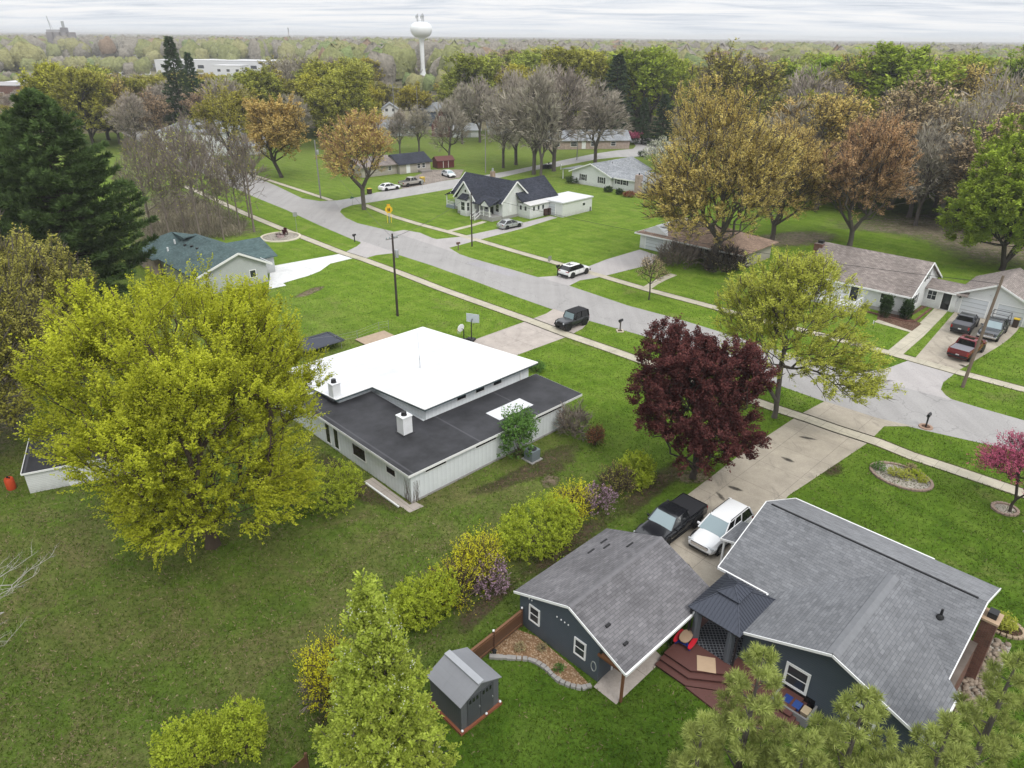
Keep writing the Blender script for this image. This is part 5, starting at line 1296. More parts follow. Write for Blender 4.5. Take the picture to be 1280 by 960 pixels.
for k, (u, v, vt, wp, lab) in enumerate(((238, 86, 70, 40, 'white roofed store with sawtooth end behind the tall spruce'), (268, 95, 82, 30, 'low pale roof before the white hall'), (150, 98, 88, 22, 'pale low roof below the warehouse on the left'), (38, 98, 88, 26, 'light roof among bare trees above the brick block'), (8, 116, 103, 22, 'whitish parked-truck shed behind the red brick block'), (392, 86, 77, 24, 'pale roof right of the bright white hall'), (110, 104, 94, 18, 'small light roof between yellow tree tops on the left'))):
    town_block('town_building', lab, (u, v), vt, wp, 16, wb, rw, ang=-6 + 3 * k, wins=3)
town_block('workshop', 'pale workshop block low among trees above the white warehouse', (170, 84), 70, 26, 20, gb, rw)
town_block('white_store', 'white stepped block right of the tall spruce on the skyline', (318, 82), 68, 22, 18, wb, rw, stepped=2.5)
town_block('white_hall', 'bright white flat-roofed hall among yellow-green tree tops', (344, 88), 76, 36, 25, wb, rw, wins=4)
town_block('brick_block', 'red brick block with flat grey roof at the far left edge', (-60, 131), 106, 72, 22, M['brick_red'], gb, ang=-8, wins=6)
town_block('grey_yard_building', 'low pale building in the yard beside the red brick block', (20, 124), 109, 32, 14, gb, rw, ang=-8, wins=3)
town_block('distant_shed', 'tiny white shed roof among trees beneath the grain elevator', (66, 79), 73, 10, 12, wb, rw)
town_block('distant_depot', 'long thin white roof line right of the grain elevator', (98, 74), 68, 48, 14, wb, rw)
town_block('distant_barn', 'small white building on the wooded skyline at the right', (968, 80), 73, 14, 14, wb, rw)
# ================================================================ vehicles
def paint(name, col, metal=0.0, rough=0.28):
    return NT(name).surf(col, rough, metal, 0.5, coat=0.5)
M['tyre'] = m_plain('tyre_rubber', (0.018, 0.018, 0.019), 0.85)
M['rim'] = m_plain('silver_rim', (0.45, 0.46, 0.47), 0.3, 0.8)
M['rim_black'] = m_plain('black_rim', (0.03, 0.03, 0.032), 0.35, 0.4)
M['lamp_clear'] = NT('headlamp_lens').surf((0.55, 0.58, 0.6), 0.1, spec=0.7)
M['lamp_red'] = NT('tail_lamp_lens').surf((0.28, 0.012, 0.012), 0.2, spec=0.6)
M['plate'] = m_plain('plate', (0.62, 0.63, 0.62), 0.5)
M['chrome'] = NT('chrome').surf((0.6, 0.6, 0.62), 0.15, 0.9)

def sec(x, w, z0, z1, r=0.16, tum=0.04):
    """body cross-section at station x"""
    h = z1 - z0; r = min(r, h * .45)
    half = [(0, z0), (w * .86, z0), (w * .97, z0 + .10), (w, z0 + .30 * h), (w, z0 + .55 * h), (w - tum * .5, z1 - r), (w - tum - r * .45, z1 - r * .22), (w - tum - r * 1.3, z1), (w * .35, z1 + .012), (0, z1 + .016)]
    pts = [(x, y, z) for y, z in half] + [(x, -y, z) for y, z in reversed(half[1:-1])]
    return pts

def wheel(root, x, y, r, wd, side, rim):
    t = MB(); t.lathe([(r * .62, -wd / 2), (r * .93, -wd / 2), (r, -wd / 2 + .05), (r, wd / 2 - .05), (r * .93, wd / 2), (r * .62, wd / 2)], (0, 0, 0), 22, 'y')
    o = t.build('wheel', M['tyre'], root, smooth=40); o.location = (x, y, r)
    m = MB(); yy = side * (wd / 2 - .025)
    m.lathe([(0, yy), (r * .60, yy), (r * .64, yy - side * .05), (r * .6, yy - side * .12)], (0, 0, 0), 22, 'y')
    m.build('rim', M['black'], o, smooth=40)
    s = MB()
    for k in range(6):
        a_ = k * math.pi / 3
        s.obox((math.cos(a_) * r * .33, yy + side * .012, math.sin(a_) * r * .33), (math.cos(a_), 0, math.sin(a_)), (0, 1, 0), (-math.sin(a_), 0, math.cos(a_)), r * .30, .014, r * .085)
    s.lathe([(r * .55, yy + side * .012), (r * .63, yy + side * .012)], (0, 0, 0), 22, 'y'); s.lathe([(0, yy + side * .03), (r * .16, yy + side * .022), (r * .17, yy)], (0, 0, 0), 14, 'y')
    s.build('spoke', rim, o)

def vehicle(name, label, cat, pos, ang, sp, group=None, z0=0.02):
    r = thing(name, label, cat, (pos[0], pos[1], z0), R(ang), group)
    L, W = sp['L'] / 2, sp['W'] / 2
    P = sp['paint']; zl = sp.get('clear', .24)
    # lower body from stations (x, half-width factor, z_low, z_high)
    m = MB(); m.loft([sec(x * L, W * k, a_, b_, sp.get('round', .16)) for x, k, a_, b_ in sp['body']])
    m.build('body', P, r, smooth=38)
    # wheel arches and wheels
    for x in (sp['wf'], sp['wr']):
        for s_ in (-1, 1):
            a_ = MB(); rr = sp['wheel'] + .075
            a_.lathe([(0, -.05), (rr, -.05), (rr, .012), (0, .012)], (x, s_ * (W - .008) , sp['wheel']), 22, 'y')
            a_.build('wheel_arch', M['black'], r)
            wheel(r, x, s_ * (W - .085), sp['wheel'], .22, s_, sp.get('rim', M['rim']))
            if sp.get('flare'):
                f = MB(); pts = [(x + (rr + .04) * math.cos(t), s_ * (W + .02), sp['wheel'] + (rr + .04) * math.sin(t)) for t in np.linspace(.15, math.pi - .15, 9)]
                for i in range(8): f.bar(pts[i], pts[i + 1], .10, .16)
                f.build('wheel_flare', sp['flare'], r)
    # greenhouse
    xb0, xt0, xt1, xb1 = sp['cab']           # rear base, rear top, front top, front base
    zb, zt = sp['belt'], sp['roof']; wb, wt = sp.get('cw', (W - .06, W - .26))
    def q(x, w, z): return [(x, w, z), (x, -w, z)]
    bl, br_, = (xb0, wb, zb - .03), (xb0, -wb, zb - .03); fl, fr = (xb1, wb, zb - .03), (xb1, -wb, zb - .03)
    tl, tr, ul, ur = (xt0, wt, zt - .05), (xt0, -wt, zt - .05), (xt1, wt, zt - .05), (xt1, -wt, zt - .05)
    g = MB()
    g.quad(bl, fl, ul, tl); g.quad(br_, tr, ur, fr)
    g.build('side_window', M['glass_dark'], r)
    g = MB(); g.quad(bl, tl, tr, br_); g.build('rear_window', M['glass_dark'], r)
    g = MB(); g.quad(fl, fr, ur, ul); g.build('windshield', sp.get('shield', M['glass_sky']), r)
    roofm = sp.get('roofpaint', P)
    ro = MB()
    secs = []
    for x, dz, dw in ((xt0 - .04, -.045, -.05), (xt0 + .12, 0.0, .02), ((xt0 + xt1) / 2, .025, .03), (xt1 - .15, .0, .02), (xt1 + .03, -.045, -.04)):
        w_ = wt + dw; z_ = zt + dz
        secs.append([(x, w_, z_ - .07), (x, w_, z_ - .03), (x, w_ - .14, z_), (x, 0, z_ + .015), (x, -w_ + .14, z_), (x, -w_, z_ - .03), (x, -w_, z_ - .07), (x, 0, z_ - .075)])
    ro.loft(secs); ro.build('roof', roofm, r, smooth=35)
    pl = MB()
    for s_ in (-1, 1):
        up = (0, s_, 0)
        pl.bar((xb1, s_ * wb, zb - .03), (xt1, s_ * wt, zt - .05), .07, .09); pl.bar((xb0, s_ * wb, zb - .03), (xt0, s_ * wt, zt - .05), sp.get('dpil', .16), .08)
        for xm, wd in sp.get('pillars', ()):
            t = (xm - xb0) / (xb1 - xb0); xu = xt0 + (xt1 - xt0) * t
            pl.bar((xm, s_ * (wb + .004), zb - .02), (xu, s_ * (wt + .004), zt - .05), wd, .05)
        pl.bar((xb0, s_ * (wb + .01), zb), (xb1, s_ * (wb + .01), zb), .05, .05)
    pl.build('pillar', sp.get('pillarpaint', P), r)
    # lights, mirrors, plates
    hf, hz, hw, hh = sp.get('head', (.98, .72, .22, .09)); tf, tz, tw, th = sp.get('tail', (-.985, .85, .12, .16))
    for s_ in (-1, 1):
        if sp.get('roundhead'):
            h = MB(); h.tube([(hf * L - .03, s_ * sp['roundhead'], hz), (hf * L + .03, s_ * sp['roundhead'], hz)], .11, 14); h.build('headlight', M['lamp_clear'], r)
        else:
            MB().obox((hf * L, s_ * (W - hw - .06), hz), (1, 0, 0), (0, 1, 0), (0, 0, 1), .05, hw, hh).build('headlight', M['lamp_clear'], r, bevel=.03)
        MB().obox((tf * L, s_ * (W - tw - .03), tz), (1, 0, 0), (0, 1, 0), (0, 0, 1), .05, tw, th).build('taillight', M['lamp_red'], r, bevel=.02)
        mm = MB(); mm.obox((xb1 - .28, s_ * (W + .09), zb + .06), (1, 0, 0), (0, 1, 0), (0, 0, 1), .06, .11, .08); mm.build('wing_mirror', sp.get('mirror', P), r, bevel=.03)
        h = MB()
        for x in sp.get('handles', ()): h.obox((x, s_ * (W + .012), zb - .16), (1, 0, 0), (0, 1, 0), (0, 0, 1), .10, .012, .018)
        if sp.get('handles'): h.build('door_handle', sp.get('hmat', P), r)
    gm_ = MB(); gz, gh, gw = sp.get('grille', (.62, .10, .55)); gm_.obox((L * .995, 0, gz), (1, 0, 0), (0, 1, 0), (0, 0, 1), .04, gw, gh); gm_.build('grille', sp.get('grillemat', M['black']), r)
    lo = MB(); lo.obox((L * .985, 0, zl + .13), (1, 0, 0), (0, 1, 0), (0, 0, 1), .06, W * .72, .07); lo.build('lower_grille', M['black'], r)
    MB().obox((-L * 1.0 - .02, 0, sp.get('platez', .75)), (1, 0, 0), (0, 1, 0), (0, 0, 1), .02, .16, .08).build('license_plate', M['plate'], r)
    if sp.get('bumper'):
        for s_, nm in ((1, 'front_bumper'), (-1, 'rear_bumper')):
            MB().obox((s_ * (L + .02), 0, zl + .22), (1, 0, 0), (0, 1, 0), (0, 0, 1), .09, W * .93, .10).build(nm, sp['bumper'], r, bevel=.03)
    sk = MB()
    for s_ in (-1, 1): sk.obox(((sp['wf'] + sp['wr']) / 2, s_ * (W - .01), zl + .05), (1, 0, 0), (0, 1, 0), (0, 0, 1), (sp['wf'] - sp['wr']) / 2 - sp['wheel'] - .1, .03, .06)
    sk.build('sill_trim', sp.get('sill', M['black']), r)
    if sp.get('seams'):
        ln = MB()
        for x in sp['seams']:
            for s_ in (-1, 1): ln.obox((x, s_ * (W + .001), zl + .42), (1, 0, 0), (0, 1, 0), (0, 0, 1), .008, .008, zb - zl - .52 if zb - zl - .52 > .1 else .25)
        ln.build('door_seam', M['black'], r)
    if sp.get('rails'):
        ra = MB()
        for s_ in (-1, 1): ra.tube([(xt0 + .1, s_ * (wt - .02), zt - .02), (xt0 + .2, s_ * (wt - .02), zt + .06), (xt1 - .3, s_ * (wt - .02), zt + .06), (xt1 - .2, s_ * (wt - .02), zt - .01)], .025, 6)
        ra.build('roof_rail', sp['rails'], r)
    if sp.get('sunroof'): MB().box(xt0 + sp['sunroof'][0], xt0 + sp['sunroof'][1], -wt * .62, wt * .62, zt + .02, zt + .034).build('sunroof', M['glass_dark'], r)
    if 'bed' in sp:
        x0, x1, zr, cover = sp['bed']
        w_ = W - .08
        if cover:
            MB().box(x0, x1, -w_, w_, zr + .004, zr + .045).build('bed_cover', cover, r, bevel=.015)
        else:
            b = MB(); b.box(x0, x1, -w_ + .06, w_ - .06, zr + .018, zr + .03); b.build('bed_floor', M['black'], r)
        rl = MB()
        for s_ in (-1, 1): rl.box(x0, x1, s_ * (W - .10), s_ * (W - .03), zr - .02, zr + .06)
        rl.box(x0 - .02, x0 + .06, -W + .06, W - .06, zr - .02, zr + .06); rl.build('bed_rail', sp.get('railmat', P), r)
    if sp.get('rack'):
        k = MB(); x0, x1 = sp['rack']; z = zt + .22
        for x in (x0, (x0 + x1) / 2, x1):
            k.bar((x, -W + .12, z), (x, W - .12, z), .05)
            for s_ in (-1, 1): k.bar((x, s_ * (W - .12), z), (x, s_ * (W - .07), 1.15), .05)
        for s_ in (-1, 1): k.bar((x0 - .1, s_ * (W - .12), z + .03), (x1 + .3, s_ * (W - .12), z + .03), .045)
        k.build('ladder_rack', M['black_metal'], r)
    return r

def suv_body(z1, hood, rear, zl=.24):
    return [(-1.0, .80, zl + .16, rear - .12), (-.975, .93, zl + .05, rear), (-.85, .99, zl, rear), (-.5, 1.0, zl, z1), (.15, 1.0, zl, z1), (.36, 1.0, zl, z1 - .01), (.55, .995, zl, hood), (.75, .98, zl, hood - .05), (.90, .93, zl + .02, hood - .13), (.97, .84, zl + .06, hood - .24), (1.0, .66, zl + .14, hood - .36)]

def pickup_body(zbed, zbelt, hood, zl=.36):
    return [(-1.0, .95, zl + .08, zbed), (-.985, .985, zl, zbed), (-.6, .99, zl, zbed), (-.16, .99, zl, zbed), (-.15, 1.0, zl, zbelt), (.40, 1.0, zl, zbelt), (.46, 1.0, zl, hood), (.75, .99, zl, hood - .03), (.92, .97, zl, hood - .07), (.985, .93, zl + .04, hood - .14), (1.0, .86, zl + .1, hood - .30)]

white_p = paint('white_paint_car', (0.80, 0.80, 0.80))
# white crossover on the driveway
d = (math.cos(R(44.3)), math.sin(R(44.3)))
fx, fy = G(873, 687, .4)
vehicle('white_suv', 'white family crossover parked nose-in on the driveway beside the slate house', 'SUV', (fx + d[0] * 2.6, fy + d[1] * 2.6), 224.3,
        dict(L=5.2, W=1.98, paint=white_p, round=.3, body=suv_body(1.06, 1.02, 1.05), wf=1.62, wr=-1.42, wheel=.37, cab=(-2.5, -2.15, .35, 1.30), belt=1.04, roof=1.76, cw=(.93, .72), pillars=((.15, .07), (-.95, .07)),
             rails=M['black'], handles=(.1, -.9), seams=(.95, -.1, -1.1), grille=(.70, .09, .62), grillemat=M['chrome'], head=(.93, .74, .23, .09), dpil=.2, platez=.85, sill=M['black']), z0=.018)
fx, fy = G(803, 672, 1.0); fx += .15; fy -= .1
blk = paint('black_paint_car', (0.012, 0.013, 0.016), 0, .2)
vehicle('black_pickup', 'black crew-cab pickup with glass roof and closed bed beside the white crossover', 'pickup truck', (fx + d[0] * 2.9, fy + d[1] * 2.9), 224.3,
        dict(L=5.85, W=2.05, paint=blk, clear=.4, body=pickup_body(1.25, 1.28, 1.22, .42), wf=1.95, wr=-1.75, wheel=.42, cab=(-.80, -.62, .62, 1.32), belt=1.26, roof=1.92, cw=(.95, .78), pillars=((.28, .08),), sunroof=(.1, 1.0),
             bed=(-2.85, -.9, 1.25, m_plain('black_tonneau', (.02, .02, .023), .8)), rim=M['rim_black'], handles=(.1, -.6), flare=M['black'], grille=(.85, .2, .62), head=(.96, .95, .2, .1), tail=(-.99, 1.0, .09, .2), platez=.6), z0=.018)
# hood scoops of the black pickup
# black off-roader on the concrete drive
jx, jy = (7.31 - math.sin(R(44)) * .85, 75.9 + math.cos(R(44)) * .85)
j = vehicle('black_off_roader', 'boxy black off-roader with soft top and wide tyres at the concrete driveway mouth', 'SUV', (jx + .1, jy + .1), 223.5,
        dict(L=4.15, W=1.66, paint=paint('grey_black_paint', (.035, .037, .042), .2, .3), clear=.48, body=[(-1, .98, .5, 1.12), (-.95, 1, .46, 1.14), (.3, 1, .46, 1.14), (.34, .96, .5, 1.12), (.8, .84, .55, 1.10), (.93, .80, .55, 1.06), (.95, .78, .6, 1.0)], round=.07,
             wf=1.38, wr=-1.36, wheel=.43, cab=(-2.0, -1.88, .36, .62), belt=1.13, roof=1.88, cw=(.78, .70), pillars=((-.75, .1), (.1, .08)), roofpaint=m_plain('soft_top', (.02, .02, .022), .9), pillarpaint=M['black'],
             flare=M['black'], bumper=M['black'], rim=M['rim_black'], grille=(.88, .16, .4), head=(.95, .92, .1, .1), roundhead=.50, tail=(-1.0, .95, .08, .14), seams=(.55, -.55), mirror=M['black'], platez=.8, sill=M['black']))
sw = MB(); sw.lathe([(.12, -.12), (.40, -.12), (.43, -.06), (.43, .06), (.40, .12), (.12, .12)], (0, 0, 0), 20, 'y'); o = sw.build('spare_wheel', M['tyre'], j, smooth=40); o.location = (-2.26, .1, 1.05); o.rotation_euler = (0, 0, R(90))
f = MB()
for s_ in (-1, 1): f.obox((1.4, s_ * .74, .98), (1, 0, -.06), (0, 1, 0), (0, 0, 1), .52, .13, .04)
f.build('fender', M['black'], j, bevel=.03)

off = (math.sin(R(45)) * -.95, math.cos(R(45)) * .95)
vehicle('white_sport_suv', 'white sport utility with black lower trim stopped at the gravel driveway mouth', 'SUV', (9.25 + off[0], 95.8 + off[1]), 45.5,
        dict(L=4.85, W=2.0, paint=white_p, body=suv_body(1.08, 1.06, 1.10, .26), wf=1.47, wr=-1.47, wheel=.40, cab=(-2.32, -1.75, .35, 1.15), belt=1.08, roof=1.68, cw=(.94, .72), pillars=((-.1, .05),), pillarpaint=M['black'], rim=M['rim_black'],
             sunroof=(.2, 1.2), seams=(.85, -.15, -1.0), head=(.94, .82, .2, .05), tail=(-.985, .98, .25, .05), grille=(.75, .05, .6), platez=.72, bumper=M['black'], dpil=.22))
sil = paint('silver_paint', (.46, .47, .48), .45, .3)
sed = lambda p, **k: dict(dict(L=4.8, W=1.83, paint=p, clear=.2, body=suv_body(.92, .90, .98, .2), wf=1.38, wr=-1.38, wheel=.33, cab=(-2.0, -1.25, .25, 1.15), belt=.92, roof=1.45, cw=(.86, .62), pillars=((-.15, .05),), seams=(.9, -.2), handles=(.0, -.9), head=(.92, .66, .2, .08), tail=(-.97, .8, .2, .08), platez=.72, grille=(.52, .07, .4)), **k)
o2 = (math.sin(R(41)) * -.88, math.cos(R(41)) * .88)
vehicle('silver_sedan', 'silver four-door car standing on the farmhouse driveway', 'car', (-.05 + o2[0], 122.9 + o2[1]), 41, sed(sil), z0=.02)
vehicle('white_sedan', 'white four-door car parked beside the silver pickup on the side road', 'car', (-26.3 + o2[0], 155.55 + o2[1]), 43, sed(white_p))
vehicle('white_compact', 'white compact car parked on the gravel yard by the red garden shed', 'car', (-16.2 + .7, 172.3 + .6), -56, sed(paint('white_paint_b', (.72, .73, .74)), L=4.4, W=1.78))
vehicle('silver_pickup', 'silver crew-cab pickup parked at the edge of the gravel yard', 'pickup truck', (-22.3 + o2[0], 160.8 + o2[1]), 48,
        dict(L=5.8, W=2.0, paint=paint('champagne_paint', (.40, .37, .33), .4, .3), clear=.36, body=pickup_body(1.12, 1.14, 1.08, .36), wf=1.85, wr=-1.75, wheel=.39, cab=(-.85, -.6, .7, 1.3), belt=1.14, roof=1.82, cw=(.92, .74), pillars=((.2, .07),), bed=(-2.8, -.95, 1.12, None), grille=(.8, .18, .55), bumper=M['chrome'], handles=(.1, -.55)))
# three trucks on the bungalow drive
tx = lambda cx, cy, a_: (cx, cy)
a_ = R(42); ex = np.array([math.cos(a_), math.sin(a_)]); tail = np.array(G(1195.5, 446.5, .5))
vehicle('red_pickup', 'dark red crew-cab pickup with grey bed cover nearest the road on the bungalow drive', 'pickup truck', tuple(tail + ex * 2.95), 42,
        dict(L=5.85, W=2.05, paint=paint('maroon_paint', (.16, .010, .016), .25, .25), clear=.42, body=pickup_body(1.24, 1.27, 1.2, .42), wf=1.9, wr=-1.78, wheel=.42, cab=(-.95, -.78, .68, 1.32), belt=1.26, roof=1.92, cw=(.95, .77), pillars=((.15, .08),), bed=(-2.85, -1.0, 1.24, m_plain('grey_tonneau', (.19, .19, .21), .7)),
             rim=M['rim_black'], handles=(.1, -.6), shield=M['glass_dark'], grille=(.85, .2, .62), head=(.96, .95, .2, .1), tail=(-.99, 1.0, .09, .2), bumper=M['black'], sunroof=(.2, .9)))
a_ = R(48); ex = np.array([math.cos(a_), math.sin(a_)]); tail = np.array(G(1198.5, 414, .5))
vehicle('grey_pickup', 'dark grey pickup with black bed cover tail-out by the garage door', 'pickup truck', tuple(tail + ex * 2.75), 48,
        dict(L=5.45, W=1.95, paint=paint('charcoal_paint', (.055, .058, .066), .3, .28), clear=.38, body=pickup_body(1.15, 1.17, 1.1, .38), wf=1.8, wr=-1.6, wheel=.39, cab=(-.85, -.7, .65, 1.25), belt=1.16, roof=1.78, cw=(.9, .73), pillars=((.15, .07),), bed=(-2.65, -.95, 1.15, m_plain('grey_tonneau_b', (.10, .10, .11), .7)),
             rim=M['rim_black'], shield=M['glass_dark'], grille=(.8, .18, .58), tail=(-.99, .93, .09, .17), bumper=M['black']))
ex = np.array([math.cos(R(226)), math.sin(R(226))]); wc = np.array([(53.47 + 55.84) / 2, (72.77 + 75.17) / 2]); n_ = np.array([-.70, .71])
vehicle('rack_pickup', 'dark pickup with ladder rack and pale bonnet facing the road on the bungalow drive', 'pickup truck', tuple(wc + n_ * .95 + np.array([.5, .6])), 226,
        dict(L=5.9, W=2.02, paint=paint('graphite_paint', (.06, .065, .075), .3, .25), clear=.4, body=pickup_body(1.22, 1.24, 1.18, .4), wf=1.9, wr=-1.78, wheel=.41, cab=(-.9, -.72, .7, 1.34), belt=1.24, roof=1.9, cw=(.94, .76), pillars=((.15, .08),), bed=(-2.85, -1.0, 1.22, None), rack=(-2.7, .5),
             rim=M['rim_black'], grille=(.85, .2, .62), grillemat=M['chrome'], bumper=M['chrome'], handles=(.1, -.6)))

# ================================================================ street furniture and yard things
M['pole_wood'] = m_bark('weathered_pole', (0.16, 0.125, 0.095))
M['pole_dark'] = m_bark('dark_pole', (0.055, 0.045, 0.040))
M['pole_grey'] = m_bark('grey_pole', (0.26, 0.25, 0.24))
def pole(label, base, top_px, mat, arms=(), transformer=False, r0=.15, lean=None, name='utility_pole', lamp=False):
    x, y = G(*base); h = ztop(x, y, top_px)
    r = thing(name, label, 'utility pole', (x, y, 0))
    lx, ly = lean or (0, 0)
    MB().tube([(0, 0, 0), (lx * .5, ly * .5, h * .5), (lx, ly, h)], [r0, r0 * .86, r0 * .68], 10).build('pole', mat, r, smooth=40)
    for (z, L, ang) in arms:
        a_ = R(ang); m = MB(); c = (lx * z / h, ly * z / h, z)
        m.obox((c[0] - math.sin(a_) * .14, c[1] + math.cos(a_) * .14, z), (math.cos(a_), math.sin(a_), 0), (-math.sin(a_), math.cos(a_), 0), (0, 0, 1), L / 2, .05, .06)
        o = m.build('crossarm', M['pole_grey'], r)
        ins = MB()
        for t in (-.46, -.2, .2, .46): ins.lathe([(0, .2), (.04, .18), (.06, .1), (.04, .06), (.05, 0)], (c[0] + math.cos(a_) * L * t - math.sin(a_) * .14, c[1] + math.sin(a_) * L * t + math.cos(a_) * .14, z + .06), 8)
        ins.build('insulator', M['glass_sky'], o)
    if transformer:
        MB().lathe([(0, -.45), (.22, -.45), (.22, .35), (.18, .45), (0, .45)], (.36, 0, h - 2.3), 14).build('transformer', M['steel'], r, smooth=40)
        MB().bar((.1, 0, h - 2.1), (.3, 0, h - 2.1), .08).build('bracket', M['steel'], r)
    return r, h
pole('dark utility pole with short crossarm on the lawn beside the road bend', (497, 395), 292, M['pole_dark'], [(9.3, 1.6, 44)], True, lean=(.0, .0))
pole('slim dark pole at the pavement in front of the farmhouse', (590, 308), 240, M['pole_dark'], r0=.12)
pole('leaning weathered pole on the grass verge near the red pickup', (1203, 484), 350, M['pole_wood'], [], False, .17, lean=(1.4, 1.3))
pole('pale grey pole with transformer on the verge of the road junction', (401, 248), 175, M['pole_grey'], [], True)
pole('slender grey pole standing in the park before the long ranch', (607, 216), 160, M['pole_grey'], r0=.13)
pole('tall grey pole among bare trees at the side road', (721, 200), 155, M['pole_grey'], r0=.13)
pole('grey pole with wide crossarm beside the pale house left of the willow', (494, 160), 102, M['pole_grey'], [(13.6, 4.2, 4)], r0=.17)
pole('thin grey pole in front of the willow', (523, 160), 108, M['pole_grey'], [], r0=.14)

def wire(label, pts, sag=.8, n=10, r=.022):
    m = MB()
    for i in range(len(pts) - 1):
        a, b = np.array(pts[i], float), np.array(pts[i + 1], float)
        P = [a + (b - a) * t - np.array([0, 0, sag * 4 * t * (1 - t)]) for t in np.linspace(0, 1, n)]
        m.tube(P, r, 4)
    o = m.build('power_line', M['black_metal']); return tag(o, label, 'cable')
p1 = (*G(497, 395), 9.4); p2 = (*G(590, 308), 8.2); p3 = (*G(401, 248), 10.6); p4 = (*G(1203, 484), 10.0); p4 = (p4[0] + 1.3, p4[1] + 1.2, p4[2])
wire('overhead line from the dark pole on the lawn to the pale pole at the junction', [p1, p3], .9)
wire('overhead line from the dark pole across the road to the farmhouse pole', [p1, p2], .5)
wire('overhead line from the farmhouse pole to the leaning pole by the red pickup', [p2, p4], 1.2)
wire('service line from the leaning pole to the white garage gable', [p4, (57.1, 80.6, 4.3)], .4)

def mailbox(label, px, rz, mat, post, base=None, h=1.05, box=True):
    x, y = G(*px); r = thing('mailbox', label, 'mailbox', (x, y, 0), R(rz))
    MB().box(-.06, .06, -.06, .06, 0, h).build('post', post, r)
    m = MB(); prof = [(-.12, 0), (.12, 0), (.12, .14), (.085, .23), (0, .265), (-.085, .23), (-.12, .14)]
    m.loft([[(xx, y_, h + z_) for y_, z_ in prof] for xx in (-.3, .3)]); m.build('box', mat, r)
    MB().box(-.28, .10, -.05, .05, h - .12, h - .005).build('bracket', post, r)
    MB().box(.0, .02, .125, .14, h + .1, h + .32).build('flag', M['lamp_red'], r)
    if base:
        MB().lathe([(0, .02), (.35, .02), (.36, .1), (.55, .1), (.58, 0)], n=base[1]).build('base_ring', base[0], r)
        MB().lathe([(0, .06), (.34, .06)], n=12).build('bed', M['mulch_dark'], r)
mailbox('black mailbox on the verge corner left of the grey driveway apron', (443.5, 302.5), 44, M['black_metal'], M['black_metal'])
mailbox('weathered mailbox in a pale square base on the verge by the black off-roader', (775, 414), 46, M['black_metal'], m_plain('grey_post', (.14, .12, .11), .8), (m_plain('pale_kerb', (.50, .44, .33), .9), 4), 1.2)
mailbox('black mailbox in a round brick base beside the wide concrete drive', (1157, 534), 46, M['black_metal'], M['black_metal'], (m_plain('brick_ring', (.33, .22, .16), .9), 14), 1.1)
mailbox('tall dark mailbox close behind the white sport utility', (697, 345), 46, M['black_metal'], M['black_metal'], None, 1.35)
mailbox('leaning weathered mailbox on the verge near the farmhouse pole', (573, 313), 30, m_plain('rust_box', (.10, .05, .035), .8), M['pole_wood'])
mailbox('white mailbox beside the side road by the dark waste carts', (701, 212), 60, M['white'], M['white'])
mailbox('small black mailbox on the park side of the road before the row of carts', (686, 209.5), 60, M['black_metal'], M['black_metal'])

def road_sign():
    x, y = G(487, 278.5); h = ztop(x, y, 255)
    r = thing('warning_sign', 'yellow diamond school-crossing sign on two yellow posts beside the road', 'road sign', (x, y, 0), R(10))
    ym = m_plain('sign_yellow', (.78, .48, .02), .5); 
    for s_ in (-1, 1): MB().box(s_ * .34 - .05, s_ * .34 + .05, -.02, .02, 0, h * .62).build('post', m_plain('post_yellow', (.75, .55, .06), .5), r)
    MB().box(-.06, .06, -.015, .03, 0, h * .9).build('centre_post', M['steel'], r)
    c = h - .95; k = .68
    b = MB(); b.loft([[(k * 1.0 * math.cos(t), yy, c + k * math.sin(t)) for t in np.linspace(0, 2 * math.pi, 8, endpoint=False) + math.pi / 8] for yy in (-.06, -.03)]); pl = b.build('sign_plate', ym, r)
    g = MB()
    for sx in (-.12, .14):
        g.tube([(sx, -.075, c - .34), (sx, -.075, c + .12)], [.07, .09], 8); g.tube([(sx, -.075, c + .14), (sx, -.075, c + .28)], [.06, .05], 8)
    g.build('walker_symbol', M['black'], pl)
    b = MB(); b.obox((0, -.03, h - .15), (1, 0, 0), (0, 1, 0), (0, 0, 1), .28, .012, .14); b.build('upper_plate', m_plain('sign_orange', (.75, .35, .02), .5), r)
road_sign()
def small_sign(label, px, vtop, kind, rz=40):
    x, y = G(*px); h = max(1.0, ztop(x, y, vtop))
    r = thing('sign', label, 'sign', (x, y, 0), R(rz))
    MB().cyl(0, 0, 0, h, .03, n=8).build('post', M['steel'], r)
    if kind == 'street':
        MB().box(-.35, .35, -.03, -.015, h - .75, h - .05).build('sign_plate', M['steel'], r)
    elif kind == 'blade':
        MB().box(-.45, .45, -.015, .015, h - .18, h).build('sign_plate', m_plain('sign_green', (.03, .14, .08), .5), r); MB().box(-.015, .015, -.45, .45, h, h + .18).build('cross_plate', m_plain('sign_green2', (.03, .14, .08), .5), r)
    else:
        MB().box(-.75, .75, -.04, .04, .25, h).build('sign_plate', M['white'], r); MB().box(-.72, -.66, -.03, .03, 0, .3).build('leg', M['white'], r)
small_sign('grey backed street sign on a thin post beside the pavement', (371.5, 291), 265, 'street', 20)
small_sign('white panel sign on the grass beside the far pavement', (316.5, 219.5), 212, 'panel', 20)
small_sign('thin green street-name sign at the rounded corner by the trunk', (441, 257.5), 247, 'blade', 44)
small_sign('bare thin sign post at the side road before the farmhouse', (528, 236), 225, 'street', 60)
small_sign('short white-topped marker post at the pavement left of the white sport utility', (687, 328), 320, 'street', 44)

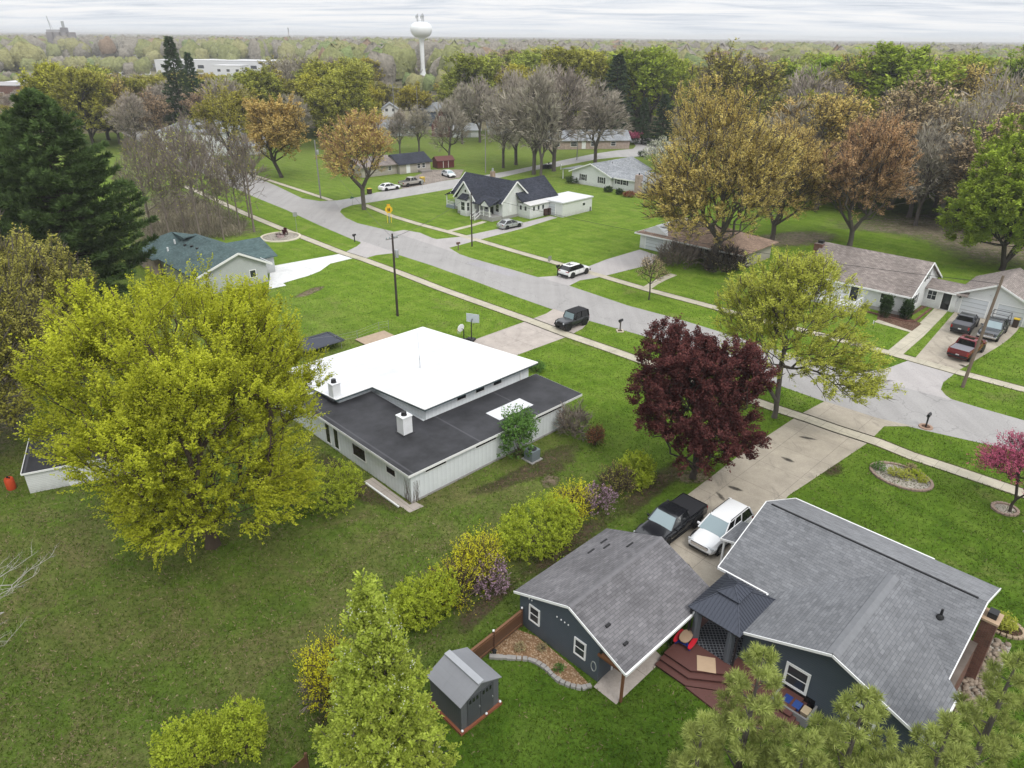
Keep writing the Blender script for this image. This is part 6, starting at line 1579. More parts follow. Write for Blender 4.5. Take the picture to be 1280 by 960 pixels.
def hoop(label, px, vtop, rz, big):
    x, y = G(*px); h = ztop(x, y, vtop); r = thing('basketball_hoop', label, 'basketball hoop', (x, y, 0), R(rz))
    MB().tube([(0, 0, 0), (0, 0, h * .7), (0, -.25, h - .5)], [.06, .06, .05], 8).build('pole', M['black_metal'], r)
    MB().box(-.45, .45, -.2, .75, 0, .28).build('base', M['black'], r, bevel=.06)
    w_ = .75 if big else .55
    b = MB()
    if big: b.box(-w_, w_, -.42, -.38, h - .95, h)
    else: b.loft([[(w_ * math.cos(t), yy, h - .45 + .42 * math.sin(t)) for t in np.linspace(0, 2 * math.pi, 12, endpoint=False)] for yy in (-.42, -.38)])
    bb = b.build('backboard', M['white'] if not big else m_plain('clear_board', (.52, .57, .60), .2), r)
    f = MB()
    if big:
        for x0, x1, z0, z1 in ((-w_, w_, h - .06, h), (-w_, w_, h - .95, h - .89), (-w_, -w_ + .06, h - .95, h), (w_ - .06, w_, h - .95, h), (-.28, .28, h - .42, h - .38), (-.28, .28, h - .78, h - .74)): f.box(x0, x1, -.435, -.421, z0, z1)
        f.build('board_frame', M['white'], bb)
    rr = MB(); P = [(.23 * math.cos(t), -.68 + .23 * math.sin(t), h - .78) for t in np.linspace(0, 2 * math.pi, 17)]; rr.tube(P, .018, 5); rr.build('rim', m_plain('orange_rim', (.6, .18, .02), .5), r)
    n = MB()
    for k in range(10):
        t = 2 * math.pi * k / 10; n.tube([(.22 * math.cos(t), -.68 + .22 * math.sin(t), h - .79), (.13 * math.cos(t + .3), -.68 + .13 * math.sin(t + .3), h - 1.18)], .012, 4)
    n.build('net', M['white'], r)
hoop('taller basketball hoop with clear framed backboard at the edge of the concrete drive', (589.5, 425), 394, 160, True)
hoop('shorter basketball hoop with solid white backboard next to the white roof', (580, 427), 406, 235, False)

def trampoline():
    x, y = G(398, 436); r = thing('trampoline', 'dark rectangular trampoline on the lawn behind the white roof', 'trampoline', (x, y, 0), R(44))
    MB().box(-2.0, 2.0, -1.35, 1.35, .80, .83).build('mat', m_plain('tramp_mat', (.05, .055, .075), .7), r)
    f = MB()
    for a_, b_ in (((-2.2, -1.55), (2.2, -1.55)), ((2.2, -1.55), (2.2, 1.55)), ((2.2, 1.55), (-2.2, 1.55)), ((-2.2, 1.55), (-2.2, -1.55))): f.bar((*a_, .84), (*b_, .84), .35, .05)
    f.build('pad', m_plain('tramp_pad', (.035, .038, .05), .6), r)
    for sx in (-1.9, 0, 1.9):
        for sy in (-1.5, 1.5): MB().tube([(sx, sy, .8), (sx, sy * 1.05, 0)], .03, 6).build('leg', M['steel'], r)
trampoline()
x, y = G(470, 424); o = thing('play_platform', 'low weathered plywood platform on the lawn behind the white roof', 'platform', (x, y, 0), R(44))
MB().box(-1.9, 1.9, -1.2, 1.2, .1, .17).build('deck_board', m_plain('plywood', (.38, .29, .21), .9, var=.25), o)
b = MB()
for k in (-1.7, 0, 1.7): b.box(k - .06, k + .06, -1.15, 1.15, 0, .1)
b.build('bearer', M['pole_wood'], o)
fn = thing('wire_fence', 'thin low wire fence on posts beside the plywood platform', 'fence', (0, 0, 0))
PF = [G(*p) for p in ((378, 436), (420, 431), (447, 425), (474, 414), (486, 412))]
for i, p in enumerate(PF):
    MB().cyl(p[0], p[1], 0, 1.1, .025, n=6).build('post', M['steel'], fn)
m = MB()
for i in range(len(PF) - 1):
    for z in (.4, .75, 1.05): m.bar((*PF[i], z), (*PF[i + 1], z), .012)
m.build('wire', M['steel'], fn)

def fire_pit():
    x, y = G(351, 296.5); r = thing('garden_circle', 'round gravel sitting circle with pale kerb beside the pavement', 'garden circle', (x, y, 0))
    MB().lathe([(0, .03), (2.9, .03)], n=28).build('gravel_floor', M['gravel_bed'], r)
    MB().lathe([(2.9, 0), (2.9, .16), (3.25, .16), (3.28, 0)], n=28).build('kerb', m_plain('pale_kerb2', (.58, .53, .42), .9), r)
    MB().lathe([(.35, .03), (.38, .4), (.55, .4), (.58, .03)], n=18).build('fire_ring', m_plain('pinkish_stone', (.38, .29, .28), .9), r)
    cm = m_plain('dark_red_resin', (.055, .012, .014), .5)
    labs = ['left dark red garden chair on the round gravel circle', 'middle dark red garden chair on the round gravel circle', 'right dark red garden chair on the round gravel circle']
    for k, (u, v, a_) in enumerate(((347.3, 296, 200), (353.6, 296.2, 250), (357.4, 293.6, 290))):
        cx, cy = G(u, v); c = thing('garden_chair', labs[k], 'chair', (cx, cy, .03), R(a_), 'chairs on the gravel circle')
        MB().obox((0, 0, .36), (1, 0, .18), (0, 1, 0), (-.18, 0, 1), .27, .27, .025).build('seat', cm, c)
        MB().obox((-.34, 0, .72), (.3, 0, 1), (0, 1, 0), (1, 0, -.3), .42, .26, .02).build('backrest', cm, c)
        for s_ in (-1, 1):
            MB().box(-.35, .3, s_ * .32 - .06, s_ * .32 + .06, .54, .57).build('armrest', cm, c)
            l = MB(); l.bar((.25, s_ * .3, 0), (.25, s_ * .3, .54), .06, .06); l.bar((-.45, s_ * .26, 0), (.1, s_ * .26, .34), .06); l.build('leg', cm, c)
fire_pit()
for k, (u, v) in enumerate(((680, 211), (686.5, 211))):
    x, y = G(u, v); o = thing('waste_cart', ['left dark wheeled cart beside the side road by the ranch porch', 'right dark wheeled cart beside the side road by the ranch porch'][k], 'bin', (x, y, 0), R(50), 'dark carts by the side road')
    MB().prism([(-.7, -.35), (.7, -.35), (.7, .35), (-.7, .35)], .08, 1.0).build('tub', M['black'], o, bevel=.05); MB().box(-.73, .73, -.38, .38, 1.0, 1.07).build('lid', M['black'], o, bevel=.02)
    for s_ in (-1, 1): MB().lathe([(0, -.04), (.1, -.04), (.1, .04), (0, .04)], (s_ * .5, -.3, .1), 10, 'y').build('wheel', M['black'], o)
x, y = G(462, 242.5); o = thing('waste_cart', 'dark bin with yellow lid left of the white four-door car', 'bin', (x, y, 0), R(40))
MB().prism([(-.4, -.4), (.4, -.4), (.4, .4), (-.4, .4)], .08, 1.1).build('tub', m_plain('brown_bin2', (.05, .035, .03), .5), o, bevel=.05); MB().box(-.43, .43, -.43, .43, 1.1, 1.18).build('lid', m_plain('yellow_lid2', (.6, .42, .02), .5), o, bevel=.02)
x, y = G(528, 228); o = thing('waste_cart', 'yellow-lidded bin at the front of the silver pickup', 'bin', (x, y, 0), R(40))
MB().prism([(-.45, -.45), (.45, -.45), (.45, .45), (-.45, .45)], .08, 1.1).build('tub', m_plain('tan_bin', (.45, .33, .08), .5), o, bevel=.05); MB().box(-.5, .5, -.5, .5, 1.1, 1.2).build('lid', m_plain('yellow_lid3', (.66, .46, .03), .5), o, bevel=.02)

# stone-edged flower beds
def stone_ring(name, label, centre_px, rx, ry, rot, rg, gravel, edge, size=.22, arc=None):
    x, y = G(*centre_px); r = thing(name, label, 'flower bed', (x, y, 0), R(rot))
    MB().lathe([(0, .05), (1.0, .03)], n=36).build('bed_surface', gravel, r).scale = (rx, ry, 1)
    n = int(2 * math.pi * math.sqrt((rx * rx + ry * ry) / 2) / (size * 1.15))
    for k in range(n):
        t = 2 * math.pi * k / n
        m = MB(); tx, ty = -rx * math.sin(t), ry * math.cos(t); q = norm((tx, ty))
        m.obox((rx * math.cos(t), ry * math.sin(t), .07), (q[0], q[1], 0), (-q[1], q[0], 0), (0, 0, 1), size * .55, .10 + rg.uniform(-.01, .02), .075 + rg.uniform(-.01, .015))
        m.build('edging_stone', edge, r, bevel=.02)
    return r
rg = random.Random(11)
em = m_plain('edging_brick', (.27, .20, .16), .9, var=.25)
stone_ring('flower_bed', 'oval gravel flower bed with brick edging on the front lawn', (1126, 596), 2.15, 1.65, -45, rg, M['gravel_bed'], em)
stone_ring('tree_ring', 'small round gravel ring under the pink redbud', (1256, 637), .8, .75, 0, rg, M['gravel_bed'], em)
stone_ring('flower_bed', 'rounded planted bed with pale stone edging at the chimney corner', (1254, 784), .75, 1.0, 45, rg, M['mulch_dark'], m_plain('tan_edge', (.34, .26, .18), .9, var=.2))
# cobbles along the brick end wall
cb = thing('cobble_border', 'strip of loose round cobbles along the brick end wall', 'stone border', (0, 0, 0))
sm = m_plain('cobble', (.27, .215, .165), .9, var=.5, scale=1.4)
A0, A1 = np.array(G(1246, 800)), np.array(G(1202, 895)); dd = norm(A1 - A0); nn = np.array([-dd[1], dd[0]])
mm = MB()
for k in range(230):
    t = rg.random(); s_ = rg.uniform(-.55, .55); p = A0 + (A1 - A0) * t + nn * s_
    q = rg.uniform(.09, .20); mm.blob((p[0], p[1], q * .45), q, q * rg.uniform(.7, 1), q * .7, rg, 7, 4, .12)
o = mm.build('cobble_layer', sm, cb, smooth=True); tag(o, kind='stuff')
ga = [A0 - nn * .8, A1 - nn * .8, A1 + nn * .7, A0 + nn * .7]
sheet('cobble_bed', [tuple(p) for p in ga], .03, M['gravel_bed'], px=False)

# stack of bare branches lying in front of the brown-roofed house is built with the plants

# ================================================================ skyline structures
def water_tower():
    x, y = G(529, 96); d = math.hypot(x, y); s = d / FPX
    zt = ztop(x, y, 27); zb = ztop(x, y, 47.5); Rb = 12.2 * s; zm = (zt * .55 + zb * .45)
    r = thing('water_tower', 'white ball-shaped water tower on a slim column above the woods', 'water tower', (x, y, 0))
    wm = m_plain('tower_white', (.80, .82, .83), .45, var=.04, scale=.2)
    P = []
    for t in np.linspace(-math.pi / 2, math.pi / 2, 17):
        c_, s_ = math.cos(t), math.sin(t)
        P.append((max(.01, Rb * (abs(c_) ** .75)), zm + (s_ * (zt - zm) if s_ > 0 else s_ * (zm - zb))))
    MB().lathe(P, n=40).build('tank', wm, r, smooth=True)
    cr = 2.35 * s
    MB().lathe([(cr * 1.9, 0), (cr * 1.25, 4), (cr, 8), (cr, zb - 5), (cr * 1.15, zb - 2), (cr * 2.2, zb + 1.2)], n=24).build('column', wm, r, smooth=True)
    m = MB()
    for k, (dx, hh) in enumerate(((-4.2, 1), (-3.2, 1.15), (1.0, 1.05), (2.2, 1.2), (3.1, 1.0))):
        X = dx * s; b = zt - .8
        m.bar((X, 0, b), (X, 0, zt + 7.0 * s * hh), .45); m.bar((X, 0, zt + 5 * s), (X, 1, zt + 5 * s), .8)
        m.bar((X - .8, 0, zt + 3 * s), (X - .8, 0, zt + 6 * s), .5)
    m.build('antenna', M['steel'], r)
    rl = MB(); P = [(Rb * .35 * math.cos(t), Rb * .35 * math.sin(t), zt + .5) for t in np.linspace(0, 2 * math.pi, 17)]; rl.tube(P, .12, 5); rl.build('handrail', M['steel'], r)
water_tower()
def elevator():
    x, y = G(66, 76); x *= 1.0; d = math.hypot(x, y); s = d / FPX; zt = ztop(x, y, 40); zc = ztop(x, y, 37)
    r = thing('grain_elevator', 'grey concrete grain elevator with headhouse on the left skyline', 'grain elevator', (x, y, 0), 0)
    cm = m_plain('silo_concrete', (.24, .22, .22), .9, var=.2, scale=.2)
    for k in range(4):
        MB().lathe([(0, 0), (3.6 * s, 0), (3.6 * s, zt), (0, zt)], (4 * s + k * 6.9 * s, 0, 0), 20).build('silo', cm, r, smooth=30)
    MB().box(2 * s, 15 * s, -2 * s, 2 * s, zt, zt + 2.2 * s).build('gallery', m_plain('gallery_grey', (.36, .35, .36), .8), r)
    MB().box(16 * s, 21 * s, -2.5 * s, 2.5 * s, zt, zt + 4 * s).build('headhouse', m_plain('headhouse_dark', (.22, .21, .22), .8), r)
    MB().box(17.4 * s, 19.2 * s, -1 * s, 1 * s, zt + 4 * s, zt + 9.5 * s).build('leg_tower', M['steel'], r)
    m = MB(); m.bar((6 * s, 0, zt), (4.5 * s, 0, zt + 14 * s), .5); m.bar((8 * s, 0, zt + 2), (4.7 * s, 0, zt + 12 * s), .3); m.build('mast', M['steel'], r)
    MB().box(22 * s, 26 * s, -3 * s, 0, 0, zt * .62).build('annex', M['white'], r)
elevator()
x, y = G(363, 61); h = ztop(x, y, 34.5); o = thing('chimney_stack', 'single thin tall chimney stack on the skyline left of the water tower', 'chimney', (x, y, 0))
MB().cyl(0, 0, 0, h, 1.5, 1.0, 14).build('stack', m_plain('stack_pale', (.42, .38, .36), .8), o, smooth=40); MB().cyl(0, 0, h * .8, h, 1.1, 1.03, 14).build('band', m_plain('stack_dark', (.2, .19, .19), .8), o, smooth=40)
# yard aerial on a mast right of the slate house
x, y = G(1282, 715); o = thing('tv_aerial', 'grey X-shaped aerial on a thin mast beside the slate house lawn', 'aerial', (x, y, 0))
MB().cyl(0, 0, 0, 3.0, .03, n=6).build('mast', M['steel'], o); m = MB(); m.bar((-1.0, .2, 3.0), (.5, .1, 3.0), .09); m.bar((-.1, .85, 3.1), (.25, -.6, 2.95), .09); m.build('boom', M['pole_grey'], o)
# ================================================================ vegetation
def skeleton(rg, H, th, pts, leader=0.0, lean=(0, 0), bend=.25, kpath=.22, trunk_r=.3, tip_r=.012, expo=2.3, fork=None):
    """grow a branching skeleton from the trunk through the crown points; returns nodes, parents, radii, tips"""
    N = [np.array([0, 0, 0.0])]; par = [-1]; plen = [0.0]
    top = max(th, leader * H); n = max(4, int(top / .8))
    ph = rg.uniform(0, 6.28)
    for i in range(1, n + 1):
        t = i / n
        N.append(np.array([lean[0] * t + bend * .3 * math.sin(ph + t * 4) * t, lean[1] * t + bend * .3 * math.cos(ph * 1.7 + t * 3.3) * t, top * t])); par.append(len(N) - 2)
        plen.append(top * t)
    n_tr = len(N)
    A = np.zeros((n_tr + len(pts), 3)); A[:n_tr] = N
    PL = np.zeros(len(A)); PL[:n_tr] = plen
    low = int(n_tr * min(1.0, th / top) * .8)
    PL[:low] += 50                                   # no limbs from the bare lower trunk
    base = np.array([0, 0, th * .85]); order = np.argsort(np.linalg.norm((pts - base) * np.array([1, 1, .85]), axis=1))
    cnt = n_tr
    PD = np.zeros_like(A); PD[:n_tr] = (0, 0, 1)
    for k in order:
        p = pts[k]; D = p - A[:cnt]; dist = np.linalg.norm(D, axis=1) + 1e-6
        dirn = (D * PD[:cnt]).sum(1) / dist
        cost = dist * (1.25 - .55 * dirn) + kpath * PL[:cnt]
        cost[D[:, 2] < -.35 * dist] += 1.5 * dist[D[:, 2] < -.35 * dist]
        j = int(np.argmin(cost)); L = dist[j]
        A[cnt] = p; par.append(j); PL[cnt] = PL[j] % 50 + L if j < low else PL[j] + L
        PD[cnt] = norm(D[j] / L * .75 + PD[j] * .25); cnt += 1
    A = A[:cnt]; par = np.array(par)
    W = np.full(cnt, tip_r ** expo); kids = np.zeros(cnt, int)
    for i in range(cnt - 1, 0, -1):
        W[par[i]] += W[i]; kids[par[i]] += 1
    rad = W ** (1 / expo); rad *= min(1.0, 1.0) if trunk_r is None else 1.0
    s = (trunk_r / rad[0]) if trunk_r else 1.0
    rad = np.where(rad > tip_r * 2, tip_r * 2 + (rad - tip_r * 2) * ((trunk_r - tip_r * 2) / max(rad[0] - tip_r * 2, 1e-4)), rad)
    rad[0] *= 1.25
    return A, par, rad, kids, PD

def limb_mesh(A, par, rad, sides=5):
    i = np.arange(1, len(A)); a, b = A[par[i]], A[i]
    ra, rb = np.minimum(rad[par[i]], rad[i] * 1.35 + .01), rad[i]
    d = b - a; L = np.linalg.norm(d, axis=1, keepdims=True) + 1e-6; d = d / L
    up = np.where(np.abs(d[:, 2:3]) < .9, np.array([[0, 0, 1.0]]), np.array([[1.0, 0, 0]]))
    u = np.cross(d, up); u /= np.linalg.norm(u, axis=1, keepdims=True) + 1e-9; v = np.cross(d, u)
    V = []
    for r_, c in ((ra, a - d * (ra[:, None] * .3)), (rb, b + d * (rb[:, None] * .3))):
        for k in range(sides):
            t = 2 * math.pi * k / sides
            V.append(c + (u * math.cos(t) + v * math.sin(t)) * r_[:, None])
    V = np.stack(V, 1)                # (E, 2*sides, 3)
    E = len(i); F = []
    off = (np.arange(E) * 2 * sides)[:, None]
    for k in range(sides):
        q = (k + 1) % sides
        F.append(off + np.array([[k, q, sides + q, sides + k]]))
    return V.reshape(-1, 3), np.concatenate(F, 0)

def rand_dirs(g, n):
    v = g.normal(size=(n, 3)); return v / np.linalg.norm(v, axis=1, keepdims=True)

def kites(g, P, size, aspect=.6, up=.5, axis=None, jit=.35, nrm=None):
    """leaf-shaped quads at P, random attitude, normals leaning up"""
    n = len(P); nr = rand_dirs(g, n); nr[:, 2] = np.abs(nr[:, 2]) + up * 1.4; nr /= np.linalg.norm(nr, axis=1, keepdims=True)
    if nrm is not None: nr = nrm + .45 * rand_dirs(g, n); nr /= np.linalg.norm(nr, axis=1, keepdims=True)
    t = rand_dirs(g, n) if axis is None else axis + .6 * rand_dirs(g, n)
    u = np.cross(nr, t); u /= np.linalg.norm(u, axis=1, keepdims=True) + 1e-9; w = np.cross(u, nr)
    s = size * (1 + jit * g.uniform(-1, 1, size=(n, 1)))
    a = P; c = P + w * s; m = P + w * s * .45
    V = np.stack([a, m + u * s * aspect * .5, c, m - u * s * aspect * .5], 1).reshape(-1, 3)
    F = np.arange(4 * n).reshape(-1, 4)
    return V, F

def slivers(g, P, D, L, w):
    """thin tapering twigs as long narrow quads"""
    n = len(P); u = np.cross(D, rand_dirs(g, n)); u /= np.linalg.norm(u, axis=1, keepdims=True) + 1e-9
    L = L * g.uniform(.55, 1.2, size=(n, 1)); b = D + .25 * rand_dirs(g, n)
    e = P + D * L * .55 ; t = e + b * L * .45
    V = np.stack([P - u * w, P + u * w, e + u * w * .7, t, ], 1).reshape(-1, 3)
    return V, np.arange(4 * n).reshape(-1, 4)

def crown_pts(g, n, lobes, shell=.55):
    """lobes: (cx, cy, cz, rx, ry, rz)"""
    L = np.array(lobes); vol = (L[:, 3] * L[:, 4] * L[:, 5]) ** .8
    k = g.choice(len(L), n, p=vol / vol.sum())
    d = rand_dirs(g, n); r = g.uniform(0, 1, (n, 1)) ** shell
    return L[k, :3] + d * r * L[k, 3:6]

def lobed(g, H, th, R_, n=9, flat=.8, squash=1.0, top=1.0, spread=.55):
    """a main ellipsoid plus smaller lobes round it"""
    cz = th + (H - th) * .5; rz = (H - th) * .5
    L = [(0, 0, cz, R_ * .72, R_ * .72, rz * .8)]
    for i in range(n):
        t = i * 2.4 + g.uniform(0, .8); f = g.uniform(-.65, .85)
        rr = R_ * math.sqrt(max(.05, 1 - (f * .85) ** 2)) * spread * g.uniform(.85, 1.15); s = g.uniform(.34, .5)
        L.append((rr * math.cos(t), rr * math.sin(t), cz + f * rz * .75, R_ * s, R_ * s, rz * s * squash))
    L.append((g.uniform(-.1, .1) * R_, g.uniform(-.1, .1) * R_, cz + rz * .6 * top, R_ * .4, R_ * .4, rz * .4))
    return L

def grow(name, seed, H, th, R_, npts, bark, leaf, shoots=3, per=18, leaf_s=.2, shoot_L=.8, shoot_up=.7, twigs=0, twig_L=.9, twig_w=.012, trunk_r=.3, lobes=None, nl=9, shell=.5, root=None, sides=5, aspect=.6, spread_w=.10, leader=0.0, twig_mat=None, kpath=.22, lean=(0, 0), cov=1.0, tip_r=.012, up=.5, spread=.55, outb=.6):
    """one deciduous tree: an Empty with trunk and crown; returns the Empty"""
    g = np.random.default_rng(seed)
    lb = lobes or lobed(g, H, th, R_, nl, spread=spread)
    pts = crown_pts(g, npts, lb, shell); pts = pts[pts[:, 2] > th * .55]
    A, par, rad, kids, PD = skeleton(random.Random(seed), H, th, pts, leader, lean, trunk_r=trunk_r, kpath=kpath, tip_r=tip_r)
    V, F = limb_mesh(A, par, rad, sides)
    tips = np.where((rad < tip_r * 2.6))[0]; tips = tips[A[tips, 2] > th * .5]
    c = np.array([0, 0, th + (H - th) * .35])
    out = A - c; out /= np.linalg.norm(out, axis=1, keepdims=True) + 1e-6
    if twigs:
        idx = np.repeat(tips, twigs); D = out[idx] * outb + PD[idx] * .4 + rand_dirs(g, len(idx)) * .55; D[:, 2] += shoot_up * .6
        D /= np.linalg.norm(D, axis=1, keepdims=True)
        fV, fF = slivers(g, A[idx], D, twig_L, twig_w)
        if twig_mat is None:
            F = np.concatenate([F, fF + len(V)]); V = np.concatenate([V, fV])
    root = root or thing(name, None, None)
    np_mesh('trunk', V, F, bark, root)
    CV, CF = [], []; nv = 0
    if leaf is not None and shoots:
        idx = np.repeat(tips, shoots)
        if cov < 1: idx = idx[g.uniform(size=len(idx)) < cov]
        D = out[idx] * outb + rand_dirs(g, len(idx)) * .55; D[:, 2] += shoot_up; D /= np.linalg.norm(D, axis=1, keepdims=True)
        L = shoot_L * g.uniform(.5, 1.25, size=len(idx))
        base = A[idx] + rand_dirs(g, len(idx)) * .15
        j = np.repeat(np.arange(len(idx)), per); t = g.uniform(.05, 1, size=len(j))
        P = base[j] + D[j] * (L[j] * t)[:, None] + rand_dirs(g, len(j)) * (spread_w * (1.1 - .5 * t))[:, None]
        lv, lf = kites(g, P, leaf_s, aspect, up, axis=D[j])
        CV.append(lv); CF.append(lf + nv); nv += len(lv)
    if twigs and twig_mat is not None:
        np_mesh('twigs', fV, fF, twig_mat, root)
    if CV:
        np_mesh('crown', np.concatenate(CV), np.concatenate(CF), leaf, root)
    return root

def conifer(name, seed, H, R_, bark, needle, kind='spruce', nb=90, per=26, ns=.5, trunk_r=.3, z0=1.0, root=None, sag=.25):
    g = np.random.default_rng(seed); root = root or thing(name, None, None)
    zs = z0 + (H - z0) * np.linspace(0, 1, nb) ** (.9 if kind == 'spruce' else 1.0)
    m = MB(); m.tube([(0, 0, 0), (0.05, 0, H * .5), (0, 0, H * .99)], [trunk_r, trunk_r * .6, .03], 8)
    P, AX, S = [], [], []
    ang = 0
    for i, z in enumerate(zs):
        f = 1 - (z - z0) / (H - z0)
        if kind == 'spruce': L = R_ * (f ** .85 * .95 + .04) * g.uniform(.75, 1.1)
        else: L = R_ * (min(1, f * 1.7) ** .6) * g.uniform(.45, 1.15) * (1 if f > .12 else .7) + .3
        ang += 2.4 + g.uniform(-.3, .3)
        d = np.array([math.cos(ang), math.sin(ang), 0]); sd = np.array([-d[1], d[0], 0])
        tipz = -sag * L + (.25 * L if kind == 'pine' else .1 * L) + g.uniform(-.1, .1) * L
        ctl = lambda t: np.array([0, 0, z]) + d * L * t + np.array([0, 0, (tipz * t + .22 * L * t * t * (1 if kind == 'pine' else .5))])
        path = [ctl(t) for t in (0, .35, .7, 1)]
        m.tube(path, [max(.02, trunk_r * .22 * f + .015), .03, .02, .01], 4, cap=False)
        k = int(per * max(.35, L / R_)) if kind == 'spruce' else int(per * max(.4, L / R_))
        t = g.uniform(.12 if kind == 'spruce' else .3, 1.0, size=k) ** .8
        lat = g.uniform(-1, 1, size=k) * L * .30 * (1.15 - t)
        q = np.array([ctl(x) for x in t]) + sd * lat[:, None]; q[:, 2] += g.normal(0, .06, k) - np.abs(lat) * (.25 if kind == 'spruce' else .0)
        ax = d[None] * .8 + sd[None] * (np.sign(lat) * .6)[:, None] + np.array([[0, 0, -.25 if kind == 'spruce' else .55]])
        P.append(q); AX.append(ax); S.append(np.full(k, ns))
    P = np.concatenate(P); AX = np.concatenate(AX); AX /= np.linalg.norm(AX, axis=1, keepdims=True)
    m.build('trunk', bark, root, smooth=40, fix=False)
    # each spray: several narrow needle blades fanning out
    nbl = 7 if kind == 'spruce' else 10
    j = np.repeat(np.arange(len(P)), nbl); D = AX[j] + rand_dirs(g, len(j)) * (.55 if kind == 'spruce' else .75); D /= np.linalg.norm(D, axis=1, keepdims=True)
    u = np.cross(D, rand_dirs(g, len(j))); u /= np.linalg.norm(u, axis=1, keepdims=True)
    L = ns * g.uniform(.6, 1.2, size=(len(j), 1)); b = P[j]
    w = ns * (.10 if kind == 'spruce' else .075)
    V = np.stack([b - u * w * .5, b + D * L * .6 - u * w, b + D * L, b + D * L * .6 + u * w], 1).reshape(-1, 3)
    np_mesh('crown', V, np.arange(len(V)).reshape(-1, 4), needle, root)
    return root

def shrub(name, seed, rx, ry, rz, stems, bark, leaf, n=500, per=10, leaf_s=.14, shoot=.3, up=.5, spiky=0.0, root=None, aspect=.6, floor=.12, twigs=0, cov=1.0, dome=.35):
    """dome-shaped bush: stems from the root plus leafy shoots through the outer shell"""
    g = np.random.default_rng(seed); root = root or thing(name, None, None)
    lob = [(0, 0, rz * .45, rx * .82, ry * .82, rz * .5)]
    for i in range(10):
        t = i * 2.4; f = g.uniform(.0, .5)
        lob.append((rx * .55 * math.cos(t), ry * .55 * math.sin(t), rz * (.3 + f * .6), rx * g.uniform(.3, .42), ry * g.uniform(.3, .42), rz * g.uniform(.28, .4)))
    P = crown_pts(g, n, lob, dome); P = P[P[:, 2] > floor]
    m = MB()
    for i in range(stems):
        p = P[g.integers(len(P))]; mid = p * .5 + np.array([0, 0, .15 * rz])
        m.tube([(g.uniform(-.15, .15), g.uniform(-.15, .15), 0), mid, p], [.03, .02, .008], 4, cap=False)
    m.build('trunk', bark, root, fix=False)
    D = P - np.array([0, 0, rz * .25]); D /= np.linalg.norm(D, axis=1, keepdims=True); D = D * .6 + rand_dirs(g, len(P)) * .5; D[:, 2] += up; D /= np.linalg.norm(D, axis=1, keepdims=True)
    L = shoot * g.uniform(.5, 1.2 + spiky, size=len(P))
    if twigs:
        jj = np.repeat(np.arange(len(P)), twigs); tD = D[jj] + .4 * rand_dirs(g, len(jj)); tD /= np.linalg.norm(tD, axis=1, keepdims=True)
        tv, tf = slivers(g, P[jj] - tD * shoot * .3, tD, shoot * 1.3, .008); np_mesh('twigs', tv, tf, bark, root)
    keep = np.where(g.uniform(size=len(P)) < cov)[0]
    j = np.repeat(keep, per); t = g.uniform(0, 1, len(j))
    Q = P[j] + D[j] * (L[j] * t)[:, None] + rand_dirs(g, len(j)) * (leaf_s * .6)
    v, f = kites(g, Q, leaf_s, aspect, up * .6, axis=D[j])
    np_mesh('crown', v, f, leaf, root)
    return root

def put(o, label, cat, xy, rz=0.0, s=1.0, group=None, name=None):
    o.location = (xy[0], xy[1], 0); o.rotation_euler = (0, 0, rz)
    o.scale = (s, s, s) if not hasattr(s, '__len__') else s
    if name: o.name = name
    return tag(o, label, cat, group)

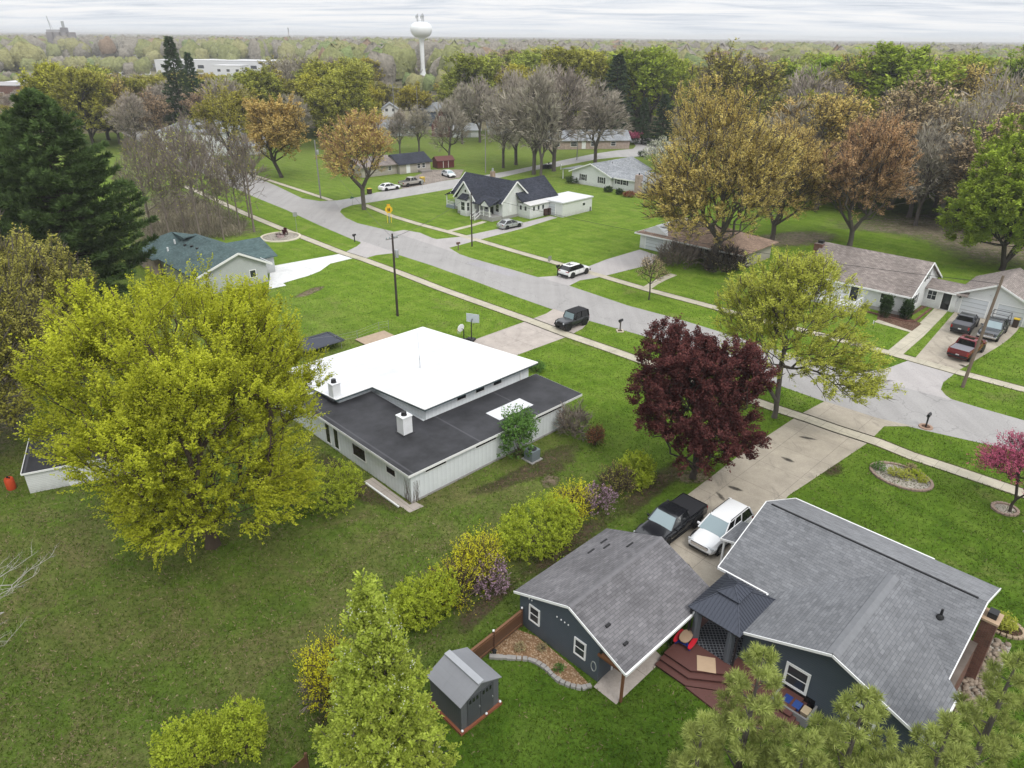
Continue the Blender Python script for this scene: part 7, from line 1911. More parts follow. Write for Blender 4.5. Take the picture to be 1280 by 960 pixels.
B_grey = m_bark('grey_bark', (0.115, 0.10, 0.088)); B_dark = m_bark('dark_bark', (0.06, 0.05, 0.042)); B_pale = m_bark('pale_bark', (0.36, 0.34, 0.31))
B_brown = m_bark('brown_bark', (0.10, 0.075, 0.055)); B_twig = m_bark('grey_twig_bark', (0.21, 0.175, 0.150)); B_purple = m_bark('purple_grey_twigs', (0.150, 0.122, 0.118))
Lf = dict(
    maple=m_leaf('yellow_green_maple_leaf', (0.185, 0.203, 0.013), (0.262, 0.272, 0.029), .35, .30, .60, 1.20),
    purple=m_leaf('purple_maple_leaf', (0.032, 0.011, 0.012), (0.072, 0.028, 0.024), .6, .18, .55, 1.35),
    lime=m_leaf('lime_young_leaf', (0.180, 0.192, 0.028), (0.262, 0.270, 0.056), .5, .35, .7, 1.2),
    gold=m_leaf('golden_bud', (0.250, 0.196, 0.056), (0.320, 0.262, 0.094), .4, .25, .6, 1.2, .06),
    olive=m_leaf('olive_bud', (0.140, 0.132, 0.028), (0.205, 0.192, 0.052), .4, .25, .6, 1.2, .08),
    orange=m_leaf('orange_red_bud', (0.225, 0.132, 0.072), (0.300, 0.190, 0.110), .4, .25, .65, 1.2, .05),
    green=m_leaf('fresh_green_leaf', (0.142, 0.186, 0.020), (0.208, 0.246, 0.040), .4, .3, .5, 1.25, .06),
    spring=m_leaf('spring_green_leaf', (0.168, 0.178, 0.028), (0.228, 0.232, 0.050), .35, .3, .55, 1.2, .10),
    yellow=m_leaf('yellow_spring_leaf', (0.200, 0.190, 0.022), (0.275, 0.250, 0.045), .35, .3, .6, 1.2, .08),
    brown=m_leaf('russet_bud', (0.185, 0.132, 0.080), (0.240, 0.180, 0.115), .4, .2, .65, 1.2, .08),
    bare=m_leaf('bare_twig_haze', (0.155, 0.136, 0.110), (0.215, 0.192, 0.158), .4, .0, .65, 1.2, .06),
    pear=m_leaf('pear_leaf', (0.150, 0.190, 0.022), (0.230, 0.265, 0.050), .9, .3, .55, 1.2),
    hedge=m_leaf('hedge_leaf', (0.135, 0.170, 0.013), (0.205, 0.235, 0.030), 1.4, .3, .6, 1.2),
    forsythia=m_leaf('forsythia_bloom', (0.320, 0.290, 0.012), (0.420, 0.380, 0.030), 1.2, .3, .6, 1.15),
    lilac=m_leaf('lilac_bloom', (0.120, 0.075, 0.098), (0.240, 0.165, 0.205), 1.6, .2, .6, 1.2),
    pink=m_leaf('redbud_bloom', (0.170, 0.036, 0.064), (0.260, 0.068, 0.110), 1.2, .25, .65, 1.2),
    white=m_leaf('white_blossom', (0.25, 0.26, 0.19), (0.34, 0.34, 0.27), .8, .25, .7, 1.15),
    dkgreen=m_leaf('dark_shrub_leaf', (0.040, 0.085, 0.018), (0.075, 0.135, 0.032), 1.0, .2, .55, 1.25),
    yew=m_leaf('yew_needles', (0.015, 0.028, 0.010), (0.028, 0.044, 0.016), 2.0, .1, .6, 1.25),
    spruce=m_leaf('spruce_needles', (0.018, 0.033, 0.015), (0.036, 0.055, 0.024), .4, .08, .5, 1.3, .08),
    wpine=m_leaf('white_pine_needles', (0.030, 0.052, 0.017), (0.060, 0.088, 0.028), .35, .12, .45, 1.35),
    npine=m_leaf('near_pine_needles', (0.140, 0.168, 0.042), (0.215, 0.236, 0.076), 1.2, .2, .6, 1.25),
    barberry=m_leaf('barberry_leaf', (0.090, 0.035, 0.020), (0.150, 0.065, 0.035), 1.5, .2, .6, 1.2),
    dry=m_leaf('dry_twig_leaf', (0.150, 0.125, 0.065), (0.215, 0.180, 0.100), 1.2, .15, .6, 1.2),
)

def fitR(px, wpx, depth_xy):
    return wpx * math.hypot(math.hypot(*depth_xy), HC - 6) / FPX / 2

# ---------------------------------------------------------------- the big yellow-green maple
xy = G(266, 682)
H = ztop(xy[0], xy[1], 318)
g0 = np.random.default_rng(3)
lob = [(.4, .3, 10.2, 6.9, 6.9, 7.5)]
for i in range(26):
    t = i * 2.4; f = g0.uniform(-.75, .8)
    rr = 8.7 * math.sqrt(1 - (f * .8) ** 2) * .62 * (1 - .42 * max(0, -f))
    lob.append((rr * math.cos(t) + 2.0 * max(0, -f), rr * math.sin(t), 9.5 + f * 6.9, 8.6 * g0.uniform(.22, .32), 8.6 * g0.uniform(.22, .32), 8.0 * g0.uniform(.22, .3)))
o = grow('maple_tree', 21, H, 1.6, 9.3, 2300, B_brown, Lf['maple'], shoots=6, per=36, leaf_s=.125, shoot_L=1.35, shoot_up=.85, trunk_r=.46, lobes=lob, shell=.38, kpath=.16, spread_w=.10, twigs=2, twig_L=1.0, twig_w=.008, outb=.9)
put(o, 'large spreading maple with dense yellow-green leaves beside the flat-roofed house', 'tree', xy, 0)

# purple maple, lime tree, golden maple ...
xy = G(866, 598); H = ztop(xy[0], xy[1], 424)
o = grow('purple_maple', 5, H, .7, 5.9, 1200, B_dark, Lf['purple'], shoots=6, per=26, leaf_s=.15, shoot_L=.6, shoot_up=.45, trunk_r=.26, nl=12, shell=.42, spread_w=.14, kpath=.15)
put(o, 'dark purple-leaved maple beside the wide concrete driveway', 'tree', xy, 1.1)
xy = G(968, 522); H = ztop(xy[0], xy[1], 314)
g0 = np.random.default_rng(9)
lob = [(-.4, .4, H * .62, 5.9, 5.6, H * .36), (2.9, -3.0, H * .45, 4.0, 3.6, 2.4), (-2.2, 2.0, H * .6, 3.6, 3.4, 3.0), (4.4, -4.2, H * .33, 3.0, 2.6, 1.3), (1.2, 1.6, H * .78, 2.8, 2.8, 2.2), (-1.6, -1.2, H * .8, 2.4, 2.4, 2.2), (.6, .2, H * .88, 2.2, 2.2, 1.4)]
o = grow('lime_tree', 14, H, 1.6, 6.0, 1000, B_grey, Lf['lime'], shoots=6, per=18, leaf_s=.15, shoot_L=.85, shoot_up=.55, trunk_r=.24, lobes=lob, shell=.5, spread_w=.13, twigs=3, twig_L=1.0, twig_w=.009, kpath=.2)
put(o, 'open yellow-green young-leaved tree reaching over the road behind the purple maple', 'tree', xy, 0)
xy = G(884, 336); H = ztop(xy[0], xy[1], 112)
o = grow('golden_maple', 8, H, 1.3, 10.7, 2000, B_grey, Lf['gold'], shoots=5, per=18, leaf_s=.20, shoot_L=1.4, shoot_up=.7, trunk_r=.5, nl=12, shell=.5, spread_w=.2, twigs=5, twig_L=1.7, twig_w=.02, kpath=.2, tip_r=.02)
put(o, 'big golden-brown budding maple in front of the brown-roofed house', 'tree', xy, 2.0)
xy = G(965, 300); H = ztop(xy[0], xy[1], 150)
o = grow('golden_maple', 18, H, 2.4, 8.6, 1100, B_grey, Lf['gold'], shoots=5, per=16, leaf_s=.20, shoot_L=1.4, shoot_up=.6, trunk_r=.4, nl=10, shell=.5, spread_w=.2, twigs=5, twig_L=1.6, twig_w=.02, tip_r=.02)
put(o, 'second golden-brown tree with dark trunk right behind the big golden maple', 'tree', xy, 1.0)
xy = G(1062, 307); H = ztop(xy[0], xy[1], 150)
o = grow('red_maple', 28, H, 2.4, 8.0, 1200, B_grey, Lf['orange'], shoots=5, per=18, leaf_s=.20, shoot_L=1.2, shoot_up=.6, trunk_r=.4, nl=10, shell=.5, spread_w=.2, twigs=5, twig_L=1.5, twig_w=.02, tip_r=.02)
put(o, 'orange-red budding maple on the lawn behind the bungalow', 'tree', xy, 0)
xy = G(1252, 338); H = ztop(xy[0], xy[1], 148)
o = grow('green_tree', 31, H, 1.0, 10.2, 1300, B_dark, Lf['green'], shoots=6, per=22, leaf_s=.33, shoot_L=1.0, shoot_up=.5, trunk_r=.4, nl=14, shell=.4, spread_w=.3, tip_r=.02)
put(o, 'full bright green tree at the right edge behind the white garage', 'tree', xy, 0)
xy = G(455, 262); H = ztop(xy[0], xy[1], 140)
o = grow('budding_maple', 41, H, 4.0, 7.4, 700, B_grey, Lf['gold'], shoots=3, per=7, leaf_s=.34, shoot_L=1.3, shoot_up=.5, trunk_r=.42, nl=10, shell=.5, spread_w=.2, twigs=6, twig_L=1.6, twig_w=.02, tip_r=.02, twig_mat=m_leaf('russet_twigs', (.17, .10, .06), (.23, .14, .08), .5, 0))
put(o, 'sparse orange-brown budding tree with thick trunk at the rounded road corner', 'tree', xy, 0)
xy = G(352, 222); H = ztop(xy[0], xy[1], 124)
o = grow('budding_maple', 43, H, 3.5, 7.2, 600, B_dark, Lf['gold'], shoots=4, per=12, leaf_s=.42, shoot_L=1.3, shoot_up=.5, trunk_r=.42, nl=10, shell=.45, spread_w=.3, twigs=4, twig_L=1.5, twig_w=.02, tip_r=.02, lean=(-1.2, 0))
put(o, 'rounded orange-gold tree leaning left on the lawn by the white cottage', 'tree', xy, 0)
xy = G(297, 207); H = ztop(xy[0], xy[1], 112)
o = grow('spring_tree', 47, H, 4.0, 9.0, 700, B_dark, Lf['spring'], shoots=3, per=9, leaf_s=.42, shoot_L=1.3, shoot_up=.5, trunk_r=.5, nl=10, shell=.45, spread_w=.3, twigs=3, twig_L=1.5, twig_w=.02, tip_r=.02, lean=(-1.8, 0))
put(o, 'forked dark-limbed tree with yellow-green top before the white cottage', 'tree', xy, 0)

# pear in flower, bottom centre
xy = G(485, 985)
H = ztop(xy[0], xy[1], 738)
lob = []
for i in range(18):
    z = 1.6 + (H - 2.2) * i / 17; f = (z - 1.0) / (H - 1.0); rr = 2.5 * (1 - f) ** .62 + .18
    t = i * 2.4; lob.append((rr * .38 * math.cos(t), rr * .38 * math.sin(t), z, rr * .78, rr * .78, 1.0))
o = grow('pear_tree', 51, H, .9, 2.3, 1100, B_grey, Lf['pear'], shoots=6, per=17, leaf_s=.12, shoot_L=.42, shoot_up=.8, trunk_r=.11, lobes=lob, shell=.42, spread_w=.08, leader=.9, kpath=.3, twigs=1, twig_L=.5, twig_w=.006)
put(o, 'narrow conical pear tree with pale green leaves beside the grey shed', 'tree', xy, 0)
def blossoms(root, seed, H, rbase, n, mat, s=.06):
    g = np.random.default_rng(seed); P = []
    while len(P) < n:
        z = g.uniform(1.5, H * .97); f = (z - 1) / (H - 1); r = (2.25 * (1 - f) ** .62 + .25) * 1.02
        t = g.uniform(0, 6.28)
        for k in range(3): P.append((r * math.cos(t) + g.normal(0, .07), r * math.sin(t) + g.normal(0, .07), z + g.normal(0, .07)))
    v, f = kites(g, np.array(P), s, .9, .8); np_mesh('blossom', v, f, mat, root)
blossoms(o, 3, H, 2.3, 560, Lf['white'])

# redbud at the right edge
xy = G(1262, 640); H = ztop(xy[0], xy[1], 545)
o = grow('redbud', 61, H, 1.1, 3.2, 420, B_dark, Lf['pink'], shoots=4, per=11, leaf_s=.10, shoot_L=.6, shoot_up=.35, trunk_r=.10, nl=9, shell=.5, spread_w=.07, twigs=2, twig_L=.6, twig_w=.007, lobes=[(0, 0, H * .62, 2.4, 2.4, H * .24), (-1.9, .6, H * .62, 1.4, 1.3, .8), (1.6, 1.0, H * .75, 1.5, 1.4, .9), (.3, 1.8, H * .7, 1.4, 1.4, .9), (-.8, 1.4, H * .55, 1.5, 1.2, .6)])
put(o, 'pink flowering redbud on the front lawn at the right edge', 'tree', xy, 0)

# white pine pair, left
for k, (px, vt, R_, lab, sd) in enumerate((((112, 392), 118, 8.2, 'tall dark green pine with layered boughs left of the green-roofed house', 71), ((-18, 380), 150, 7.6, 'dark pine cut by the left edge of the picture', 72), ((62, 372), 150, 5.6, 'shorter dark pine between the two tall pines on the left', 73))):
    xy = G(*px); H = ztop(xy[0], xy[1], vt)
    o = conifer('pine_tree', sd, H, R_, B_dark, Lf['wpine'], 'pine', nb=230, per=95, ns=.66, trunk_r=.42, z0=3.0)
    put(o, lab, 'tree', xy, k * 1.3)

# tall hazy-olive thicket on the left edge
for k, (px, vt, R_, lab, lf) in enumerate((((22, 545), 285, 6.6, 'tall olive-yellow shrubby tree at the left edge behind the maple', 'olive'), ((72, 470), 300, 5.6, 'olive-yellow shrubby tree between the maple and the dark pines', 'olive'), ((-30, 600), 330, 5.5, 'dull green shrubby tree cut by the left edge below the olive ones', 'spring'))):
    xy = G(*px); H = ztop(xy[0], xy[1], vt)
    o = grow('shrubby_tree', 81 + k, H, 1.0, R_, 1000, B_grey, Lf[lf], shoots=4, per=13, leaf_s=.20, shoot_L=1.2, shoot_up=1.0, trunk_r=.2, nl=12, shell=.4, spread_w=.12, twigs=4, twig_L=1.4, twig_w=.012)
    put(o, lab, 'tree', xy, k)

# ---------------------------------------------------------------- foreground pine boughs and bare branch
def bough_tree(name, label, xy, spec, seed, H, mat, needle=.32):
    """a young pine seen from above: leader, whorled branches, brush-like needle tufts"""
    g = np.random.default_rng(seed); r = thing(name, label, 'tree', (xy[0], xy[1], 0))
    m = MB(); m.tube([(0, 0, 0), (0, 0, H * .6), (0, 0, H)], [.16, .11, .015], 8)
    T, TD = [], []
    ang = g.uniform(0, 6)
    nb = spec['n']
    for i in range(nb):
        f = i / (nb - 1); z = H * (.22 + .76 * f); L = spec['R'] * (1 - f) ** .8 * g.uniform(.75, 1.1) + .25
        ang += 2.4 + g.uniform(-.25, .25); d = np.array([math.cos(ang), math.sin(ang), 0])
        B = lambda t: np.array([0, 0, z]) + d * L * t + np.array([0, 0, L * (.18 * t + .32 * t * t)])
        m.tube([B(t) for t in (0, .4, .75, 1)], [.045 * (1 - f) + .015, .025, .016, .008], 5, cap=False)
        ns = max(2, int(L / .40))
        for s_ in range(ns):
            t = .25 + .75 * (s_ + .5) / ns; p = B(t)
            for side in (-1, 1):
                l = L * .36 * (1.15 - t) * g.uniform(.6, 1.1) + .12; sd = np.array([-d[1], d[0], 0]) * side
                e = p + (sd * .8 + d * .55) * l + np.array([0, 0, l * .55])
                m.tube([p, e], [.010, .006], 4, cap=False)
                T.append(e); TD.append(norm(sd * .5 + d * .5 + np.array([0, 0, .9])))
                if l > .3: T.append((p + e) / 2 + np.array([0, 0, .05])); TD.append(norm(sd * .4 + d * .5 + np.array([0, 0, .8])))
        T.append(B(1.0)); TD.append(norm(d * .7 + np.array([0, 0, .9])))
    T.append(np.array([0, 0, H])); TD.append(np.array([0, 0, 1.0]))
    m.build('trunk', B_grey, r, fix=False)
    T = np.array(T); TD = np.array(TD)
    nn_ = spec.get('needles', 95); j = np.repeat(np.arange(len(T)), nn_); s_ = g.uniform(-1, .25, size=len(j))
    P = T[j] + TD[j] * (s_ * .24)[:, None]
    D = TD[j] * .75 + rand_dirs(g, len(j)) * .8; D /= np.linalg.norm(D, axis=1, keepdims=True)
    u = np.cross(D, rand_dirs(g, len(j))); u /= np.linalg.norm(u, axis=1, keepdims=True); L = needle * g.uniform(.7, 1.15, size=(len(j), 1)); w = .012
    V = np.stack([P - u * w * .6, P + D * L * .5 - u * w, P + D * L, P + D * L * .5 + u * w], 1).reshape(-1, 3)
    np_mesh('crown', V, np.arange(len(V)).reshape(-1, 4), mat, r)
    return r
for k, (u, v, zt, sp, lab) in enumerate((
    (955, 815, 10.5, dict(n=28, R=2.1), 'young pine rising over the steps of the red-brown deck'),
    (1085, 868, 10.0, dict(n=28, R=2.3), 'young pine in front of the gable window of the slate house'),
    (1010, 925, 8.5, dict(n=28, R=2.2), 'young pine at the bottom edge between the two taller ones'),
    (1190, 905, 9.5, dict(n=28, R=2.1), 'young pine covering the lower right corner of the slate house'),
    (880, 905, 7.0, dict(n=20, R=1.3), 'small pine top at the bottom edge over the lawn'),
    (1275, 820, 9.0, dict(n=24, R=1.6), 'pine boughs entering at the right edge beside the cobbles'),
    (1130, 965, 8.5, dict(n=28, R=2.2), 'pine top cut by the bottom edge below the slate house'))):
    x, y = G(u, v, zt)
    bough_tree('young_pine', lab, (x, y), sp, 200 + k, zt, Lf['npine'])
def bare_branches(label, pts_px, z, seed):
    g = random.Random(seed); r = thing('bare_tree', label, 'tree', (*G(-60, 900), 0)); ox, oy = G(-60, 900)
    m = MB(); m.tube([(0, 0, 0), (0, 0, z * .6), (.1, 0, z + 1)], [.2, .15, .05], 8)
    def rec(p, d, L, rad, dep):
        n = 4; path = [p]; q = np.array(p, float)
        for i in range(n):
            d = norm(d + np.array([g.uniform(-.22, .22), g.uniform(-.22, .22), g.uniform(-.08, .12)])); q = q + d * L / n; path.append(q.copy())
        m.tube(path, [rad * (1 - .6 * i / n) for i in range(n + 1)], 5, cap=False)
        if dep:
            for i in (1, 2, 3, 4):
                for s_ in (-1, 1):
                    if g.random() < .75:
                        sd = norm(np.cross(d, (0, 0, 1))) * s_
                        rec(path[i], norm(d * .7 + sd * g.uniform(.5, .9) + np.array([0, 0, g.uniform(0, .4)])), L * g.uniform(.22, .36), rad * .45, dep - 1)
    for (u, v) in pts_px:
        e = np.array([*G(u, v, z), z]) - np.array([ox, oy, 0]); s_ = np.array([0, 0, z * .85]); d = e - s_; L = np.linalg.norm(d)
        rec(s_, d / L, L * .80, .045, 3)
    m.build('trunk', B_pale, r, fix=False, smooth=True)
bare_branches('pale bare tree whose branches reach in at the lower left edge', [(66, 780), (18, 812), (38, 905), (5, 938)], 9.0, 4)

# ---------------------------------------------------------------- hedge row and garden shrubs
def bush(name, label, px, wpx, vtop, leaf, seed, cat='shrub', sy=1.0, rot=45, group=None, **k):
    xy = G(*px); dist = math.hypot(math.hypot(*xy), HC); rx = wpx / 2 * dist / FPX
    rz = max(.5, ztop(xy[0], xy[1], vtop)) if vtop else rx
    o = shrub(name, seed, rx, rx * sy, rz, k.pop('stems', 8), k.pop('bark', B_brown), Lf[leaf], **k)
    return put(o, label, cat, xy, R(rot), group=group)
bush('honeysuckle_bush', 'big rounded bright green bush in the middle of the hedge row', (672, 684), 142, 632, 'hedge', 301, n=1500, per=12, leaf_s=.12, shoot=.28, sy=.62, rot=40, dome=.28)
bush('honeysuckle_bush', 'rounded green bush of the hedge row next to the pear tree', (532, 775), 100, 722, 'hedge', 302, n=1200, per=12, leaf_s=.11, shoot=.28, sy=.72, rot=40, dome=.28)
bush('hedge_bush', 'bright green leafy bush at the far end of the hedge row', (793, 605), 62, 570, 'hedge', 303, n=700, per=11, leaf_s=.14, shoot=.35, sy=.8, rot=40)
bush('forsythia', 'yellow flowering bush between the two rounded green hedge bushes', (598, 722), 66, 672, 'forsythia', 304, n=700, per=13, leaf_s=.08, shoot=.75, spiky=.5, twigs=1, cov=.95, sy=.9)
bush('forsythia', 'yellow flowering bush behind the biggest rounded hedge bush', (712, 645), 66, 614, 'forsythia', 305, n=700, per=13, leaf_s=.08, shoot=.7, spiky=.5, twigs=1, sy=.7)
bush('forsythia', 'yellow flowering bush hidden behind the left side of the pear tree', (418, 880), 60, 800, 'forsythia', 306, n=700, per=13, leaf_s=.08, shoot=.7, spiky=.5, twigs=1)
bush('forsythia', 'thin yellow-green sprays beside the lilac nearest the grey shed', (566, 752), 60, 712, 'forsythia', 307, n=420, per=10, leaf_s=.08, shoot=.8, spiky=.6, twigs=2, cov=.85)
bush('lilac_bush', 'lilac bush in mauve flower between the rounded hedge bushes', (613, 738), 54, 704, 'lilac', 308, n=420, per=9, leaf_s=.09, shoot=.3, twigs=3, cov=.75)
bush('lilac_bush', 'lilac bush in mauve flower behind the slate garage roof', (748, 640), 48, 606, 'lilac', 309, n=360, per=9, leaf_s=.09, shoot=.3, twigs=3, cov=.7)
bush('dry_bush', 'olive-brown twiggy bush left of the bright end of the hedge row', (768, 620), 54, 582, 'olive', 310, n=420, per=7, leaf_s=.09, shoot=.5, twigs=4, cov=.6)
bush('round_bush', 'rounded yellow-green bush at the paved side of the flat-roofed house', (412, 628), 100, 582, 'hedge', 311, n=1100, per=11, leaf_s=.11, shoot=.3, sy=.95, dome=.3)
bush('yard_bush', 'bright yellow-green bush, left one of the pair at the bottom edge', (243, 965), 76, 902, 'hedge', 312, n=700, per=12, leaf_s=.11, shoot=.35, dome=.3, sy=.9)
bush('yard_bush', 'bright yellow-green bush, right one of the pair at the bottom edge', (308, 940), 56, 880, 'hedge', 313, n=560, per=12, leaf_s=.11, shoot=.35, dome=.3)
bush('bare_bush', 'small grey leafless bush between the yard and the pear tree', (396, 880), 30, 845, 'bare', 314, n=120, per=2, leaf_s=.05, shoot=.6, twigs=4, bark=B_twig)
bush('dark_shrub', 'dense dark green leafy shrub against the white wall by the air conditioner', (648, 572), 58, 508, 'dkgreen', 315, n=520, per=12, leaf_s=.15, shoot=.5, sy=.8, stems=14, dome=.4)
bush('dry_bush', 'pale twiggy bush at the far corner of the flat-roofed house', (716, 545), 46, 506, 'dry', 316, n=320, per=4, leaf_s=.07, shoot=.6, twigs=5, cov=.6, bark=B_twig)
bush('barberry_bush', 'small dark red bush standing on the lawn beyond the white house', (744, 556), 24, 532, 'barberry', 317, n=260, per=9, leaf_s=.08, shoot=.4, twigs=2)
bush('dark_shrub', 'low dark evergreen at the far corner under the white roof edge', (671, 464), 22, 452, 'dkgreen', 318, n=180, per=9, leaf_s=.12, shoot=.25)
bush('brush_pile', 'tangle of bare brown shrubs in front of the brown-roofed house', (848, 330), 62, 304, 'brown', 319, n=420, per=4, leaf_s=.12, shoot=1.0, twigs=6, cov=.6, bark=B_twig)
bush('brush_pile', 'low dark bare shrub under the golden maple trunk', (905, 340), 60, 310, 'dry', 320, n=420, per=4, leaf_s=.12, shoot=1.0, twigs=6, cov=.6, bark=B_dark)
for k, (u, v, lab) in enumerate(((1105, 396, 'columnar dark evergreen left of the bungalow window'), (1131, 399, 'columnar dark evergreen at the corner of the bungalow'))):
    xy = G(u, v); g_ = shrub('arborvitae', 330 + k, .75, .75, ztop(xy[0], xy[1], 368 if k == 0 else 373), 4, B_brown, Lf['yew'], n=700, per=10, leaf_s=.13, shoot=.22, up=1.0, dome=.3)
    put(g_, lab, 'shrub', xy, 0)
for k, (u, v, w_, vt, lf, lab) in enumerate(((760, 240, 11, 233, 'yew', 'clipped dark bush left at the ranch house wall'), (774, 243, 9, 236, 'yew', 'clipped dark bush right of the corner of the ranch house'), (716, 229, 20, 221, 'yew', 'low dark bushes under the ranch house side porch'), (786, 246, 18, 239, 'barberry', 'low reddish bush beside the pinkish chimney of the ranch house'), (803, 196, 12, 188, 'yew', 'low dark bush at the road bend beyond the ranch house'))):
    bush('low_bush', lab, (u, v), w_, vt, lf, 340 + k, n=160, per=9, leaf_s=.2, shoot=.25)
for k, (u, v, w_, lf, lab) in enumerate(((1098, 587, 16, 'dkgreen', 'small dark green cushion at the left end of the oval flower bed'), (1118, 594, 18, 'lime', 'pale green clump left of centre in the oval flower bed'), (1132, 598, 20, 'lime', 'largest pale green clump in the middle of the oval flower bed'), (1146, 596, 16, 'hedge', 'green clump right of centre in the oval flower bed'), (1138, 588, 14, 'dry', 'dry brown clump at the back of the oval flower bed'), (1152, 602, 12, 'lime', 'small pale clump at the right end of the oval flower bed'))):
    bush('bedding_plant', lab, (u, v), w_, None, lf, 360 + k, n=110, per=9, leaf_s=.08, shoot=.15, floor=.02)
bush('bedding_plant', 'pale green leafy clump in the stone-edged bed at the chimney corner', (1252, 783), 26, None, 'lime', 370, n=260, per=10, leaf_s=.09, shoot=.2, floor=.02)
for k, (u, v, lab) in enumerate(((650, 812, 'small plant by the fence end of the mulch bed'), (678, 812, 'small plant in the middle of the mulch bed'), (699, 838, 'small green plant at the porch end of the mulch bed'))):
    bush('bedding_plant', lab, (u, v), 13, None, 'dkgreen' if k == 2 else 'dry', 375 + k, n=70, per=8, leaf_s=.06, shoot=.15, floor=.02)
# saplings on the verges
for k, (u, v, vt, R_, lf, lab) in enumerate(((811, 375, 318, 2.2, 'brown', 'young tree with russet buds on the verge before the brown-roofed house'), (818, 225, 172, 3.6, 'white', 'white-blossoming tree beside the ranch house garage'), (831, 232, 178, 3.4, 'white', 'pale blossoming tree just right of the white-flowered one'), (787, 181, 165, 3.6, 'pink', 'pink-red flowering bush-like tree at the road bend'))):
    xy = G(u, v); H = ztop(xy[0], xy[1], vt)
    o = grow('flowering_tree' if k else 'sapling', 380 + k, H, H * .35, R_, 160, B_dark, Lf[lf], shoots=3, per=9 if k else 5, leaf_s=.22 if k else .12, shoot_L=.6, trunk_r=.09, nl=6, twigs=3, twig_L=.7, twig_w=.01, spread_w=.15)
    put(o, lab, 'tree', xy, 0)
# ================================================================ woods: one tree of each kind, then copies
PROTO = {}
def proto(kind, k):
    key = (kind, k)
    if key in PROTO: return PROTO[key]
    sd = 500 + 37 * (sum(map(ord, kind)) % 97) + k
    mid = dict(per=10, leaf_s=.55, shoot_L=1.3, shoot_up=.5, spread_w=.35, twigs=4, twig_L=1.6, twig_w=.022, tip_r=.022, trunk_r=.36, shell=.45, nl=10 + k)
    if kind in ('spring', 'yellow', 'green'):
        o = grow(kind + '_tree', sd, 18, 2.6, 7.0, 460, B_dark, Lf[kind], shoots=4, **mid)
    elif kind in ('gold', 'brown', 'olive'):
        q = dict(mid, per=6, leaf_s=.42, twigs=8)
        o = grow('budding_tree', sd, 18, 2.8, 7.0, 460, B_grey, Lf[kind], shoots=4, **q)
    elif kind == 'bare':
        q = dict(mid, twigs=11, twig_L=1.9, twig_w=.024, trunk_r=.42, shoot_up=.25, tip_r=.028, outb=.45)
        o = grow('bare_tree', sd, 20, 4, 7.4, 560, B_grey, None, shoots=0, twig_mat=Lf['bare'], **q)
    elif kind == 'white_limbed':
        q = dict(mid, twigs=7, twig_L=1.9, twig_w=.022, trunk_r=.42, kpath=.12)
        o = grow('bare_tree', sd, 20, 6, 6.4, 300, B_pale, Lf['olive'], shoots=1, cov=.35, twig_mat=Lf['bare'], **dict(q, per=4, leaf_s=.4, tip_r=.035))
    elif kind == 'thin':
        q = dict(mid, per=3, leaf_s=.22, twigs=6, twig_L=1.3, twig_w=.014, trunk_r=.14, tip_r=.014, spread_w=.2, nl=6, spread=.5)
        o = grow('bare_tree', sd, 14, 3, 2.7, 170, B_twig, Lf['olive' if k else 'spring'], shoots=2, cov=.5, leader=.85, **q)
    elif kind == 'spruce':
        o = conifer('spruce_tree', sd, 18, 4.2, B_dark, Lf['spruce'], 'spruce', nb=110, per=26, ns=.75, trunk_r=.3, z0=1.0)
    PROTO[key] = o; o['_h'] = 18 if kind not in ('bare', 'white_limbed', 'thin') else (14 if kind == 'thin' else 20)
    o['_used'] = 0
    return o

LBL = {'spring': 'yellow-green leafing tree', 'yellow': 'soft yellow leafing tree', 'green': 'fresh green tree', 'gold': 'golden budding tree', 'brown': 'russet-brown budding tree', 'olive': 'olive hazy budding tree', 'bare': 'leafless grey-brown tree', 'white_limbed': 'leafless tree with pale limbs', 'thin': 'thin slender leafless tree', 'spruce': 'dark spruce'}
rt = random.Random(99)
def plant(kind, xy, H, label, group=None, wid=1.0, k=None):
    k = rt.randrange(2) if k is None else k
    p = proto(kind, k); h0 = p['_h']
    o = p if not p['_used'] else copy_tree(p)
    p['_used'] = 1
    s = H / h0
    put(o, label, 'tree', xy, rt.uniform(0, 6.28), (s * wid, s * wid, s), group)
    if not group and 'group' in o: del o['group']
    return o

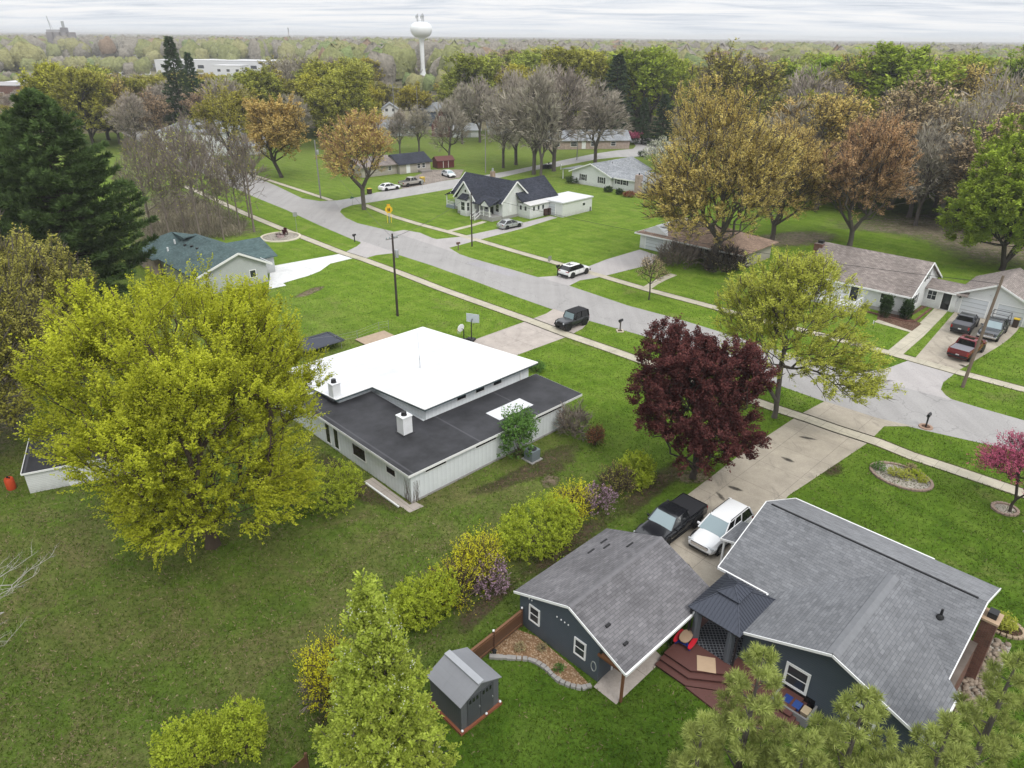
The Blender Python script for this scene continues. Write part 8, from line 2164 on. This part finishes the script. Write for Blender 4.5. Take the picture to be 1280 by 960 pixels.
# hand-placed trees of the middle distance: (kind, base pixel, top row, width factor, label)
def inside(p, Q):
    c = False
    for i in range(len(Q)):
        (x1, y1), (x2, y2) = Q[i], Q[i - 1]
        if (y1 > p[1]) != (y2 > p[1]) and p[0] < (x2 - x1) * (p[1] - y1) / (y2 - y1) + x1: c = not c
    return c
HAND = [
    ('bare', (629, 210), 112, .9, 'leafless park tree furthest left of the trunk row before the long ranch'),
    ('bare', (645, 206), 92, .95, 'leafless park tree with thick trunk, second in the row from the left'),
    ('bare', (667, 218), 88, 1.0, 'tall leafless tree at the side road behind the farmhouse roof'),
    ('bare', (676, 221), 108, .8, 'leafless tree just right of the tall one behind the farmhouse roof'),
    ('bare', (692, 214), 86, 1.05, 'leafless tree with one long low limb by the dark waste carts'),
    ('bare', (744, 203), 100, 1.1, 'wide leafless tree between the side road and the ranch house roof'),
    ('bare', (500, 192), 138, .9, 'leafless tree behind the left end of the tan house'),
    ('bare', (524, 190), 132, 1.0, 'leafless forked tree behind the right end of the tan house'),
    ('bare', (562, 203), 128, 1.0, 'spreading leafless tree growing over the red garden shed'),
    ('bare', (578, 180), 106, .9, 'leafless twin tree left of the pale bungalow'),
    ('bare', (600, 178), 96, 1.0, 'leafless tree before the pale bungalow in the park'),
    ('spring', (592, 168), 70, 1.1, 'full yellow-green tree with lumpy crown over the pale bungalow'),
    ('yellow', (642, 168), 82, 1.0, 'yellow-green tree behind the leafless park row'),
    ('spring', (712, 172), 62, 1.15, 'tall yellow-green tree above the long low ranch'),
    ('spruce', (766, 176), 68, 1.5, 'tallest dark spruce with open boughs at the road bend'),
    ('spruce', (802, 180), 122, 1.1, 'dark spruce right of the tallest one at the road bend'),
    ('spruce', (826, 182), 118, 1.5, 'broad dark spruce beside the white-flowering trees'),
    ('green', (795, 172), 66, 1.2, 'bright fresh green tree beside the tallest dark spruce'),
    ('green', (828, 166), 72, 1.0, 'fresh green tree behind the broad dark spruce'),
    ('spring', (438, 178), 86, 1.2, 'rounded yellow-green tree behind the sparse orange-brown corner tree'),
    ('yellow', (465, 166), 106, .9, 'rounded bright yellow-green tree left of the pale gabled house'),
    ('yellow', (517, 157), 104, 1.1, 'weeping yellow-green willow beside the grey crossarm pole'),
    ('spring', (415, 184), 112, 1.1, 'olive-green tree at the left end of the park lawn'),
    ('bare', (372, 186), 120, 1.0, 'grey leafless tree behind the rounded orange-gold tree'),
    ('spring', (330, 176), 88, 1.1, 'yellow-green tree rising above the white cottage'),
    ('yellow', (398, 172), 92, 1.1, 'bright yellow-topped tree right of the white cottage'),
    ('spruce', (234, 176), 46, 1.0, 'tallest dark spruce on the left, standing above the white warehouse'),
    ('spruce', (252, 170), 66, .9, 'dark spruce just right of the tallest one on the left'),
    ('brown', (196, 182), 112, 1.0, 'russet-brown tree left of the white two-storey house'),
    ('bare', (172, 190), 118, 1.1, 'leafless tree above the dark pines'),
    ('spring', (118, 186), 88, 1.1, 'yellow-green tree above the tall dark pine'),
    ('yellow', (82, 182), 80, 1.0, 'yellow-topped tree below the grain elevator'),
    ('gold', (150, 180), 96, 1.1, 'golden-brown tree between the elevator and the tallest spruce'),
    ('white_limbed', (1176, 268), 118, 1.0, 'leafless tree with pale thick limbs behind the orange-red maple'),
    ('white_limbed', (1228, 252), 88, 1.05, 'tall pale-limbed leafless tree above the bright green right-edge tree'),
    ('white_limbed', (1262, 240), 92, .9, 'pale-limbed leafless tree at the far right edge'),
    ('brown', (1112, 262), 96, 1.2, 'broad brown budding tree behind the orange-red maple'),
    ('bare', (1144, 282), 150, .9, 'dark-trunked leafless tree at the edge of the right-hand wood'),
    ('gold', (1020, 262), 116, 1.1, 'amber budding tree above the second golden tree'),
    ('spring', (1196, 270), 150, .9, 'olive-green tree left of the bright green right-edge tree'),
    ('olive', (905, 222), 62, 1.15, 'tall amber tree rising over the big golden maple'),
    ('green', (1100, 210), 66, 1.3, 'broad fresh green tree crown on the right-hand wood skyline'),
    ('green', (1190, 205), 72, 1.2, 'second fresh green crown on the right-hand wood skyline'),
    ('green', (1272, 210), 68, 1.2, 'fresh green crown at the right end of the wood skyline'),
    ('olive', (1050, 205), 70, 1.2, 'olive tree crown left of the broad fresh green crown'),
]
placed = []
for kind, bp, vt, wd, lab in HAND:
    xy = G(*bp); H = max(5, ztop(xy[0], xy[1], vt)); plant(kind, xy, H, lab, None, wd); placed.append(xy)

QR = [G(*p) for p in [(925, 236), (1000, 222), (1330, 222), (1330, 300), (1270, 296), (1160, 290), (1085, 266), (1000, 268), (940, 262)]]
nR = 0
for _ in range(4000):
    if nR >= 46: break
    p = (rt.uniform(55, 210), rt.uniform(100, 190))
    if not inside(p, QR) or any((p[0] - a) ** 2 + (p[1] - b) ** 2 < 42 for a, b in placed): continue
    u, v = PX((p[0], p[1], 0)); k_ = rt.choices(['olive', 'bare', 'brown', 'gold', 'spring', 'thin', 'white_limbed'], [3, 2, 1.6, 1.4, 2, 2, .6])[0]
    plant(k_, p, min(19, max(8, ztop(p[0], p[1], rt.uniform(96, 150)))), LBL[k_] + ' at the near edge of the right-hand wood behind the bungalow', LBL[k_] + ' at the near edge of the right-hand wood', rt.uniform(.9, 1.3)); placed.append(p); nR += 1
# slender trees in the thicket left of the road
thin_px = [(184, 268), (192, 300), (205, 258), (214, 306), (222, 270), (232, 292), (243, 262), (252, 306), (262, 284), (270, 262), (280, 300), (288, 276), (300, 288), (312, 272), (248, 240), (276, 244), (196, 240), (318, 290), (226, 246), (170, 290)]
for u, v in thin_px:
    xy = G(u, v); plant('thin', xy, rt.uniform(11, 17), 'thin leafless sapling in the brown thicket between the road and the green roof', 'thin trees of the roadside thicket', rt.uniform(.8, 1.3)); placed.append(xy)
thk = thing('thicket', 'tangle of low brown brushwood on the thicket floor behind the green roof', 'brushwood')
g = np.random.default_rng(77); P = []
poly = [(175, 300), (190, 262), (240, 246), (312, 280), (300, 296), (240, 300), (200, 318)]
Qb = [G(*p) for p in poly]
bx = [min(q[i] for q in Qb) for i in (0, 1)] + [max(q[i] for q in Qb) for i in (0, 1)]
while len(P) < 5000:
    p = (g.uniform(bx[0], bx[2]), g.uniform(bx[1], bx[3]))
    if inside(p, Qb): P.append((p[0], p[1], 0))
D = rand_dirs(g, len(P)); D[:, 2] = np.abs(D[:, 2]) + .8; D /= np.linalg.norm(D, axis=1, keepdims=True)
v, f = slivers(g, np.array(P), D, 1.5, .018)
tag(np_mesh('brushwood', v, f, m_leaf('brushwood_twigs', (.10, .09, .062), (.15, .135, .10), .3, 0), thk), kind='stuff')

# ---------------------------------------------------------------- the wood behind: single trees as far as they can be told apart
def interp(t, tab):
    for (a, va), (b, vb) in zip(tab, tab[1:]):
        if t <= b: return va + (vb - va) * max(0, (t - a)) / (b - a)
    return tab[-1][1]
SKY = [(-400, 128), (50, 126), (75, 88), (150, 84), (195, 94), (340, 92), (360, 74), (470, 74), (490, 112), (560, 104), (580, 68), (640, 62), (720, 58), (800, 66), (860, 80), (900, 74), (1000, 74), (1100, 72), (1300, 70), (1700, 70)]
ZONE = [(-330, 186), (60, 172), (200, 184), (270, 188), (340, 182), (420, 172), (470, 150), (520, 146), (570, 150), (640, 160), (720, 166), (790, 164), (835, 150), (860, 138), (905, 142), (960, 190), (1000, 225), (1130, 250), (1240, 262), (1560, 262), (1560, 128), (-330, 128)]
Qz = [G(*p) for p in ZONE]
avoid = [(o.location.x, o.location.y, 13.0) for o in bpy.data.objects if o.parent is None and o.get('category') in ('house', 'garage', 'shed', 'building', 'outbuilding')]
mixes = {'left': [('spring', 4), ('bare', 4), ('yellow', 2), ('olive', 2), ('brown', 1), ('spruce', .6), ('gold', 1)], 'mid': [('bare', 4), ('spring', 4), ('yellow', 2), ('green', 1), ('spruce', .8), ('brown', 1)], 'right': [('bare', 2.5), ('olive', 2), ('gold', 1.8), ('green', 2.2), ('spring', 2), ('brown', 1.6), ('spruce', .5), ('white_limbed', .6)]}
where = {'left': 'in the wooded belt on the left before the town', 'mid': 'in the woods between the park houses and the water tower', 'right': 'in the large wood behind the golden maples on the right'}
cand = []
x0, x1 = min(q[0] for q in Qz), max(q[0] for q in Qz); y0, y1 = min(q[1] for q in Qz), max(q[1] for q in Qz)
tries = 0
while tries < 60000 and len(cand) < 275:
    tries += 1
    p = (rt.uniform(x0, x1), rt.uniform(y0, y1))
    if not inside(p, Qz): continue
    u, v = PX((p[0], p[1], 0))
    if u < -60 or u > 1350: continue
    if any((p[0] - a) ** 2 + (p[1] - b) ** 2 < r_ * r_ for a, b, r_ in avoid): continue
    sp = 8.8
    if any((p[0] - a) ** 2 + (p[1] - b) ** 2 < sp * sp for a, b in cand): continue
    if any((p[0] - a) ** 2 + (p[1] - b) ** 2 < 49 for a, b in placed): continue
    cand.append(p)
for p in cand:
    u, v = PX((p[0], p[1], 0)); zone = 'left' if u < 480 else ('mid' if u < 860 else 'right')
    mx = mixes[zone]; kind = rt.choices([a for a, _ in mx], [b for _, b in mx])[0]
    vt = interp(u, SKY) + rt.uniform(-3, 16)
    H = min(24, max(7, ztop(p[0], p[1], vt)))
    if H < 8 and kind == 'spruce': kind = 'bare'
    plant(kind, p, H, LBL[kind] + ' ' + where[zone], LBL[kind] + ' ' + where[zone], rt.uniform(1.15, 1.55) * (1.0 if H > 13 else 1.25))

# ---------------------------------------------------------------- far woodland to the horizon, one mass
def far_wood():
    g = np.random.default_rng(5)
    cols = {'bare': ((.160, .145, .118), (.190, .172, .142)), 'spring': ((.142, .150, .062), (.175, .182, .080)), 'yellow': ((.172, .166, .075), (.205, .196, .092)), 'green': ((.115, .145, .058), (.145, .172, .072)), 'brown': ((.155, .11, .075), (.20, .145, .10)), 'spruce': ((.030, .05, .035), (.045, .07, .045))}
    names = list(cols); w = np.array([.30, .32, .17, .11, .08, .02])
    VV, FF, CC, SM = [], [], [], []; nv = 0
    def fill(d0, d1, sp, cards, hmin, hmax):
        nonlocal nv
        n = int(.80 * (d1 * d1 - d0 * d0) / (sp * sp))
        dd = np.sqrt(g.uniform(d0 * d0, d1 * d1, n)); an = g.uniform(-.72, .72, n)
        X, Y = dd * np.sin(an), dd * np.cos(an)
        # neighbouring trees tend to be of one kind
        fld = np.sin(X * .013 + 1.3) + np.sin(Y * .011 + X * .006) + g.normal(0, .55, n)
        for i in range(n):
            x, y = X[i], Y[i]
            if y < 225: continue
            u, v = PX((x, y, 0))
            if u < -40 or u > 1330: continue
            if v > 127.5 and dd[i] < 420: continue
            if any((x - a) ** 2 + (y - b) ** 2 < (r_ + 9) ** 2 for a, b, r_ in avoid): continue
            q = fld[i]
            kn = names[int(g.choice(6, p=w))] if abs(q) < 1.0 else ('bare' if q > 0 else ('spring' if g.uniform() < .6 else 'yellow'))
            if g.uniform() < .015: kn = 'spruce'
            if dd[i] > 900 and g.uniform() < min(.75, (dd[i] - 900) / 1500): kn = 'bare'
            h = g.uniform(hmin, hmax)
            if 20 < u < 185 and dd[i] < 560: h = min(h, max(4.0, ztop(x, y, 92 + g.uniform(0, 8))))
            if 185 < u < 400 and dd[i] < 690: h = min(h, max(4.0, HC - (86 + g.uniform(0, 8) - 44) / FPX * dd[i]))
            if 55 < u < 185 and dd[i] < 900: h = min(h, max(4.0, ztop(x, y, 70 + g.uniform(0, 12))))
            if 508 < u < 550 and dd[i] < 612: h = min(h, max(4.0, ztop(x, y, 92 + g.uniform(0, 8))))
            if u < 55 and dd[i] < 600: h = min(h, max(4.0, HC - (104 - 44) / FPX * dd[i]) + 3)
            R_ = h * g.uniform(.32, .5) if kn != 'spruce' else h * .2
            c0, c1 = np.array(cols[kn][0]), np.array(cols[kn][1])
            m = cards
            d = rand_dirs(g, m); d[:, 2] = np.abs(d[:, 2]) * 1.0 - .25
            rr = g.uniform(.72, 1.0, (m, 1)); lob = 1 + .22 * np.sin(d[:, :1] * 5 + i) * np.cos(d[:, 1:2] * 4 + i * 2)
            if kn == 'spruce':
                t = g.uniform(0, 1, m); ang = g.uniform(0, 6.28, m); r2 = R_ * (1 - t) * 1.15
                P = np.stack([x + r2 * np.cos(ang), y + r2 * np.sin(ang), h * (.1 + .9 * t)], 1)
            else:
                na, ma = (10, 6) if m > 60 else (7, 4)
                ph = np.linspace(-.55, math.pi / 2, ma)[:, None]; th_ = np.linspace(0, 2 * math.pi, na, endpoint=False)[None] + g.uniform(0, 1)
                bd = np.stack([np.cos(ph) * np.cos(th_), np.cos(ph) * np.sin(th_), np.sin(ph) + 0 * th_], -1).reshape(-1, 3)
                bl = (1 + .22 * np.sin(bd[:, :1] * 5 + i) * np.cos(bd[:, 1:2] * 4 + i * 2)) * g.uniform(.82, 1.0, (len(bd), 1))
                BV = np.array([x, y, h * .60]) + bd * bl * np.array([R_, R_, h * .44])
                q_ = np.arange(na); BF = np.concatenate([np.stack([r * na + q_, r * na + (q_ + 1) % na, (r + 1) * na + (q_ + 1) % na, (r + 1) * na + q_], 1) for r in range(ma - 1)])
                bc = np.tile(np.append((c0 + (c1 - c0) * g.uniform(0, .8)) * 1.5, 1), (len(BV), 1))
                VV.append(BV); FF.append(BF + nv); CC.append(bc); SM.append(np.ones(len(BF), bool)); nv += len(BV)
                P = np.array([x, y, h * .60]) + d * rr * lob * np.array([R_, R_, h * .44])
            s = R_ * (.17 if m > 100 else .22 if m > 40 else .34 if m > 11 else .6) * (.7 if kn == 'spruce' else 1)
            V, F = kites(g, P, s, .85, 0, nrm=d * np.array([1, 1, 1.25]) + np.array([0, 0, .25]))
            base = (c0 + (c1 - c0) * (g.uniform(0, 1, (m, 1)) * .5 + g.uniform(-.3, .8))) * 1.6
            c = np.concatenate([base, np.ones((m, 1))], 1)
            VV.append(V); FF.append(F + nv); CC.append(np.repeat(c, 4, 0)); SM.append(np.zeros(len(F), bool)); nv += len(V)
    fill(330, 620, 11.5, 230, 12, 25)
    fill(620, 1300, 16, 80, 13, 26)
    fill(1300, 3000, 27, 20, 14, 24)
    fill(3000, 7500, 60, 6, 15, 24)
    t = NT('far_leaves'); a = t.n('Attribute'); a.attribute_name = 'Col'
    f_ = t.noise(t.pos(), .55, 4, .7)
    c = t.mix(1.0, a.outputs['Color'], t.ramp(f_, [(.3, .62), (.7, 1.25)]), 'MULTIPLY')
    d = t.n('BsdfDiffuse'); t.put(d.inputs[0], c); t.put(d.inputs['Normal'], t.bump(f_, .8, 1.2)); t.t.links.new(d.outputs[0], t.out.inputs[0])
    o = np_mesh('woodland', np.concatenate(VV), np.concatenate(FF), t.m, colors=np.concatenate(CC), smooth=np.concatenate(SM))
    tag(o, 'mixed bare and leafing woodland stretching from the town to the horizon', 'woodland', kind='stuff')
far_wood()
def tufts():
    from mathutils.bvhtree import BVHTree
    g = np.random.default_rng(17); V0, F0 = [], []
    for o in bpy.data.objects:
        if o.type == 'MESH' and o.get('kind') == 'structure' and o.name.split('.')[0] in ('road', 'side_road', 'driveway', 'driveway_apron', 'pavement', 'path', 'patio', 'mulch_bed', 'cobble_bed'):
            b = len(V0); V0 += [tuple(v.co) for v in o.data.vertices]; F0 += [tuple(b + i for i in p.vertices) for p in o.data.polygons]
    tree = BVHTree.FromPolygons(V0, F0); P = []
    cs = [(o.matrix_basis.inverted(), o.name) for o in bpy.data.objects if o.parent is None and o.name in ('flat_roofed_house', 'slate_garage', 'slate_house', 'resin_shed', 'deck')]
    while len(P) < 190000:
        y = 14 + 96 * g.uniform() ** 1.35; x = g.uniform(-.76, .76) * (.9 * y + 14)
        if g.uniform() < (y - 45) / 70: continue
        n = .5 + .5 * math.sin(x * .9 + 2 * math.sin(y * .5)) * math.sin(y * 1.1 + 1.5 * math.sin(x * .4))
        if g.uniform() > .35 + .65 * n: continue
        if tree.ray_cast(Vector((x, y, 1)), Vector((0, 0, -1)))[0] is not None: continue
        P.append((x, y, 0.0))
    P = np.array(P); D = rand_dirs(g, len(P)); D[:, 2] = np.abs(D[:, 2]) + .15; D /= np.linalg.norm(D, axis=1, keepdims=True)
    yard = ((P @ np.array([-.714, .70, 0])) > 23) & ((P @ np.array([.70, .714, 0])) < 40)
    V, F = slivers(g, P, D, .19, .026)
    c = np.where(g.uniform(size=(len(P), 1)) < np.where(yard, .30, .06)[:, None], np.array([[.22, .18, .105]]) * g.uniform(.5, 1.2, (len(P), 1)), np.array([[.095, .150, .020]]) * g.uniform(.65, 1.3, (len(P), 1)) * np.clip(.7 + .3 * (P[:, 1:2] - 25) / 40, .7, 1))  # nearer blades darkened to follow the light fall-off painted into the lawn
    t = NT('tuft_blades'); a = t.n('Attribute'); a.attribute_name = 'Col'; d = t.n('BsdfDiffuse'); t.put(d.inputs[0], a.outputs['Color']); t.t.links.new(d.outputs[0], t.out.inputs[0])
    tag(np_mesh('grass', V, F, t.m, colors=np.repeat(np.concatenate([c, np.ones((len(P), 1))], 1), 4, 0)), 'uneven grass tufts and dead leaves on the nearer lawns', 'grass', kind='stuff')
tufts()
# low wooded rise along the horizon
m = MB(); g = np.random.default_rng(8); n = 90
for i in range(n):
    a0, a1 = -.8 + 1.6 * i / n, -.8 + 1.6 * (i + 1) / n; D_ = 8200
    h = lambda a: 16 + 10 * max(0, -a - .25) * 2.2 + 3 * math.sin(a * 23) + 2 * math.sin(a * 61)
    p = lambda a, d_, z: (d_ * math.sin(a), d_ * math.cos(a), z)
    m.quad(p(a0, D_, 0), p(a1, D_, 0), p(a1, D_ + 900, h(a1) + 8), p(a0, D_ + 900, h(a0) + 8))
o = m.build('hills', m_plain('distant_wood', (.13, .125, .135), .95, var=.25, scale=.004), fix=False); o['kind'] = 'structure'

# thin spring haze lying over the whole plain
hz = MB(); hz.box(-9000, 9000, -150, 8800, -1, 44)
t = NT('haze'); vs = t.n('VolumeScatter'); vs.inputs['Color'].default_value = (.93, .96, 1, 1); vs.inputs['Density'].default_value = .00022; vs.inputs['Anisotropy'].default_value = .2
t.t.links.new(vs.outputs[0], t.out.inputs['Volume'])
hzo = hz.build('haze', t.m); hzo['kind'] = 'structure'
# ================================================================ daylight, sky, haze, camera
SUN_EL, SUN_AZ = R(52), R(150)     # azimuth from +Y clockwise: behind the camera, to its right
w = bpy.data.worlds.new('World'); bpy.context.scene.world = w; w.use_nodes = True
t = w.node_tree; t.nodes.clear()
out = t.nodes.new('ShaderNodeOutputWorld')
sky = t.nodes.new('ShaderNodeTexSky'); sky.sky_type = 'NISHITA'; sky.sun_disc = False; sky.sun_elevation = SUN_EL; sky.sun_rotation = SUN_AZ; sky.air_density = 1.2; sky.dust_density = 2.0
b1 = t.nodes.new('ShaderNodeBackground'); b1.inputs[1].default_value = 0.10
t.links.new(sky.outputs[0], b1.inputs[0])
geo = t.nodes.new('ShaderNodeTexCoord')
def wm(op, a, b=None, c=None):
    n = t.nodes.new('ShaderNodeMath'); n.operation = op
    for i, x in enumerate((a, b, c)):
        if x is None: continue
        if hasattr(x, 'links'): t.links.new(x, n.inputs[i])
        else: n.inputs[i].default_value = x
    return n.outputs[0]
sx = t.nodes.new('ShaderNodeSeparateXYZ'); t.links.new(geo.outputs['Generated'], sx.inputs[0])
zc = wm('ADD', wm('MAXIMUM', sx.outputs[2], 0.0), 0.055)
cx = wm('DIVIDE', sx.outputs[0], zc); cy = wm('DIVIDE', sx.outputs[1], zc)
cv = t.nodes.new('ShaderNodeCombineXYZ'); t.links.new(wm('MULTIPLY', cx, .42), cv.inputs[0]); t.links.new(cy, cv.inputs[1])
def wn(scale, det, rough, dist=0.0):
    n = t.nodes.new('ShaderNodeTexNoise'); t.links.new(cv.outputs[0], n.inputs['Vector']); n.inputs['Scale'].default_value = scale; n.inputs['Detail'].default_value = det; n.inputs['Roughness'].default_value = rough; n.inputs['Distortion'].default_value = dist
    return n.outputs['Fac']
def wr(f, stops):
    n = t.nodes.new('ShaderNodeValToRGB'); cr = n.color_ramp
    while len(cr.elements) < len(stops): cr.elements.new(.5)
    for e, (p, c) in zip(cr.elements, stops): e.position = p; e.color = (*c, 1)
    t.links.new(f, n.inputs[0]); return n.outputs[0]
n1 = wn(1.0, 7, .62, .5)
ccol = wr(n1, [(.32, (.62, .67, .74)), (.43, (.78, .82, .88)), (.51, (.90, .92, .95)), (.62, (1, 1, 1))])
low = wr(sx.outputs[2], [(0.0, (.82, .88, .95)), (.03, (.83, .87, .93)), (.12, (.80, .82, .87))])
mixh = t.nodes.new('ShaderNodeMix'); mixh.data_type = 'RGBA'
hf = wr(sx.outputs[2], [(0.0, (.9, .9, .9)), (.008, (.4, .4, .4)), (.022, (0, 0, 0))])
t.links.new(hf, mixh.inputs[0]); t.links.new(ccol, mixh.inputs[6]); t.links.new(low, mixh.inputs[7])
b2 = t.nodes.new('ShaderNodeBackground'); t.links.new(mixh.outputs[2], b2.inputs[0]); t.links.new(wm('MULTIPLY_ADD', wm('MAXIMUM', sx.outputs[2], 0.0), 1.0, .97), b2.inputs[1])
n2 = wn(.35, 5, .55, .2)
gap = wr(n2, [(.60, (1, 1, 1)), (.76, (.55, .55, .55))])
ms = t.nodes.new('ShaderNodeMixShader'); t.links.new(gap, ms.inputs[0]); t.links.new(b1.outputs[0], ms.inputs[1]); t.links.new(b2.outputs[0], ms.inputs[2])
t.links.new(ms.outputs[0], out.inputs[0])

sl = bpy.data.lights.new('sun', 'SUN'); sl.energy = 1.5; sl.angle = R(18); sl.color = (1.0, .965, .91)
so = bpy.data.objects.new('sun', sl); C.objects.link(so)
d = Vector((math.sin(SUN_AZ) * math.cos(SUN_EL), math.cos(SUN_AZ) * math.cos(SUN_EL), math.sin(SUN_EL)))
so.rotation_euler = d.to_track_quat('Z', 'Y').to_euler()

cam = bpy.data.cameras.new('camera'); co = bpy.data.objects.new('camera', cam); C.objects.link(co)
cam.sensor_width = 36; cam.lens = FPX / 1280 * 36; cam.clip_start = .5; cam.clip_end = 60000
Xc = CR * RGT + SR * UPV; Yc = -SR * RGT + CR * UPV
mw = Matrix.Identity(4)
for i in range(3): mw[i][0], mw[i][1], mw[i][2], mw[i][3] = Xc[i], Yc[i], -FWD[i], (0, 0, HC)[i]
co.matrix_world = mw
sc = bpy.context.scene; sc.camera = co
sc.render.engine = 'CYCLES'
sc.view_settings.view_transform = 'Standard'; sc.view_settings.look = 'None'; sc.view_settings.exposure = 0; sc.view_settings.gamma = 1
sc.cycles.max_bounces = 6; sc.cycles.diffuse_bounces = 3; sc.cycles.glossy_bounces = 2; sc.cycles.transmission_bounces = 3; sc.cycles.volume_bounces = 0; sc.cycles.transparent_max_bounces = 4
sc.cycles.caustics_reflective = False; sc.cycles.caustics_refractive = False
sc.cycles.use_denoising = True
sc.render.use_persistent_data = False
for o in list(bpy.data.objects):
    for k in ('_h', '_used'):
        if k in o: del o[k]
